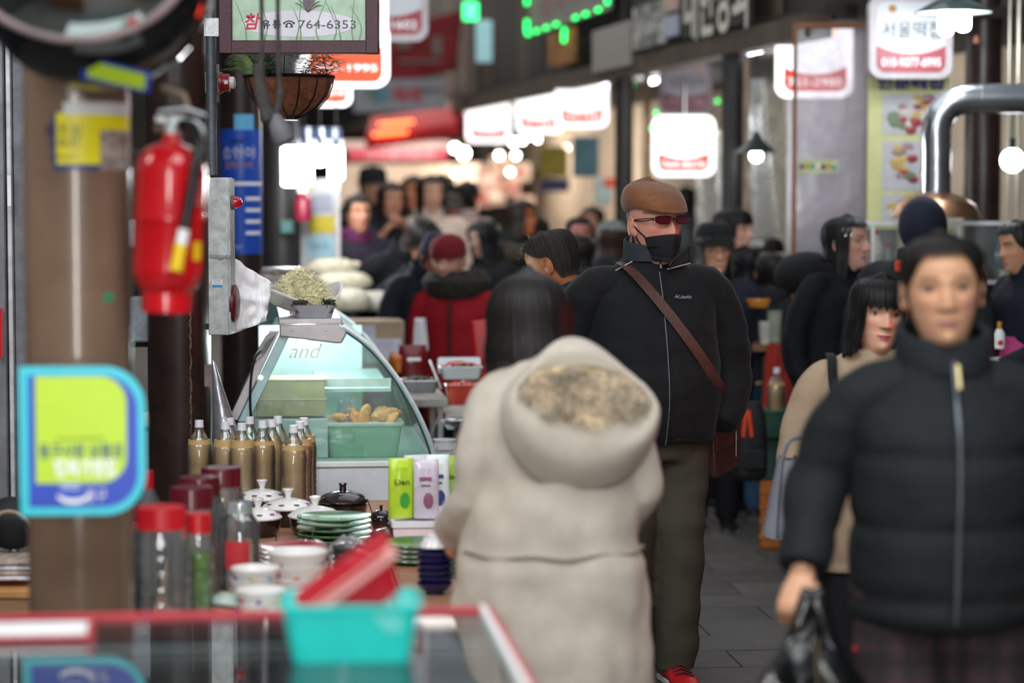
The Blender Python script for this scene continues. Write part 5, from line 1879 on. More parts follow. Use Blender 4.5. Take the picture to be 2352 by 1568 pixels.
# goods glimpsed between the two nearer columns
for k, (px, py, s, w_, h_, c_, lab) in enumerate(((322, 985, 700, .045, .05, '#c9bca6', 'pale carton end seen between the two nearer columns'), (325, 720, 690, .05, .10, '#c9ccd4', 'white plastic bundle between the two nearer columns'),
                                                  (326, 800, 660, .05, .16, '#8e969c', 'grey green printed sack between the two nearer columns'), (330, 900, 680, .06, .12, '#1e3f52', 'dark teal bin between the two nearer columns'))):
    o = MB().box((0, 0, 0), (w_ * 1.6, .08, h_)).build(('carton', 'bundle', 'sack', 'bin')[k], mat('misc_%d' % k, c_, .6, vary=.25, scale=20), None, ground(px, 655, (.82, 1.45, 1.12, .5)[k] + .011 + h_ / 2), bevel=.01)
    tag(o, lab, ('carton', 'bundle', 'sack', 'bin')[k])
rk = thing('storage_rack', 'dark steel rack standing behind the two nearer columns', 'rack', ground(330, 640), 0)
for z in (.5, .82, 1.12, 1.45, 1.8):
    MB().box((0, 0, z), (.34, .3, .02)).build('shelf', M_blk, rk)
for x in (-.16, .16):
    for y in (-.14, .14):
        MB().box((x, y, 1.0), (.02, .02, 2.0)).build('upright', M_blk, rk)
# ------------------------------------------------------------------ curved glass display case and the stalls right behind it
dc = thing('display_case', 'curved glass refrigerated display case with a white base', 'display case', ground(620, 655), YAW)
# local x across; origin at px 620; profile in metres from pixels at 655 px per metre


def cx_(px):
    return (px - 620) / 655


def cz_(py):
    return EYE - (py - 445) / 655


DEP = 1.25
m_case = mat('case_white', '#d9dbdf', .35, vary=.05)
m_caseg = mat('case_grey', '#b9b4b6', .4, .3, vary=.1)
CG = film('case_glass', '#f1f9f8', .08, hcol='#cfe0de', rough=.03, gloss=.05)
zb = cz_(1062)
MB().box(((cx_(545) + cx_(1000)) / 2, DEP / 2, zb / 2 - .01), (cx_(1000) - cx_(545), DEP, zb - .02)).build('base', m_case, dc, bevel=.008)
MB().box(((cx_(545) + cx_(1005)) / 2, DEP / 2, zb - .012), (cx_(1005) - cx_(545), DEP + .02, .02)).build('base_edge', M_white, dc, bevel=.004)
MB().box(((cx_(560) + cx_(995)) / 2, DEP / 2, zb + .001), (cx_(985) - cx_(560), DEP - .06, .006)).build('deck', mat('deck_mint', '#b8dcc8', .4, vary=.05), dc)
arc = spline([(cx_(786), cz_(752)), (cx_(850), cz_(800)), (cx_(908), cz_(870)), (cx_(955), cz_(950)), (cx_(985), cz_(1020)), (cx_(996), cz_(1062))], 6)
back = [(cx_(640), cz_(770)), (cx_(548), cz_(962)), (cx_(548), cz_(1062))]
# curved front glass and end panes
MB().grid(lambda u, v: V((arc[int(u * (len(arc) - 1) + .5)][0], v * DEP, arc[int(u * (len(arc) - 1) + .5)][1])), len(arc), 3).build('curved_glass', CG, dc, sharp=0)
poly = [(x, z) for x, z in arc] + [(cx_(548), cz_(1062)), (cx_(548), cz_(962)), (cx_(640), cz_(770))]
for y in (0.004, DEP):
    MB().prism(poly, y, y + .004).build('end_pane', CG, dc)
ofs = []
for i, (x, z) in enumerate(arc):
    x2, z2 = arc[min(i + 1, len(arc) - 1)]
    x1, z1 = arc[max(i - 1, 0)]
    d = V((x2 - x1, 0, z2 - z1)).normalized()
    ofs.append((x, z, -d.z, d.x))
for y in (0.0, DEP):
    for nm, o0, o1, m in (('edge_trim', .004, .014, m_alu), ('seal_strip', -.010, -.003, mat('seal_dark', '#2a3234', .5)), ('glass_edge', -.003, .004, mat('edge_teal', '#8fb4b4', .15, vary=.1))):
        mb = MB().loft([[(x + nx * o0, y - .008, z + nz * o0), (x + nx * o1, y - .008, z + nz * o1), (x + nx * o1, y + .014, z + nz * o1), (x + nx * o0, y + .014, z + nz * o0)] for x, z, nx, nz in ofs])
        mb.build(nm, m, dc)
MB().loft([[(x - .016, y_, z), (x + .02, y_, z), (x + .02, y_ + .02, z), (x - .016, y_ + .02, z)] for x, z, y_ in ((cx_(655), cz_(765), -.012), (cx_(556), cz_(968), -.012))]).build('back_strut', mat('strut_teal', '#a9c6c8', .4, .2, vary=.08), dc, bevel=.002)
MB().loft([[(x - .018, -.005, z), (x + .016, -.005, z), (x + .016, .02, z), (x - .018, .02, z)] for x, z in ((cx_(632), cz_(760)), (cx_(535), cz_(965)))]).build('rear_frame', m_caseg, dc, bevel=.003)
MB().lathe([(.0, -.003), (.0095, -.003), (.0095, 0), (0, 0)], 18, (cx_(598), -.013, cz_(866)), Matrix.Rotation(R(90), 3, 'X')).lathe([(0, -.005), (.004, -.005), (.004, 0), (0, 0)], 12, (cx_(598), -.013, cz_(866)), Matrix.Rotation(R(90), 3, 'X')).build('bolt', M_metal, dc)
# top shelf with its drooping end cap
MB().box(((cx_(640) + cx_(786)) / 2, DEP / 2, cz_(738)), (cx_(786) - cx_(640), DEP, .02)).build('top_shelf', m_caseg, dc, bevel=.004)
MB().prism([(cx_(642), cz_(745)), (cx_(775), cz_(745)), (cx_(796), cz_(758)), (cx_(795), cz_(768)), (cx_(784), cz_(788)), (cx_(770), cz_(788)), (cx_(642), cz_(772))], -.035, .0).build('end_cap', mat('cap_greige', '#b9b1b2', .4, .2, vary=.06), dc, bevel=.006)
for px in (670, 748):
    MB().lathe([(0, -.038), (.004, -.038), (.004, -.034), (0, -.034)], 12, (cx_(px), 0, cz_(759)), Matrix.Rotation(R(0), 3, 'X')).build('screw', M_metal, dc) if False else MB().ball((cx_(px), -.035, cz_(758)), .004, 10, 1, .5, 1).build('screw', M_metal, dc)
MB().tube([(cx_(700), .02, cz_(792)), (cx_(700), DEP - .05, cz_(792))], .014, 12).build('case_lamp', mat('lamp_cold', '#eafcff', .3, es=30, emit='#ecfbff'), dc)
# plug box and cable on the strut
MB().loft([[(cx_(px) + a, -.035, cz_(py) + b) for a, b in ((-.02, -.012), (.02, .012), (.02, .022), (-.015, .012))] + [(cx_(px) + a, -.014, cz_(py) + b) for a, b in ((-.02, .0), (.02, .02))] for px, py in ((592, 825), (622, 775))]).build('switch_cover', mat('cover_grey', '#8f8f92', .4, .3), dc, bevel=.003)
MB().tube(spline([(cx_(604), -.03, cz_(800)), (cx_(585), -.035, cz_(822)), (cx_(576), -.04, cz_(870)), (cx_(574), -.04, cz_(925)), (cx_(577), -.035, cz_(985)), (cx_(574), -.02, cz_(1040))], 6), .0045, 8).build('power_cable', M_blk, dc)
# inner shelf with pale front lip
MB().box(((cx_(735) + cx_(905)) / 2, DEP * .55, cz_(908)), (cx_(905) - cx_(735), DEP * .8, .012)).build('glass_shelf', mat('shelf_mint', '#bfe0da', .2, vary=.05), dc)
MB().box(((cx_(735) + cx_(905)) / 2, DEP * .15, cz_(890)), (cx_(905) - cx_(735), .01, .03)).build('shelf_lip', mat('lip_pale', '#e6f4ea', .3), dc)
MB().box(((cx_(560) + cx_(900)) / 2, DEP - .04, (zb + cz_(790)) / 2), (cx_(830) - cx_(560), .012, cz_(790) - zb)).build('rear_panel', mat('case_mintwall', '#cfe0dc', .35, vary=.06), dc)
# cursive letters on the end pane
text('and', .075, dc, (cx_(702), -.002, cz_(806)), mat('letter_cream', '#e6e8c8', .4), name='pane_lettering', italic=.35, bold=-.008)
DM = Matrix.Rotation(YAW, 4, 'Z')


def incase(px, y, py, z=None):
    return dc.location + (DM @ V((cx_(px), y, cz_(py) if z is None else z)))


point('case_light', incase(720, .45, 815), 7, (.93, 1.0, 1.0), .05)
# things in the case
m_card = mat('card_buff', '#b9ad80', .8, vary=.08, scale=10)
for k, (px, py, w_, h_, lab) in enumerate(((668, 961, .245, .058, 'lower buff cardboard box in the display case'), (668, 921, .240, .066, 'upper buff cardboard box in the display case'))):
    o = thing('cardboard_box', lab, 'box', incase(px, .16, py), YAW, 'buff boxes in the display case')
    MB().box((0, 0, h_ / 2), (w_, .20, h_)).build('box_body', m_card, o, bevel=.003)
    MB().box((0, 0, h_ + .0015), (w_ + .008, .205, .006)).build('box_lid', mat('card_lid', '#c9bd92', .8, vary=.05), o, bevel=.002)
shb = thing('metal_stand', 'mint enamel stand under the buff boxes', 'stand', incase(668, .16, 1060, zb + .004), YAW)
MB().box((0, 0, .072), (.26, .22, .140)).build('stand_body', mat('case_mintwall'), shb, bevel=.004)
tbx = thing('food_tub', 'mint green food tub heaped with fried food in the display case', 'tub', incase(838, .15, 1066, zb + .006), YAW)
tub(tbx, .240, .272, .16, .19, .118, .004, mat('tub_mint', '#8fc7a4', .4, vary=.05))
MB().loft([[(x, y, z) for x, y in rrect(.285, .20, .02, 5)] for z in (.112, .122)]).build('rim', mat('tub_rim', '#e0e6dc', .3), tbx)
fr3 = thing('fried_food', 'heap of orange fried fritters on the mint tub', 'food', incase(838, .15, 1066, zb + .128), YAW)
rnd = random.Random(4)
for k in range(16):
    mb = MB().ball((0, 0, 0), .022 + .012 * rnd.random(), 12, 1.3, 1, .6)
    mb.v = [tuple(V(p) * (1 + .22 * noise.noise(V(p) * 60 + V((k, 0, 0))))) for p in mb.v]
    mb.build('fritter', mat(('fried_a', 'fried_b')[k % 2], ('#d98a45', '#e0a35e')[k % 2], .6, vary=.3, scale=60, bump=.4, bscale=90), fr3, (rnd.uniform(-.10, .12), rnd.uniform(-.06, .06), .006 + .02 * rnd.random()), (rnd.random(), rnd.random(), rnd.random() * 6))
MB().ball((0, 0, 0), .032, 12, .6, .7, 1.1).build('fritter', mat('fried_b'), fr3, (.005, -.03, .032), (.3, .4, 0))
pb = MB().grid(lambda u, v: V(((u - .5) * .10 * (1 - .5 * v) + .03 * v * 0, .02 * math.sin(u * 9) + .01 * noise.noise(V((u * 8, v * 8, 2))), v * .085 + .01 * math.sin(u * 14))), 22, 12).build('plastic_bag', m_wrap, None, incase(800, .12, 1066, zb + .125), (R(-12), 0, R(10)), sharp=20)
tag(pb, 'clear crumpled plastic bag standing on the fried food', 'plastic bag')
stp = thing('sauce_tub', 'pale tub with orange sauce behind the mint tub', 'tub', incase(738, .28, 1066, zb + .006), YAW)
tub(stp, .07, .10, .10, .12, .12, .004, mat('tub_pale', '#d9d4c4', .4))
MB().box((0, 0, .112), (.085, .10, .01)).build('sauce', mat('sauce_orange', '#c9622a', .3, vary=.3), stp)

# on top of the case
ft = thing('foil_tray', 'clear plastic tray of seasoned greens on top of the display case', 'food tray', incase(722, .06, 742, cz_(738) + .011), YAW)
trm = mat('tray_clear', '#b9b8c2', .2, vary=.05, trans=.3)
def flute(w_, d_, z, amp):
    pts = rrect(w_, d_, .022, 10)
    return [(x * (1 + amp * (k % 2)), y * (1 + amp * (k % 2)), z) for k, (x, y) in enumerate(pts)]
MB().loft([flute(.122, .09, 0, .02), flute(.150, .115, .045, .02), flute(.158, .123, .047, 0), flute(.146, .11, .046, 0), flute(.118, .086, .004, 0)]).build('tray', trm, ft)
rnd = random.Random(9)
for nm, c_, x0, x1 in (('spinach', '#22391f', .03, .072), ('bean_sprouts', '#d8cda0', -.02, .03), ('fernbrake', '#4a3527', -.072, -.018)):
    mb = MB()
    for k in range(90):
        b = V((rnd.uniform(x0, x1), rnd.uniform(-.05, .05), .040 + .016 * rnd.random()))
        d = V((rnd.gauss(0, 1), rnd.gauss(0, 1), rnd.gauss(0, .5))).normalized() * .012
        mb.tube([b - d, b + V((0, 0, .004)), b + d], .0018, 5)
    mb.build(nm, mat('namul_' + nm, c_, .4, vary=.3, scale=40), ft, kind='stuff')
MB().box(((x0 + x1) / 2 * 0, 0, .028), (.13, .10, .02)).build('greens_base', mat('namul_base', '#3b3a26', .6, vary=.5, scale=50), ft)
wd = thing('wavy_dish', 'white wavy rimmed dish heaped with bean sprouts on the display case', 'dish', incase(694, .26, 742, cz_(738) + .012), YAW)
def wavy(u, v):
    a = 2 * PI * u
    r = lerp(.03, .150, v)
    z = .012 + .055 * v ** 1.5 + .030 * v * v * math.sin(2 * a + .5) + (.022 * v ** 3 * max(0, math.cos(a - .05)) ** 3)
    return V((r * math.cos(a), r * .8 * math.sin(a), z))
MB().grid(wavy, 64, 14, True).build('dish_body', m_por, wd, solid=.005, sharp=0)
MB().lathe([(.04, 0), (.042, .008), (.034, .016), (0, .014)], 32).build('foot', m_por, wd)
sp_ = MB()
rnd = random.Random(21)
for k in range(1500):
    a, rr = rnd.uniform(0, 2 * PI), math.sqrt(rnd.random()) * .105
    zt = .115 * (1 - (rr / .115) ** 1.7) + .045
    b = V((rr * math.cos(a), rr * .8 * math.sin(a), zt + rnd.uniform(-.01, .006)))
    d = V((rnd.gauss(0, 1), rnd.gauss(0, 1), rnd.gauss(0, .55))).normalized() * rnd.uniform(.012, .022)
    e = V((rnd.gauss(0, 1), rnd.gauss(0, 1), rnd.gauss(0, 1))) * .004
    sp_.tube([b - d, b + e, b + d], [.0013, .0017, .0024], 4)
sp_.build('bean_sprouts', mat('sprout', '#ece4bc', .5, vary=.3, scale=30), wd, sharp=0, kind='stuff')
MB().lathe([(0, .15), (.05, .135), (.09, .09), (.10, .05), (0, .04)], 24, (0, 0, -.004), Matrix.Diagonal((1, .8, 1))).build('sprout_heap', mat('sprout_base', '#d6cd9c', .7, vary=.5, scale=60, bump=.8, bscale=60), wd)

# ---- side-dish stall behind the case
st2 = thing('side_dish_table', 'steel edged trestle table of side dishes behind the display case', 'table', ground(985, 545, 0), YAW)
m_steel = mat('steel_dull', '#b6b3aa', .4, .4, vary=.15)
zt2 = EYE - (915 - 445) / 545
MB().box((-.02, .28, zt2 - .02), (.12 + .08, .56, .036)).build('table_top', m_steel, st2, bevel=.003)
MB().box((.14, .25, zt2 - .09), (.14, .5, .032)).build('lower_shelf', m_steel, st2, bevel=.003)
for x, y in ((.05, .03), (.05, .5), (.2, .03)):
    MB().box((x, y, (zt2 - .04) / 2), (.022, .022, zt2 - .04)).build('leg', M_galv, st2)
MB().tube([(-.05, .01, zt2 - .28), (.06, .01, zt2 - .04)], .005, 6).build('brace', m_steel, st2)


def tray(px, py, s, w_, d_, h, m, lab, fill=None, fz=.7, rz=YAW, z=None, wid=.85):
    o = thing('food_container', lab, 'food container', at(px, py, s), rz)
    tub(o, w_ * wid, w_, d_ * wid, d_, h, .003, m)
    if fill:
        b = MB().grid(lambda u, v: V(((u - .5) * w_ * .92, (v - .5) * d_ * .92, h * fz + .018 * noise.noise(V((u * 9, v * 9, px))) + .02 * (1 - (2 * u - 1) ** 2))), 24, 16)
        b.build('food', fill, o, sharp=0)
    return o


kim = mat('kimchi', '#b8361a', .35, vary=.45, scale=50, bump=.7, bscale=80, coat=.3)
kb = mat('box_clearred', '#a3382a', .2, vary=.2, coat=.4)
tray(962, 900, 560, .15, .16, .05, mat('foil', '#b9b4b8', .3, .7, vary=.15), 'foil tray of dark side dish at the end of the side dish table', mat('namul_base'), .8)
tray(1066, 925, 570, .15, .13, .075, kb, 'clear box of red kimchi low beside the foil tray', kim, .8)
tray(1058, 868, 540, .18, .15, .05, mat('box_clear', '#c9cfce', .2, vary=.05, coat=.4), 'open clear box of red radish kimchi with its lid raised', kim, .9)
ld = MB().loft([[(x, y, z) for x, z in rrect(.185, .07, .01, 3)] for y in (0, .006)]).build('container_lid', mat('lid_clear', '#d3dade', .2, vary=.05, coat=.5), None, at(1055, 838, 535), (R(-20), 0, YAW))
tag(ld, 'raised clear lid behind the red radish kimchi', 'lid')
MB().tube([(-.09, -.004, -.03), (.09, -.004, -.03)], .008, 8).build('lid_rim', M_white, ld)
tg = MB().box((0, 0, 0), (.012, .02, .13), rot=Matrix.Rotation(R(-22), 3, 'Y')).build('serving_tongs', m_alu, None, at(1000, 860, 560), bevel=.003)
tag(tg, 'steel serving tongs leaning by the kimchi box', 'tongs')
for k, (px, py, w_) in enumerate(((1022, 1020, .075), (1022, 1047, .078))):
    o = thing('plastic_tub', ('upper', 'lower')[k] + ' ribbed white plastic tub stacked beside the display case', 'tub', at(px, py + 12, 600))
    MB().lathe([(0, 0), (.035, 0), (.042, .035), (.046, .036), (.046, .040), (0, .04)], 30).build('tub_body', m_case, o)
    for q in range(20):
        a = 2 * PI * q / 20
        MB().box((.040 * math.cos(a), .040 * math.sin(a), .018), (.003, .003, .03)).build('rib', m_case, o)
sbw = thing('steel_bowl', 'shallow steel bowl on the shelf behind the beige coat', 'bowl', at(1040, 985, 600))
bowl_mesh(.05, .035).build('vessel', M_metal, sbw)
cbx = thing('snack_bag', 'dark red snack bag printed white lying behind the foil tray', 'snack bag', at(948, 862, 520), R(10))
MB().loft([[(w_ * math.cos(2 * PI * q / 18), d_ * math.sin(2 * PI * q / 18), z) for q in range(18)] for w_, d_, z in ((.06, .03, 0), (.068, .045, .04), (.066, .04, .09), (.06, .008, .125), (.062, .003, .135))]).build('pouch', mat('bag_darkred', '#6d0f18', .3, vary=.15, bump=.4, bscale=25, coat=.4), cbx)
MB().box((.0, -.044, .075), (.06, .002, .014)).build('print_band', M_pwhite, cbx)
ob = thing('snack_bag', 'orange and gold snack bag beside the dark red one', 'snack bag', at(914, 855, 520), R(-10))
MB().loft([[(w_ * math.cos(2 * PI * q / 18), d_ * math.sin(2 * PI * q / 18), z) for q in range(18)] for w_, d_, z in ((.03, .03, 0), (.04, .045, .04), (.04, .04, .07), (.03, .008, .09))]).build('pouch', mat('bag_orange', '#b8641e', .3, vary=.4, scale=30, coat=.5), ob)
# cartons, sacks and the red cloth of the grain stall
for k, (px, py, s, w_, h_, c_, lab) in enumerate(((862, 830, 470, .29, .20, '#a08a70', 'brown carton with its flaps shut behind the display case'),)):
    o = thing('carton', lab, 'carton', at(px, py, s), R(8))
    MB().box((0, .12, h_ / 2), (w_, .24, h_)).build('carton_body', mat('card_brown', c_, .8, vary=.1), o, bevel=.01)
    MB().box((-.065, -.005, .14), (.13, .006, .075)).build('paper_label', mat('paper_lilac', '#b9b9c8', .7), o)
    MB().box((.04, -.03, .055), (.17, .05, .11)).build('white_panel', mat('paper_lilac2', '#c9c8d6', .7), o, bevel=.004)
rt = thing('grain_stall', 'stall draped in red cloth stacked with bags of dried goods', 'stall', ground(835, 420), YAW)
zr = EYE - (735 - 445) / 420
MB().box((-.02, .45, zr / 2), (.46, .9, zr)).build('stall_body', mat('drape_darkred', '#7a1420', .8, vary=.15), rt, bevel=.006)
MB().grid(lambda u, v: V((-.26 + .5 * u, -.012 + .008 * math.sin(u * 40) * (1 - v), lerp(zr - .30, zr + .004, v))), 50, 6).build('cloth_front', mat('cloth_red', '#8f1a26', .8, vary=.12), rt, sharp=0)
for k, (px, py, w_, h_, c_, lab) in enumerate(((800, 712, .13, .11, '#b0aa96', 'bag of pale dried goods first in the row on the red stall'), (865, 712, .14, .10, '#a7a294', 'bag of pale dried goods second in the row on the red stall'),
                                           (905, 705, .07, .10, '#b5b0a2', 'bag of pale dried goods last in the row on the red stall'), (790, 665, .16, .09, '#bdb69c', 'bag of pale dried goods on the upper row of the red stall'),
                                           (765, 630, .14, .08, '#b9b097', 'topmost bag of dried goods on the red stall'), (812, 640, .06, .09, '#d8c2a4', 'peach coloured bag leaning on the dried goods'))):
    o = thing('goods_bag', lab, 'bag', at(px, py, 425 - 4 * k), R(-6 + 5 * k), 'bags of dried goods')
    mb = MB().loft([[(w_ * ww * math.cos(2 * PI * q / 16), .06 * dd * math.sin(2 * PI * q / 16), z * h_) for q in range(16)] for ww, dd, z in ((.85, .8, 0), (1, 1, .3), (.95, .9, .7), (.7, .5, .95), (.5, .2, 1.05))])
    mb.v = [tuple(V(p) + V((0, 0, .012 * noise.noise(V(p) * 30)))) for p in mb.v]
    mb.build('sack', mat('sack_' + c_, c_, .5, vary=.25, scale=25, bump=.5, bscale=30), o)
# ------------------------------------------------------------------ shop signs, lamps and goods down the street
ORD = 'first second third fourth fifth sixth seventh eighth ninth tenth eleventh twelfth thirteenth fourteenth fifteenth sixteenth'.split()


def neon(key, c, es, base=None):
    return mat(key, base or c, .4, vary=0, es=es, emit=c)


M_litw = neon('sign_lit', '#fdfdff', 1.9)
M_litr = neon('sign_lit_red', '#ee4a3c', 1.0)
M_litt = neon('sign_lit_text', '#ffffff', 1.3)
M_offw = mat('sign_unlit', '#c9ccd2', .4, vary=.05)
M_offr = mat('sign_unlit_red', '#a03845', .4, vary=.08)
M_offrim = mat('sign_rim_off', '#b9b2b6', .4)
M_txtdark = mat('sign_text_dark', '#1c3331', .5, vary=0)
M_gold2 = mat('emblem_gold', '#a9793a', .5, vary=.1)


def market_sign(px, py, s, w_, h_, label, lit=True, number='773-1105', title=None, rz=0.0, group=None, band=.34, tmat=None, red=None, white=None, rim=None, emblem=True, strength=None):
    o = thing('shop_sign', label, 'sign', at(px, py, s), R(rz), group)
    mw = white or (M_litw if lit else M_offw)
    mr = red or (M_litr if lit else M_offr)
    mt = tmat or (M_litt if lit else M_pwhite)
    r = w_ * .16
    MB().prism(rrect(w_, h_, r, 8), 0, .07).build('light_box', rim or (M_litw if lit else M_offrim), o, bevel=.004)
    iw, ih = w_ * .82, h_ * .84
    MB().prism(rrect(iw, ih, r * .7, 8), -.003, 0).build('face', mw, o)
    zc = -ih / 2 + ih * band
    pts = [(-iw / 2, zc + .03 * h_), ] + [(iw * (q / 8 - .5), zc + .03 * h_ - .10 * h_ * (1 - (q / 4 - 1) ** 2)) for q in range(1, 8)] + [(iw / 2, zc + .03 * h_)]
    lower = [p for p in rrect(iw, ih, r * .7, 8) if p[1] < zc - .06 * h_]
    lower_r = sorted([p for p in lower if p[0] >= 0], key=lambda p: (-p[1], p[0]))
    lower_l = sorted([p for p in lower if p[0] < 0], key=lambda p: (p[1], -p[0]))
    MB().prism(list(reversed(pts + lower_r + lower_l)), -.006, -.0031).build('red_band', mr, o)
    text(number, ih * .17, o, (0, -.008, -ih / 2 + ih * band * .42), mt, width=iw * .86, bold=.02)
    if title:
        text(title, ih * .26, o, (0, -.006, ih * .10), M_txtdark if not lit else neon('sign_lit_title', '#d9e0f4', 2.6), width=iw * .86, bold=.006)
    if emblem:
        for x in (-.28, .28):
            MB().ball((x * iw, -.004, ih * .40), iw * .06, 12, 1, .2, 1).build('emblem', M_gold2 if not lit else neon('emblem_lit', '#ffd9a8', 2.2), o)
    MB().tube([(0, .035, h_ / 2), (0, .035, h_ / 2 + .25)], .008, 6).build('hanger', M_blk, o)
    return o


G_ = 'lit market shop signs'
market_sign(1570, 335, 365, .395, .385, 'lit shop sign hanging right above the brown flat cap', number='764-8676', rz=-5, title=None)
market_sign(1575, 198, 330, .37, .37, 'unlit purple shop sign hanging above the lit one over the flat cap', lit=False, number='773-1105', title='시온청상회', red=mat('band_maroon', '#5c1730', .4), white=mat('face_mauve', '#85808f', .4), tmat=mat('digit_mauve', '#a87f8f', .4), rim=mat('rim_mauve', '#6d5a68', .4), rz=-4)
market_sign(1337, 234, 300, .40, .39, 'lit shop sign with a bright red band beside the white wall panel', number='772-1345', rz=0)
market_sign(1238, 252, 268, .40, .40, 'lit shop sign overlapped by the one with the bright red band', number='761-4455', rz=-14)
market_sign(1122, 280, 235, .43, .40, 'furthest large lit shop sign with a faint red band at the bulbs', number='761-2210', rz=0)
market_sign(1872, 134, 428, .41, .42, 'big lit shop sign glowing through the clear vinyl screen', number='761-2980', rz=0)
market_sign(2093, 85, 478, .405, .40, 'shop sign reading a phone number above the food photo banner', lit=False, number='010-9077-6995', title='서울떡집', rz=3)
# pillar side
market_sign(795, 125, 470, .43, .32, 'lit orange red shop sign ending in 1995 behind the hanging basket', number='761-1995', red=neon('orange_lit', '#ee5a38', 1.0), rz=10, emblem=False, band=.62)
market_sign(792, 6, 462, .43, .40, 'lit shop sign above the one ending in 1995', number='761-1818', rz=10, emblem=False, band=.5)
market_sign(895, 0, 395, .45, .47, 'unlit red shop sign ending in 602 beside the maroon frame', lit=False, number='764-1602', red=mat('band_red602', '#9c3a40', .4), rz=6, emblem=False)
market_sign(745, 190, 400, .32, .27, 'lit shop sign partly hidden behind the hanging basket below the 1995 sign', number='761-3004', red=neon('orange_lit', '#ee5a38', 1.0), rz=10, emblem=False, band=.6)

# things fixed on the dark fascia
NE = V((ED.y, -ED.x, 0))
if NE.x > 0:
    NE = -NE
RE = EA + PI                     # facing the street


def on_face(name, label, cat, px0, px1, py0, py1, m, th=.02, off=.16, group=None):
    pm_ = on_eave((px0 + px1) / 2, (py0 + py1) / 2, off)
    a, b = on_eave(px0, py0, off), on_eave(px1, py1, off)
    w_ = math.hypot(a.x - b.x, a.y - b.y)
    c, d = on_eave((px0 + px1) / 2, py0, off), on_eave((px0 + px1) / 2, py1, off)
    o = thing(name, label, cat, pm_, RE, group)
    MB().box((0, 0, 0), (w_, th, c.z - d.z)).build('board', m, o, bevel=.004)
    return o, w_, c.z - d.z


on_face('wall_panel', 'pale blank panel on the dark fascia', 'panel', 1362, 1448, 60, 160, mat('panel_grey', '#8f8a85', .7, vary=.08))
o, w_, h_ = on_face('notice_board', 'weathered notice board with dark letters on the fascia', 'notice board', 1456, 1528, 8, 108, mat('board_weathered', '#9b9a94', .7, vary=.55, scale=14))
text('가나안', .16, o, (0, -.012, .08), M_blk, width=w_ * .8)
text('상회', .16, o, (0, -.012, -.12), M_blk, width=w_ * .6)
on_face('poster', 'pinkish poster above a pale blue one on the fascia', 'poster', 1530, 1558, -10, 26, mat('poster_pink', '#b79a8c', .7, vary=.1))
on_face('poster', 'pale blue poster below the pinkish one on the fascia', 'poster', 1530, 1558, 36, 84, mat('poster_blue', '#9fa6b8', .7, vary=.1))
o, w_, h_ = on_face('letter_sign', 'dark signboard with tall cream letters on the fascia', 'sign', 1566, 1724, -60, 72, mat('board_black', '#1c1918', .7, vary=.2))
text('대한상회', .5, o, (0, -.012, .05), mat('letter_cream2', '#c9c3b4', .6), width=w_ * .92, bold=.02)
on_face('poster', 'yellow and brown poster on the fascia below the green rope light', 'poster', 1262, 1322, 70, 150, mat('poster_yellow', '#8a5a24', .7, vary=.8, scale=6))
o, w_, h_ = on_face('rope_light_sign', 'grey signboard outlined with green rope light', 'sign', 1212, 1396, -60, 56, mat('board_grey', '#77706c', .6, vary=.1))
gl_ = neon('rope_green', '#10e060', 5.0)
text('청과야채', .2, o, (0, -.012, .02), mat('letter_red2', '#8a4a4a', .6), width=w_ * .7)
for t in (.02, .14, .27, .40, .64, .76, .9):
    MB().tube([((t - .5) * w_ - .03 + w_ * .0, -.03, -h_ / 2 + .02), ((t - .5) * w_ + .03, -.03, -h_ / 2 + .02)], .014, 8).build('rope_light', gl_, o)
for z in (-.10, .12, .34):
    MB().tube([(-w_ / 2, -.03, z - .05), (-w_ / 2, -.03, z + .05)], .014, 8).build('rope_light', gl_, o)
    MB().tube([(w_ / 2, -.03, z - .05), (w_ / 2, -.03, z + .05)], .014, 8).build('rope_light', gl_, o)
MB().tube([(.0, -.03, -h_ / 2 - .13), (.02, -.03, -h_ / 2 - .03)], .014, 8).build('rope_light', gl_, o)
exs = thing('exit_sign', 'small glowing green exit sign high in the street', 'sign', at(1081, 26, 270))
MB().box((0, 0, 0), (.125, .04, .15)).build('case', neon('exit_green', '#38ff90', 2.6), exs, bevel=.01)
MB().ball((.01, -.022, .035), .016, 10, 1, .3, 1).box((.0, -.022, -.005), (.03, .006, .05)).build('running_mark', M_pwhite, exs)
pn = MB().box((0, 0, 0), (.14, .03, .36)).build('light_box', mat('panel_paleblue_glow', '#9cc4cf', .5, es=.35), None, at(1112, 95, 265), bevel=.005)  # plain pale blue panel with a faint glow put into its material
tag(pn, 'pale blue panel beside the green exit sign', 'panel')
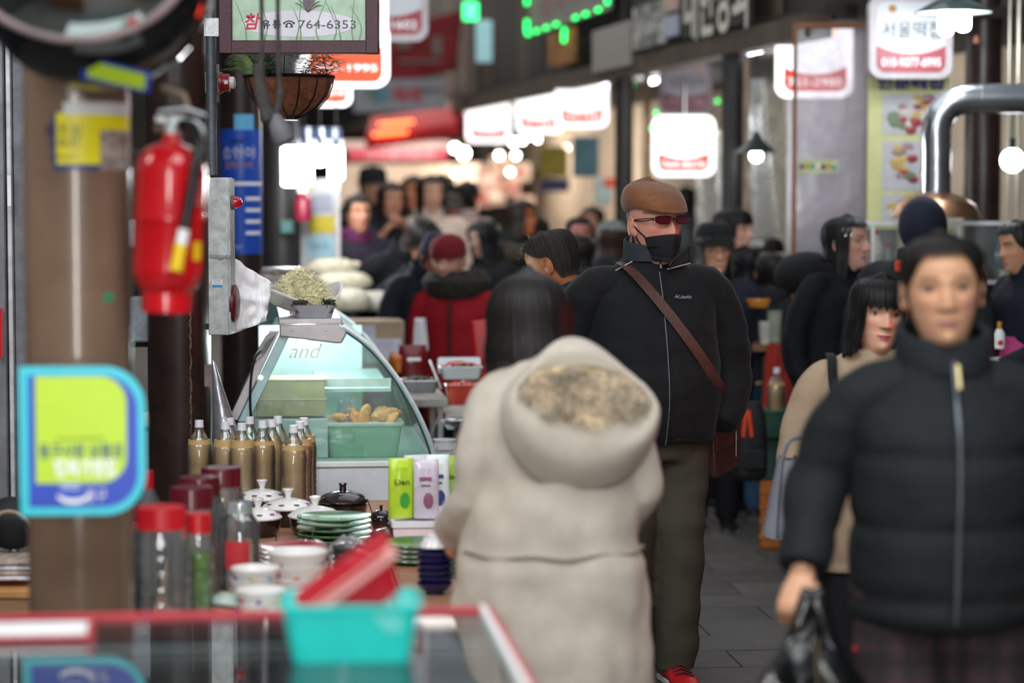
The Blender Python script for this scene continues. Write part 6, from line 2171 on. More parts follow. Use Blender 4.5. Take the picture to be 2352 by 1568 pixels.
# red banners and awnings of the far left
bd = MB().grid(lambda u, v: V((lerp(-.34, .34, u) + .06 * v, .03 * math.sin(u * 5), lerp(-.28, .28, v) + .16 * (u - .5))), 16, 8).build('banner', mat('banner_red', '#8f2428', .7, vary=.2, scale=4), None, at(966, 112, 240), solid=.006)
tag(bd, 'slanting dull red banner hung across the street', 'banner')
for x, z, w2, h2 in ((-.16, .05, .14, .10), (.16, .03, .10, .18), (0, -.12, .4, .03)):
    MB().box((x, -.03, z), (w2, .006, h2)).build('print_block', mat('banner_grey', '#8c7a76', .7, vary=.1), bd)
wb = thing('street_banner', 'white street banner with green blue and red letters', 'banner', at(918, 218, 240), R(4))
MB().box((0, 0, 0), (.88, .01, .30), rot=Matrix.Rotation(R(-2), 3, 'Y')).build('cloth', mat('banner_white', '#a9a9b2', .7, vary=.08), wb)
for tx, x, c_ in (('개', -.28, '#3f8a78'), ('장', -.16, '#4f8fae'), ('축', .0, '#c23448'), ('제', .13, '#c23448'), ('전통시장', .30, '#4a4a55')):
    text(tx, .17 if len(tx) == 1 else .06, wb, (x, -.008, .0 if len(tx) == 1 else .04), mat('ink_' + c_, c_, .6, vary=0), bold=.03)
aw = thing('red_awning', 'bright red stall awning with glowing orange letters', 'awning', at(960, 283, 235), R(-6))
MB().grid(lambda u, v: V((lerp(-.46, .46, u), -.35 * (1 - v), lerp(-.10, .11, v) + .12 * (u - .5))), 14, 5).build('canopy', mat('awning_red', '#c8222c', .6, vary=.12, scale=3), aw, solid=.01)
MB().grid(lambda u, v: V((lerp(-.46, .46, u), -.36, lerp(-.20, -.10, v) + .12 * (u - .5) + .012 * math.sin(u * 60) * (1 - v))), 60, 3).build('valance', mat('awning_red'), aw, solid=.006)
for z in (.01, -.085):
    MB().box((-.16 + z * .6, -.40, z - .02), (.34, .02, .034), rot=Matrix.Rotation(R(-5), 3, 'Y')).build('neon_letters', neon('neon_orange', '#ff7038', 5), aw, bevel=.01)
a2 = thing('pale_awning', 'pale awning with a pink lettered edge at the far end', 'awning', at(905, 355, 225), R(-2))
MB().box((0, 0, .09), (1.15, .3, .10)).build('canopy', mat('awning_pale', '#b8aaa2', .7, vary=.1), a2, bevel=.01)
MB().box((.05, -.16, 0), (1.0, .02, .11)).build('valance', mat('awning_pink', '#b84a58', .6, vary=.1), a2)
text('수산물직판장', .09, a2, (.08, -.175, 0), mat('ink_pale', '#d8c4c8', .6), width=.7)
a3 = thing('striped_awning', 'navy and white striped awning over the bright bulbs', 'awning', at(725, 318, 395), R(3))
for k in range(12):
    MB().box((-.145 + k * .026, 0, .03), (.022, .02, .07), rot=Matrix.Rotation(R(6), 3, 'X')).build('stripe', mat(('stripe_navy', 'stripe_white')[k % 3 == 1], ('#1f2a44', '#c9cdd8')[k % 3 == 1], .7), a3)
MB().grid(lambda u, v: V((lerp(-.16, .16, u), -.04 * (1 - v) + .008 * math.sin(u * 36), lerp(-.10, -.005, v))), 50, 4).build('valance', mat('stripe_pale', '#b9bdcc', .7), a3)

# bare bulbs that flare beside column D and over the far stalls
M_bulb = neon('bulb_white', '#f4faff', 60)
M_bulbw = neon('bulb_warm', '#fff0d8', 40)
M_shade = mat('shade_enamel', '#3f4544', .35, .3, vary=.1)


def bulb(px, py, s, r, m, label, shade=False, group=None, long=1.0, cord=.3):
    o = thing('pendant_lamp' if shade else 'light_bulb', label, 'lamp', at(px, py, s), 0, group)
    (MB().lathe([(0, -r * long), (r * .8, -r * long), (r, -r * (long - .25)), (r, r * (long - .25)), (r * .8, r * long), (0, r * long)], 18) if long > 1.5 else MB().ball((0, 0, 0), r, 16, 1, 1, long)).build('bulb', m, o)
    MB().lathe([(.0, r * long + .05), (.016, r * long + .05), (.016, r * long - .006), (0, r * long - .006)], 14).build('socket', M_blk, o)
    MB().tube([(0, 0, r * long + .04), (0, 0, r * long + .04 + cord)], .004, 6).build('cord', M_blk, o)
    if shade:
        MB().lathe([(.018, .10 + r), (.03, .07 + r), (.055, .04 + r), (.115, .0 + r * .6), (.118, -.004 + r * .6), (.11, .002 + r * .6), (.05, .035 + r), (.02, .06 + r)], 28).build('shade', shade, o)
    return o


for k, (px, py, s, r, lg, lab) in enumerate(((668, 382, 430, .048, 2.2, 'big glaring bulb beside the blackish column'), (699, 380, 422, .048, 2.2, 'big glaring bulb touching the first one'), (772, 375, 400, .042, 2.2, 'tall glaring bulb at the end of the bright row'),
                                              (735, 358, 395, .05, 1.2, 'glaring bulb in the middle of the bright row'))):
    bulb(px, py, s, r, M_bulb, lab, group='glaring bulbs under the striped awning', long=lg)
far = [(1147, 357, 200, .05), (1185, 357, 200, .05), (1172, 395, 200, .045), (1046, 398, 210, .05), (1034, 410, 190, .04), (1065, 352, 205, .09), (1045, 340, 205, .07), (1163, 290, 215, .055), (1180, 326, 200, .06), (1200, 322, 205, .05),
       (1216, 310, 205, .06), (1235, 320, 200, .035), (1105, 400, 190, .09), (1120, 425, 190, .06), (1301, 340, 230, .04), (930, 348, 210, .04)]
for k, (px, py, s, r) in enumerate(far):
    bulb(px, py, s, r * .62, neon('bulb_far', '#fff6ea', 22) if k not in (3, 4, 12, 13) else neon('bulb_gold', '#ffdca0', 20), ORD[sorted(q[0] for q in far).index(px)] + ' bare bulb counted from the pillar side over the far stalls', group='bare bulbs over the far stalls', cord=.5)
pl1 = bulb(1737, 358, 410, .034, M_bulb, 'dark cone pendant lamp with a white bulb beneath the eave', shade=M_shade, cord=.7)
pl2 = bulb(2325, 368, 470, .058, neon('bulb_soft', '#f4f8ff', 14), 'round white bulb hanging in front of the dark column', shade=False, cord=1.0)
# enamel pendant with two tube bulbs
ep = thing('pendant_lamp', 'green enamel pendant lamp with two glaring tube bulbs', 'lamp', at(2190, 30, 500))
MB().lathe([(.03, .075), (.06, .07), (.175, .005), (.178, 0), (.172, .003), (.055, .062), (0, .066)], 40).build('shade', mat('enamel_green', '#3d5350', .25, vary=.06, coat=.5), ep)
MB().lathe([(.17, .0035), (.055, .060), (0, .064)], 40).build('shade_lining', mat('enamel_white', '#eef2f0', .3), ep)
for x, z in ((-.035, -.02), (.045, .0)):
    MB().tube([(x, 0, z + .05), (x, 0, z - .06)], .034, 14).ball((x, 0, z - .062), .034, 12, 1, 1, .7).build('tube_bulb', M_bulb, ep)
MB().tube([(0, 0, .07), (0, 0, .6)], .006, 8).build('cord', M_blk, ep)
for k, (px, py, s) in enumerate(((2177, 105, 470), (2242, 92, 455))):
    o = thing('pull_switch', ('nearer', 'further')[k] + ' pinkish pull switch dangling under the enamel lamp', 'switch', at(px, py, s))
    MB().lathe([(0, .022), (.008, .02), (.018, -.014), (0, -.016)], 14).build('bell', mat('pull_pink', '#d98a78', .4, vary=.1), o)
    MB().tube([(0, 0, .02), (0, 0, .5)], .003, 6).build('cord', M_blk, o)
# fluorescent fittings under the eave
for k, (px, py, s, w_) in enumerate(((1635, 130, 360, .14), (1733, 117, 400, .26), (1500, 186, 310, .16), (1390, 188, 300, .08))):
    o = thing('fluorescent_lamp', ('small round fluorescent lamp under the eave above the purple sign', 'long fluorescent lamp under the eave beside the vinyl screen', 'fluorescent lamp under the eave beside the purple sign',
                                  'short fluorescent lamp under the eave by the white panel')[k], 'lamp', at(px, py, s), EA + PI)
    MB().box((0, 0, .022), (w_, .09, .02)).build('housing', M_white, o, bevel=.003)
    MB().tube([(-w_ / 2, 0, 0), (w_ / 2, 0, 0)], .016, 12).build('tube', neon('tube_white', '#f0f0ff', 16), o)
for k, (px, py, s, c_) in enumerate(((1452, 196, 300, '#10e060'), (1495, 188, 300, '#20e060'), (1507, 260, 300, '#18f080'), (1498, 295, 300, '#18f080'), (1648, 232, 320, '#20c050'), (1600, 470, 300, '#20e070'))):
    o = thing('indicator_lamp', ORD[sorted((1452, 1495, 1507, 1498, 1648, 1600)).index(px)] + ' tiny green light along the eave counted from the street end', 'lamp', at(px, py, s), 0, 'tiny green lights under the eave')
    MB().ball((0, 0, 0), .014, 10).build('lens', neon('led_' + c_, c_, 6), o)
    MB().box((0, .018, 0), (.03, .012, .03)).build('backing', M_blk, o)

# stainless sheet, vinyl screen, posters and duct on the far right
vs = thing('vinyl_screen', 'brown framed clear vinyl screen in front of the big lit sign', 'screen', at(1912, 330, 452), R(-2))
VX = film('vinyl_clear', '#f4f2f6', .20, hcol='#b9b5bb', rough=.18, gloss=.12, bump=.5, bscale=5)
sH = (1.55)
MB().box((0, 0, -.18), (.385, .004, sH)).build('vinyl', VX, vs)
for x in (-.192,):
    MB().box((x, 0, -.18), (.020, .03, sH)).build('frame_stile', mat('frame_brownwood', '#7a4a26', .5, vary=.15), vs, bevel=.002)
MB().box((0, 0, -.18 + sH / 2), (.40, .03, .03)).build('frame_rail', mat('frame_brownwood'), vs, bevel=.002)
stn = MB().box((0, 0, 0), (.62, .02, 1.7)).build('steel_sheet', mat('stainless_soft', '#9b979c', .28, .85, vary=.15, scale=2, bump=.05, bscale=3), None, at(1935, 420, 405), (0, 0, R(-8)))
tag(stn, 'dull stainless panel behind the vinyl screen', 'panel')
stk2 = MB().box((0, -.004, 0), (.20, .002, .066)).build('sticker_strip', mat('sticker_pale', '#b9bd8a', .5, vary=.3), vs, at(1878, 382, 452) - at(1912, 330, 452) + V((0, -.004, 0)), label='colourful sticker strip')
for k in range(7):
    MB().ball((-.08 + .027 * k, -.006, .006 * math.sin(k * 3)), .013, 10, 1, .25, 1.2).build('cut_out', mat('cut_%d' % (k % 4), ('#6b2f7a', '#b99a1f', '#4f9a9a', '#d8d8d0')[k % 4], .4, vary=.2), stk2)
bnr = thing('food_banner', 'yellow edged banner of food photos under the phone number sign', 'banner', at(2088, 352, 468), R(2))
MB().box((0, 0, 0), (.41, .008, .74)).build('banner_sheet', mat('banner_yellow', '#c8c88e', .5, vary=.06), bnr)
text('전문떡집', .05, bnr, (.0, -.006, .335), mat('ink_violet', '#3a3a8a', .5, vary=0), width=.33, bold=.04)
for z, h_, seed in ((.19, .20, 1), (-.06, .24, 2), (-.27, .14, 3)):
    MB().box((.03, -.006, z), (.33, .004, h_)).build('photo_panel', mat('photo_grey', '#b9b8bd', .5, vary=.06), bnr)
    rnd = random.Random(seed)
    for k in range(26):
        a, r = rnd.uniform(0, 6.3), math.sqrt(rnd.random())
        MB().ball((.035 + .13 * r * math.cos(a), -.009, z + .42 * h_ * r * math.sin(a)), .02 + .012 * rnd.random(), 8, 1.2, .12, .8).build('food_print', mat('fp_%d' % (k % 5), ('#8f3038', '#c9c2b4', '#6b7a5c', '#9a7f84', '#b99f5a')[k % 5], .5, vary=.2), bnr)
for x in (-.18, .18):
    MB().tube([(x, 0, .36), (x, 0, .75)], .003, 6).build('hanging_cord', M_blk, bnr)
dk = thing('extractor_duct', 'silver spiral extractor duct bending down to a copper hood', 'duct', at(2150, 440, 500))
m_duct = mat('duct_silver', '#b4b8bc', .22, .95, vary=.12, scale=10)
dp = spline([(0.0, 0, -.02), (0, 0, .16), (.0, 0, .30), (.035, 0, .375), (.10, 0, .415), (.20, 0, .425), (.44, .0, .425), (.75, .02, .425)], 5)
MB().tube(dp, .0675, 24).build('duct_pipe', m_duct, dk)
for k in (3, 8, 13, 17, 21, 25, 30):
    t = (V(dp[min(k + 1, len(dp) - 1)]) - V(dp[k - 1])).normalized()
    c = V(dp[k])
    MB().tube([c - t * .006, c + t * .006], .0705, 24).build('seam_ring', m_duct, dk)
cop = mat('copper_dull', '#b08468', .3, .9, vary=.15)
MB().lathe([(.06, .0), (.075, -.01), (.13, -.025), (.18, -.06), (.205, -.115), (.20, -.118), (.17, -.065), (.12, -.035), (0, -.02)], 40).build('hood', cop, dk)
for k, (px, r) in enumerate(((2333, .012), (2312, .007))):
    o = MB().lathe([(r, 0), (r, 2.2)], 14).build('steel_pipe', mat('pipe_bright', '#d0cdbd', .3, .8), None, at(px, 640, 470))
    tag(o, ('thick bright', 'thin bright')[k] + ' vertical pipe beside the round white bulb', 'pipe')
# posts and goods in the stalls beneath the eave
for k, (px, s, w_, c_, lab) in enumerate(((1484, 320, .05, '#b79a78', 'pale timber post beneath the eave beside the lit sign'), (1710, 390, .035, '#a9927a', 'thin tan post next to the slim black one'),)):
    o = MB().box((0, 0, 1.28), (w_, .06, 2.56)).build('timber_post', mat('post_%d' % k, c_, .7, vary=.15), None, ground(px, s), bevel=.004)
    tag(o, lab, 'post')
MB_ = MB().box((0, 0, 0), (.24, .05, .05)).build('timber_rail', mat('post_0'), None, at(1520, 323, 318), bevel=.004)
tag(MB_, 'pale timber rail joining the post beneath the eave', 'rail')
vb = MB().grid(lambda u, v: V((lerp(-.2, .2, u), .05 * math.sin(u * 9 + v * 2), lerp(-.55, .35, v))), 26, 12).build('vinyl_sheet', film('vinyl_milky', '#e8ecea', .5, hcol='#a8aaa8', rough=.2, gloss=.12, bump=.8, bscale=6), None, at(1668, 420, 345), sharp=0)
tag(vb, 'milky vinyl sheet hanging beneath the eave behind the flat cap', 'vinyl sheet')
vb2 = MB().grid(lambda u, v: V((lerp(-.16, .16, u), .05 * math.sin(u * 8 + v * 3), lerp(-.6, .5, v))), 26, 12).build('vinyl_sheet', film('vinyl_milky'), None, at(1785, 380, 395), sharp=0)
tag(vb2, 'milky vinyl sheet hanging beside the vinyl screen', 'vinyl sheet')
for k, (px, py, s, w_, h_, c_, nm, lab, cat) in enumerate((
        (1710, 455, 360, .12, .30, '#8f6630', 'carton', 'tall ochre carton beneath the pendant lamp', 'carton'),
        (1272, 372, 250, .26, .28, '#b5a03c', 'poster', 'yellow poster on the far stall beneath the lit signs', 'poster'),
        (1275, 425, 250, .26, .12, '#4a4a72', 'poster', 'indigo poster strip beneath the yellow poster', 'poster'),
        (1345, 360, 270, .22, .34, '#3f5f6a', 'shelf_unit', 'teal shelf unit in the far stall', 'shelf'),
        (1385, 440, 280, .14, .22, '#8a9490', 'cabinet', 'pale grey cabinet beside the slim black post', 'cabinet'),
        (1240, 470, 235, .10, .50, '#a3917a', 'curtain_panel', 'tan curtain panel at the far stall', 'curtain'),
        (1405, 420, 285, .12, .08, '#a8402e', 'goods_box', 'red box on the pale grey cabinet', 'box'),
        (1690, 560, 430, .30, .035, '#b9b6ae', 'counter_rail', 'pale counter rail behind the black bucket hat', 'rail'),
        (1770, 586, 430, .30, .025, '#8f8c86', 'counter_rail', 'pale counter rail beside the long black coat', 'rail'))):
    o = MB().box((0, 0, 0), (w_, .06, h_)).build(nm, mat('bgbox_' + c_, c_, .6, vary=.2, scale=8), None, at(px, py, s), (0, 0, R(-6)), bevel=.006)
    tag(o, lab, cat)
# stall counters on the far right
gs_ = thing('glass_counter', 'aluminium framed glass stall counter behind the long black coat', 'counter', at(2150, 575, 500), R(-3))
zc0 = EYE - (575 - 445) / 500
MB().box((0, .25, -zc0 / 2 - .10), (.9, .5, zc0 - .24)).build('counter_base', mat('counter_greybase', '#8f8b86', .5, vary=.1), gs_, bevel=.006)
for z in (.125, -.145):
    MB().box((0, 0, z), (.80, .022, .018)).build('frame_rail', m_alu, gs_)
for x in (-.385, -.29, -.0, .10, .385):
    MB().box((x, 0, -.01), (.014, .02, .28)).build('frame_post', m_alu, gs_)
MB().box((0, -.004, -.01), (.78, .004, .26)).build('pane', GL, gs_)
for k, (px, c_, h_) in enumerate(((1990, '#b98a86', .16), (2012, '#c9b6ae', .18), (2040, '#9a9496', .12), (2300, '#3a4252', .16))):
    o = thing('jar', ('rosy', 'pale', 'grey', 'dark blue')[k] + ' bottle of goods inside the glass counter', 'jar', at(px, 620, 490), 0, 'bottles in the glass counter')
    MB().lathe([(0, 0), (.028, 0), (.03, .02), (.03, h_ * .6), (.014, h_ * .82), (.014, h_), (0, h_)], 18).build('bottle', mat('jarc_%d' % k, c_, .2, vary=.25, scale=20, coat=.4), o)
    MB().lathe([(.0155, h_ * .92), (.0155, h_ * 1.04), (0, h_ * 1.04)], 14).build('cap', mat('jar_cap', '#b8402e', .4), o)
sbt = thing('spray_bottle', 'small white bottle with a brown cap on the counter by the pink apron', 'bottle', at(2295, 800, 560))
MB().lathe([(0, 0), (.022, 0), (.023, .06), (.012, .08), (0, .08)], 20).build('bottle', M_white, sbt)
MB().lathe([(.010, .08), (.010, .11), (0, .11)], 14).build('cap', mat('cap_amber', '#b98432', .4), sbt)
MB().ball((0, -.022, .025), .012, 10, 1, .2, 1).build('label', M_red, sbt)
ct2 = thing('front_counter', 'pale counter edge beside the padded jacket', 'counter', at(2320, 815, 555), R(-3))
MB().box((.1, .2, -.02), (.4, .45, .02)).build('counter_top', M_white, ct2, bevel=.003)
MB().box((.1, .2, -.5), (.36, .42, .9)).build('counter_body', mat('counter_tan', '#a98a62', .6, vary=.1), ct2)
# stall with bottles between the flat-capped man and the long black coat
st3 = thing('drink_stall', 'stall with a red cloth and drinks behind the backpack', 'stall', ground(1790, 480), R(-8))
zq = EYE - (790 - 445) / 480
MB().box((.05, .2, zq - .02), (.36, .4, .03)).build('stall_top', mat('stall_brown', '#7a5236', .6, vary=.15), st3)
MB().box((.06, .2, zq / 2 - .03), (.28, .36, zq - .06)).build('stall_body', mat('stall_dark', '#3a2420', .7, vary=.15), st3)
MB().grid(lambda u, v: V((lerp(-.06 - .03 * (1 - v), .16, u), -.015 + .012 * math.sin(u * 24), lerp(zq - .42, zq, v))), 30, 5).build('red_cloth', mat('cloth_brickred', '#9c2a1e', .8, vary=.12), st3, sharp=0)
for k, (px, py, r, h_, c_, lab) in enumerate(((1757, 790, .03, .10, '#b9b4ac', 'clear plastic cup on the drink stall'), (1778, 785, .035, .14, '#8f9488', 'greenish bottle on the drink stall'), (1742, 705, .055, .03, '#c07a2a', 'orange lid of the honey tub on the drink stall'))):
    o = thing('drink_tub', lab, 'container', at(px, py, 478))
    MB().lathe([(0, 0), (r * .8, 0), (r, h_ * .9), (r, h_), (0, h_)], 20).build('vessel', mat('tubc_%d' % k, c_, .2, vary=.2, coat=.5), o)
    MB().lathe([(r * 1.05, h_), (r * 1.05, h_ + .01), (0, h_ + .01)], 20).build('lid', mat('tubc_%d' % k), o)
crg = thing('green_crate', 'dark green plastic crate holding a drink bottle by the backpack', 'crate', at(1775, 1000, 500), R(-6))
tub(crg, .13, .15, .16, .18, .12, .005, mat('crate_green', '#1f4a3a', .5, vary=.1))
bottle('brown drink bottle standing in the dark green crate', at(1783, 990, 495), .9)
cro = thing('orange_crate', 'orange plastic crate on the pavement under the green one', 'crate', ground(1778, 497), R(-6))
MB().box((0, .1, .16), (.12, .2, .32)).build('crate_body', mat('crate_orange', '#b9691e', .5, vary=.15), cro, bevel=.01)
for z in (.06, .13, .20, .27):
    MB().box((0, -.004, z), (.125, .012, .02)).build('rib', mat('crate_orange'), cro)
MB().box((0, .1, .42), (.13, .2, .2)).build('crate_upper', mat('crate_green'), cro, bevel=.008)
# blue and white panels with notices beside column D
vp = thing('notice_stand', 'clear panel with yellow and pale blue notices beneath the bright bulbs', 'notice panel', at(735, 515, 400), R(2))
MB().box((0, 0, 0), (.22, .01, .52)).build('panel', mat('panel_haze', '#a5a3a2', .4, vary=.1), vp)
MB().box((.105, 0, .0), (.02, .03, .52)).build('frame_stile', mat('frame_pale', '#c9c5c2', .5), vp)
for x, z, w_, h_, c_ in ((.01, .0, .15, .095, '#b9a51f'), (.0, -.13, .16, .12, '#8fb2bc'), (-.02, .12, .17, .10, '#8f909c'), (-.06, .19, .02, .12, '#b99a3c')):
    MB().box((x, -.008, z), (w_, .004, h_)).build('notice', mat('nt_' + c_, c_, .6, vary=.12, scale=20), vp)
text('국수', .05, vp, (0, -.012, -.13), mat('ink_slate', '#4f6a74', .6), width=.12)
fe2 = thing('fire_extinguisher', 'distant dull red fire extinguisher below the bright bulbs', 'extinguisher', at(696, 508, 410))
MB().lathe([(0, 0), (.045, 0), (.05, .02), (.05, .11), (.03, .15), (.012, .16), (0, .16)], 20).build('cylinder', mat('ext_dull', '#7a1c30', .4), fe2)
MB().box((0, 0, .175), (.05, .02, .03)).build('valve', M_white, fe2)
gp = MB().box((0, 0, 0), (.07, .01, .07)).build('plaque', mat('plaque_teal', '#3f6a66', .5), None, at(660, 520, 405))
tag(gp, 'small teal plaque on the blackish column', 'plaque')
wgs = thing('open_stall', 'white topped stall with packed goods behind the sprout dish', 'stall', ground(665, 520), YAW)
zz_ = EYE - (650 - 445) / 520
MB().box((0, .25, zz_ - .012), (.26, .5, .024)).build('stall_top', M_white, wgs)
MB().box((0, .25, zz_ / 2), (.24, .46, zz_ - .03)).build('stall_body', mat('stall_teal', '#4c6668', .5, vary=.2), wgs)
for k in range(4):
    MB().box((-.06 + .015 * k, .1, zz_ + .012 + .016 * k), (.15, .16, .013), rz=.2 * k).build('packet', mat('packet_%d' % k, ('#c9a898', '#d8d4d8', '#b99a90', '#dcd8e0')[k], .4, vary=.15), wgs, bevel=.004)
bcl = MB().box((0, 0, 1.0), (1.7, .05, 2.0)).build('stall_cloth', mat('cloth_cream', '#d8c4b4', .8, vary=.2, scale=3), None, ground(930, 195))
tag(bcl, 'pale cream stall wall behind the far crowd under the red awning', 'stall wall')
# warm goods glow at the very end
for k in range(9):
    px, py = (1090, 1120, 1150, 1105, 1135, 1170, 1195, 1060, 1210)[k], (395, 412, 380, 455, 450, 430, 395, 440, 470)[k]
    o = thing('far_stall_goods', ORD[sorted((1090, 1120, 1150, 1105, 1135, 1170, 1195, 1060, 1210)).index(px)] + ' packed pinkish goods from the pillar side under the far bulbs', 'goods', at(px, py, 190), 0, 'packed goods under the far bulbs')
    MB().box((0, 0, 0), (.26, .12, .22)).build('pack', mat('farpack_%d' % (k % 4), ('#e0c4b8', '#d8a8a0', '#efe0cc', '#c99a94')[k % 4], .6, vary=.25, scale=10), o, bevel=.02)
    MB().box((0, -.065, 0), (.16, .01, .08)).build('label', mat('farlabel_%d' % (k % 3), ('#b84a50', '#f0e6d8', '#a86a5a')[k % 3], .6), o)
point('far_stall_light', at(1120, 330, 200), 90, (1.0, .86, .7), .15)
point('far_stall_light', at(1215, 345, 225), 60, (1.0, .88, .74), .15)
point('far_crowd_fill', at(930, 325, 235), 60, (1.0, .9, .84), .2)  # lamp without a fixture, added to brighten the far crowd
point('bulb_row_light', at(690, 420, 440), 22, (.95, .98, 1.0), .06)
point('inner_stall_light', at(1770, 240, 360), 40, (1.0, .95, .88), .12)
point('inner_stall_light', at(1500, 260, 290), 45, (.96, 1.0, .97), .12)
point('enamel_lamp_light', at(2190, 85, 515), 12, (.96, 1.0, 1.0), .06)
# ------------------------------------------------------------------ the crowd further down the street
SKINS = ('#c99678', '#d0a084', '#bd8568')


def beanie(p, col, name='beanie', brim=0.0, sx=1.0, label=None, knit=True, z=.60):
    prof = [(.37, z - .02), (.405, z), (.41, z + .10), (.385, z + .26), (.30, z + .38), (.17, z + .45), (.0, z + .47)]
    if brim:
        prof = [(.37, z), (.40 + brim, z - .10), (.41 + brim, z - .085), (.405, z + .02), (.40, z + .16), (.37, z + .30), (.28, z + .38), (.0, z + .41)]
    return p.hat(prof, mat('knit_' + col, col, .9, vary=.25, scale=40, bump=.6 if knit else .15, bscale=120), name, sx=sx, label=label)


def crowd(px, top, s, label, jc, hair='#17130f', face=0, style='short', lean=0, hem=.45, hat=None, collar=None, tr='#1b1c20', skin=None, hyaw=0, hpitch=0, bulk=1.0, arms=None, hands=(0, 0), extra=.0,
          hroll=0, res=0, m=None, quilt=0.0, dx=0, H=None, rough=.8, hoff=(0, 0)):
    h = (EYE - (top - 445) / s - (.02 if style == 'bald' else .035)) / (1 - .36 * (1 - math.cos(R(lean))) - extra)
    p = Person(label, px + dx, s, h, face, res=res, bulk=bulk, lean=lean, hyaw=hyaw, hpitch=hpitch, hroll=hroll, skin=skin or SKINS[int(px) % 3], arms=arms, hands=hands, H=H or max(.20, .132 * h), neck=(hoff[0], -.012 + hoff[1], .838))
    p.jacket(jc, hem=hem, sleeve=(.042, .040, .033), m=m, quilt=quilt, qz=.12, fold=.006, rough=rough)
    p.collar(collar or jc, .825, .872, .064, .060)
    if style == 'short':
        p.hair(SHORT, .05, col=hair, fall=.2)
    elif style == 'bowl':
        p.hair(fringe(.66, .30, .06, 55), .075, col=hair)
    elif style == 'bob':
        p.hair(BOB, .08, col=hair)
    elif style == 'long':
        p.hair(hairline(.80, -.35, -.45, 44, 58, 90), .085, col=hair)
    if style != 'bare':
        pass
    p.trousers(tr)
    p.shoes('#1b1a1b')
    return p


NAVY, BLKC = '#171a24', '#121417'
# beyond the red woman
p = crowd(856, 366, 330, 'person in a black cap and dark coat towering at the far end of the crowd', '#1c1f27', face=10)
beanie(p, '#111318', 'cap', .06, knit=False)
crowd(818, 428, 390, 'person with a magenta scarf and dark purple jacket at the bright bulbs', '#2a2430', face=25, style='short', collar='#5a2348')
p = crowd(896, 402, 360, 'woman with brown hair holding a pale sleeve to her mouth', '#2c2a33', face=20, style='bob', hair='#2b1d18', arms={-1: ((.11, 0, .79), (.15, -.03, .66), (.06, -.10, .80)), 1: ((.11, 0, .79), (.15, -.03, .66), (.03, -.12, .82))}, hands=(1, 1))
p = crowd(988, 386, 350, 'woman in a cream coat standing high in the far crowd', '#d8c2b4', face=15, style='bob', hair='#1d1512')
crowd(958, 388, 320, 'person with a dark cap and orange face behind the cream coat', '#1d1f2a', face=-20, skin='#c07a50')  # the orange sits in the skin colour itself
crowd(1008, 385, 315, 'person with a round black head of hair behind the cream coat', '#23222a', face=160, style='bowl')
p = crowd(1037, 432, 320, 'man in a grey brimmed hat and dark zipped jacket above the red beanie', '#1b2122', face=0, skin='#a8675a', bulk=1.18)
beanie(p, '#4a4541', 'brimmed_hat', .11, knit=False, z=.68)
p.strip('zip', mat('zip_olive', '#5a5848', .6), .5 * p.h, .82 * p.h, w=.008, lift=.012)
crowd(1066, 400, 320, 'person with short dark hair and a pale pinkish jacket near the warm bulbs', '#b49a98', face=150)
crowd(884, 462, 400, 'person bowing with black hair and a black coat left of the navy vest', BLKC, face=30, lean=30, hpitch=25, style='bowl', hyaw=20)
crowd(840, 530, 410, 'person stooping low in a dark coat beside the grain bags', '#181b22', face=60, lean=38, hpitch=20, style='bowl')
p = crowd(942, 512, 450, 'stallholder in a navy vest with a red sleeve bending over the goods', NAVY, face=38, lean=16, hpitch=18, style='bald', skin='#b57862', res=1, tr='#20232d',
          arms={-1: ((.11, 0, .79), (.16, -.05, .64), (.14, -.16, .55)), 1: ((.11, 0, .79), (.15, -.02, .64), (.13, -.13, .54))}, hands=(1, 1))
p.hair(SHORT, .04, col='#17130f', fall=.2)
beanie(p, '#1b2233', 'navy_cap', .03, knit=False)
MB().tube([p.bend(V((.065 * math.sin(a), .0 - .068 * math.cos(a), .855 * p.h))) for a in [R(-80 + 16 * q) for q in range(11)]], .014, 8).build('white_collar', M_white, p.root)
p.strip('piping', mat('piping_grey', '#6d7078', .6), .55 * p.h, .82 * p.h, w=.006, lift=.014)
for sd in (-1,):
    a, e, wr = p.arm[sd]
    MB().tube(spline([a, e, e.lerp(wr, .9)], 5), [.056, .056, .055, .054, .053, .052, .051, .05, .049, .047, .044], 14).build('red_sleeve', mat('cloth_redsleeve', '#a8161f', .8, vary=.12), p.root)
# red woman
p = crowd(1048, 540, 460, 'woman in a red hooded coat and dark red beanie facing the display case', '#8f1420', face=-14, res=1, style='bare', hem=.36, bulk=1.0, skin='#b98a78', hyaw=0, hpitch=8, tr='#1b1c20', collar='#3a3530', extra=0, H=.228,
          arms={-1: ((.118, 0, .785), (.15, .0, .62), (.125, -.06, .49)), 1: ((.118, 0, .785), (.165, -.04, .64), (.13, -.15, .56))}, hands=(1, 1), hoff=(-.02, 0))
beanie(p, '#6d0f1a', 'red_beanie')
p.add(MB().ball((.12, -.37, .78), .03, 10), 'hat_badge', M_gold)
p.strip('button_band', mat('seam_darkred', '#4a0c14', .8), .38 * p.h, .82 * p.h, w=.012, lift=.010)
MB().lathe([(.088, .80), (.12, .835), (.125, .865), (.10, .90), (.075, .875), (.08, .82)], 26, (0, .01, 0), Matrix.Diagonal((p.h, p.h * .95, p.h))).build('fur_collar', mat('fur_dark', '#2f2a25', .95, vary=.5, scale=40, bump=.8, bscale=60), p.root)
pb_ = MB().grid(lambda u, v: V((.035 * (u - .5) * 2 * (1 - .5 * v), .01 * math.sin(u * 9), lerp(-.13, .03, v))), 8, 10).build('receipt_bag', M_paper, None, at(966, 745, 470), solid=.02)
tag(pb_, 'white paper bag between the navy vest and the red coat', 'paper bag')
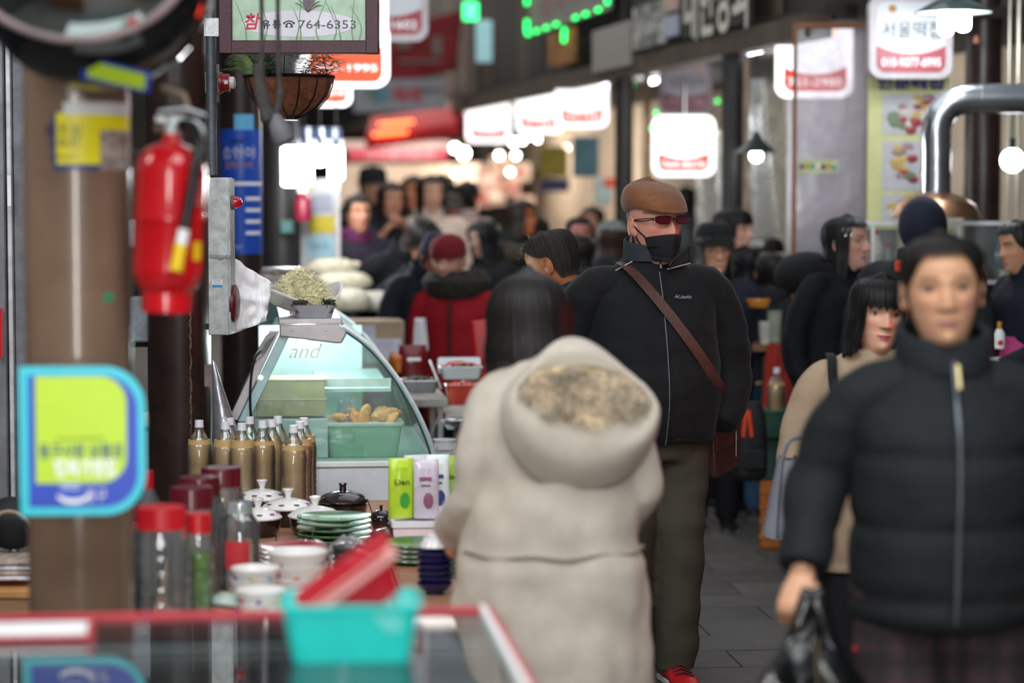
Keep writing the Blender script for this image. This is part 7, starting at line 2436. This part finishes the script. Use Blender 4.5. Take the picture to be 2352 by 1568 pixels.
rbg = MB().loft([[(w_ * x, d_ * y, z) for x, y in rrect(1, 1, .2, 4)] for w_, d_, z in ((.10, .06, 0), (.12, .08, .12), (.11, .03, .26))]).build('red_bag', mat('bag_redprint', '#b0121e', .4, vary=.25, scale=8), None, at(1128, 868, 520), (0, R(-8), 0))
tag(rbg, 'red printed bag held beside the beige coat', 'bag')
ph_ = MB().box((0, 0, 0), (.03, .006, .065), rot=Matrix.Rotation(R(55), 3, 'Y')).build('phone', neon('phone_glow', '#dff0e4', 1.6), None, at(961, 500, 350), bevel=.004)
tag(ph_, 'glowing phone held up in the far crowd', 'phone')
# behind the beige coat
p = crowd(1186, 442, 370, 'person in a dark fur hooded jacket with an orange face turned away', '#1d2220', face=60, style='bob', hair='#2a1f18', skin='#b5663a', bulk=1.25)  # skin colour itself is set to orange
p = crowd(1132, 492, 400, 'woman in a black hood with a brown fur trimmed collar seen in profile', BLKC, face=-60, style='bald', skin='#c09a88', bulk=1.1, hpitch=10)
p.hair(hairline(.80, -.2, -.2, 40, 55, 80), .10, col='#0f1013')
MB().ball((0, .10, .86 * p.h), .12, 16, 1.25, .8, .6).build('fur_hood', mat('fur_brown', '#3d3226', .95, vary=.5, scale=40, bump=.8, bscale=60), p.root)
p = crowd(1231, 487, 370, 'person in a plain black beanie behind the grey haired man', BLKC, face=170, style='short')
beanie(p, '#0e0f13', 'black_beanie')
p = crowd(1328, 478, 400, 'man with thick black hair and a pink forehead behind the knit hat', '#1c1d22', face=8, style='short', skin='#b5766c', hair='#0f0d0d')
crowd(1366, 459, 320, 'person with short dark hair furthest back beside the black post', '#2a2c30', face=-30, style='short', skin='#c08a6c')
crowd(1338, 523, 430, 'person with sleek black hair and a tan cheek turned away', '#191a1e', face=-115, style='bowl', skin='#bf8e62')
p = crowd(1403, 490, 450, 'person in a grey knitted hat with brown hair seen from behind', '#22242a', face=170, style='long', hair='#2e1c15')
beanie(p, '#6f7674', 'knitted_hat')
# grey haired man bending forward
p = crowd(1462, 545, 640, 'man with greying swept hair bending his head towards the table', '#1f2226', face=-104, res=2, style='bald', lean=24, hpitch=12, skin='#a8683f', extra=.035, bulk=1.0, H=.232, hyaw=-8)
p.hair(hairline(.86, .60, .20, 34, 92, 118), lambda th, z: .022 + .045 * sstep(.55, .95, z), col='#282321', strands=260, wave=.004, rough=.7, fall=.0)
gy = MB()
rnd = random.Random(8)
for k in range(260):
    th = rnd.gauss(0, .9)
    z = rnd.uniform(.72, 1.02)
    q = head_pt(th, min(z, .99), .085)
    d = V((rnd.gauss(0, .4), -1 + rnd.gauss(0, .4), rnd.gauss(.3, .5))).normalized() * rnd.uniform(.06, .13)
    t_ = d.cross(V((0, 0, 1))).normalized() * .004
    q.z = z
    gy.add([q - t_, q + t_, q + d], [(0, 1, 2)])
p.add(gy, 'grey_locks', mat('hair_grey', '#85817c', .5, vary=.3), sharp=0, kind='stuff')
# to the right of the flat cap
crowd(1568, 414, 340, 'boy with thick black hair just behind the brown flat cap', '#33363a', face=165, style='bowl', hair='#0e0d0e')
p = crowd(1636, 514, 470, 'elderly woman in a black bucket hat and amber glasses wearing a navy coat', '#1c1f2b', face=6, res=1, style='bob', hair='#4a4644', skin='#d8a488', hyaw=4, hpitch=3, bulk=1.15, hem=.38, H=.22)
beanie(p, '#0d0e11', 'bucket_hat', .07, knit=False, z=.74)
for sd in (-1, 1):
    p.add(MB().tube([(sd * .15 + .105 * math.cos(a), -.44 + .06 * abs(math.cos(a)) * (1 if sd * math.cos(a) > 0 else 0), .50 + .075 * math.sin(a)) for a in [2 * PI * q / 18 for q in range(19)]], .010, 6), 'glasses_rim', mat('frame_amber', '#6a3a26', .3))
p.add(MB().tube([(-.05, -.45, .52), (0, -.46, .53), (.05, -.45, .52)], .009, 6), 'glasses_bridge', mat('frame_amber'))
p = crowd(1668, 466, 440, 'young man with a black bowl haircut in profile behind the bucket hat', '#20232b', face=62, res=1, style='bowl', hair='#0e0d0f', skin='#cf9e8c', H=.225)
p = crowd(1716, 560, 445, 'person carrying a black backpack with orange straps and a bottle in one hand', '#15181f', face=205, style='bald', hem=.42, extra=.0, tr='#14161c', arms={-1: ((.112, .0, .795), (.15, .0, .64), (.135, -.10, .56)), 1: ((.112, .0, .795), (.15, .03, .63), (.142, -.03, .49))}, hands=(1, 1), bulk=.95)
p.hair(SHORT, .05, col='#101014')
bpk = thing('backpack', 'black backpack with orange straps hanging low behind the flat-capped man', 'backpack', at(1722, 1000, 520), R(10))
MB().loft([[(w_ * x, d_ * y, z) for x, y in rrect(1, 1, .35, 5)] for w_, d_, z in ((.10, .08, -.20), (.145, .13, -.17), (.15, .14, -.02), (.13, .12, .10), (.09, .06, .15))]).build('pack_body', mat('pack_black', '#111317', .7, vary=.15), bpk)
for x, a in ((-.045, 6), (-.020, -8)):
    MB().box((x, -.075, .06), (.016, .008, .12), rot=Matrix.Rotation(R(a), 3, 'Y')).build('strap', mat('strap_orange', '#d8441c', .6), bpk, bevel=.002)
MB().box((0, -.07, -.10), (.10, .02, .09)).build('front_pocket', mat('pack_black'), bpk, bevel=.008)
jn = crowd(1768, 570, 455, 'person in blue jeans standing at the drink stall with a dark coat', '#1b1d24', face=175, style='short', tr='#4a6f94', hem=.50, bulk=.9)
p = crowd(1925, 490, 525, 'woman in a long black fur hooded coat laughing towards the glass counter', '#0d0f12', face=46, res=1, style='bald', hair='#100e0f', hem=.14, bulk=1.2, skin='#cf9e8c', hyaw=14, H=.225)
p.hair(hairline(.80, -.3, -.4, 56, 72, 95), .06, col='#100e0f')
MB().ball((0, .17, .84 * p.h), .16, 20, 1.15, .8, .62).build('fur_hood', mat('fur_black', '#0f0f11', .95, vary=.3, scale=40, bump=.8, bscale=60), p.root)
p = crowd(2114, 448, 545, 'person in a raised navy hood with an orange patch seen from behind', '#1d2024', face=160, style='bald', bulk=1.25)
p.add(MB().ball((0, .05, .55), .52, 28, .92, 1.0, 1.12), 'navy_hood', mat('hood_navy', '#121a2c', .85, vary=.15, bump=.2, bscale=30))
MB().box((.05, .16, .83 * p.h), (.06, .03, .05)).build('orange_patch', mat('patch_orange', '#d84a1c', .7), p.root, bevel=.01)
p = crowd(2366, 478, 550, 'stallholder in a navy top and pink apron turned to the counter', '#141822', face=-70, style='short', skin='#b98a6c', bulk=1.1, arms={-1: ((.112, 0, .795), (.15, -.03, .64), (.12, -.16, .57)), 1: ((.112, 0, .795), (.16, -.06, .66), (.13, -.18, .60))}, hands=(1, 1), hpitch=10)
MB().loft([[V((w_ * math.sin(2 * PI * i / 28), -w_ * .8 * math.cos(2 * PI * i / 28), z)) for i in range(28)] for w_, z in ((.225, .70), (.215, .85), (.20, 1.0), (.19, 1.06))]).build('pink_apron', mat('apron_pink', '#b8407a', .6, vary=.15, bump=.2, bscale=20), p.root)
p = crowd(2030, 598, 520, 'person with a maroon knitted hat bent down behind the fringed woman', '#241c20', face=20, lean=20, hpitch=20, style='short')
beanie(p, '#4a1422', 'maroon_hat')
crowd(1765, 530, 420, 'person in a dark fur hat seen low behind the drink stall', '#15171b', face=180, style='bob', hair='#1a1512', bulk=1.2)
sw_ = thing('spectacles', 'thin glasses worn by the woman in the long black coat', 'glasses', at(1946, 532, 541), R(60))
for x in (-.03, .03):
    MB().tube([(x + .022 * math.cos(2 * PI * q / 16), 0, .018 * math.sin(2 * PI * q / 16)) for q in range(17)], .0012, 5).build('rim', M_metal, sw_)
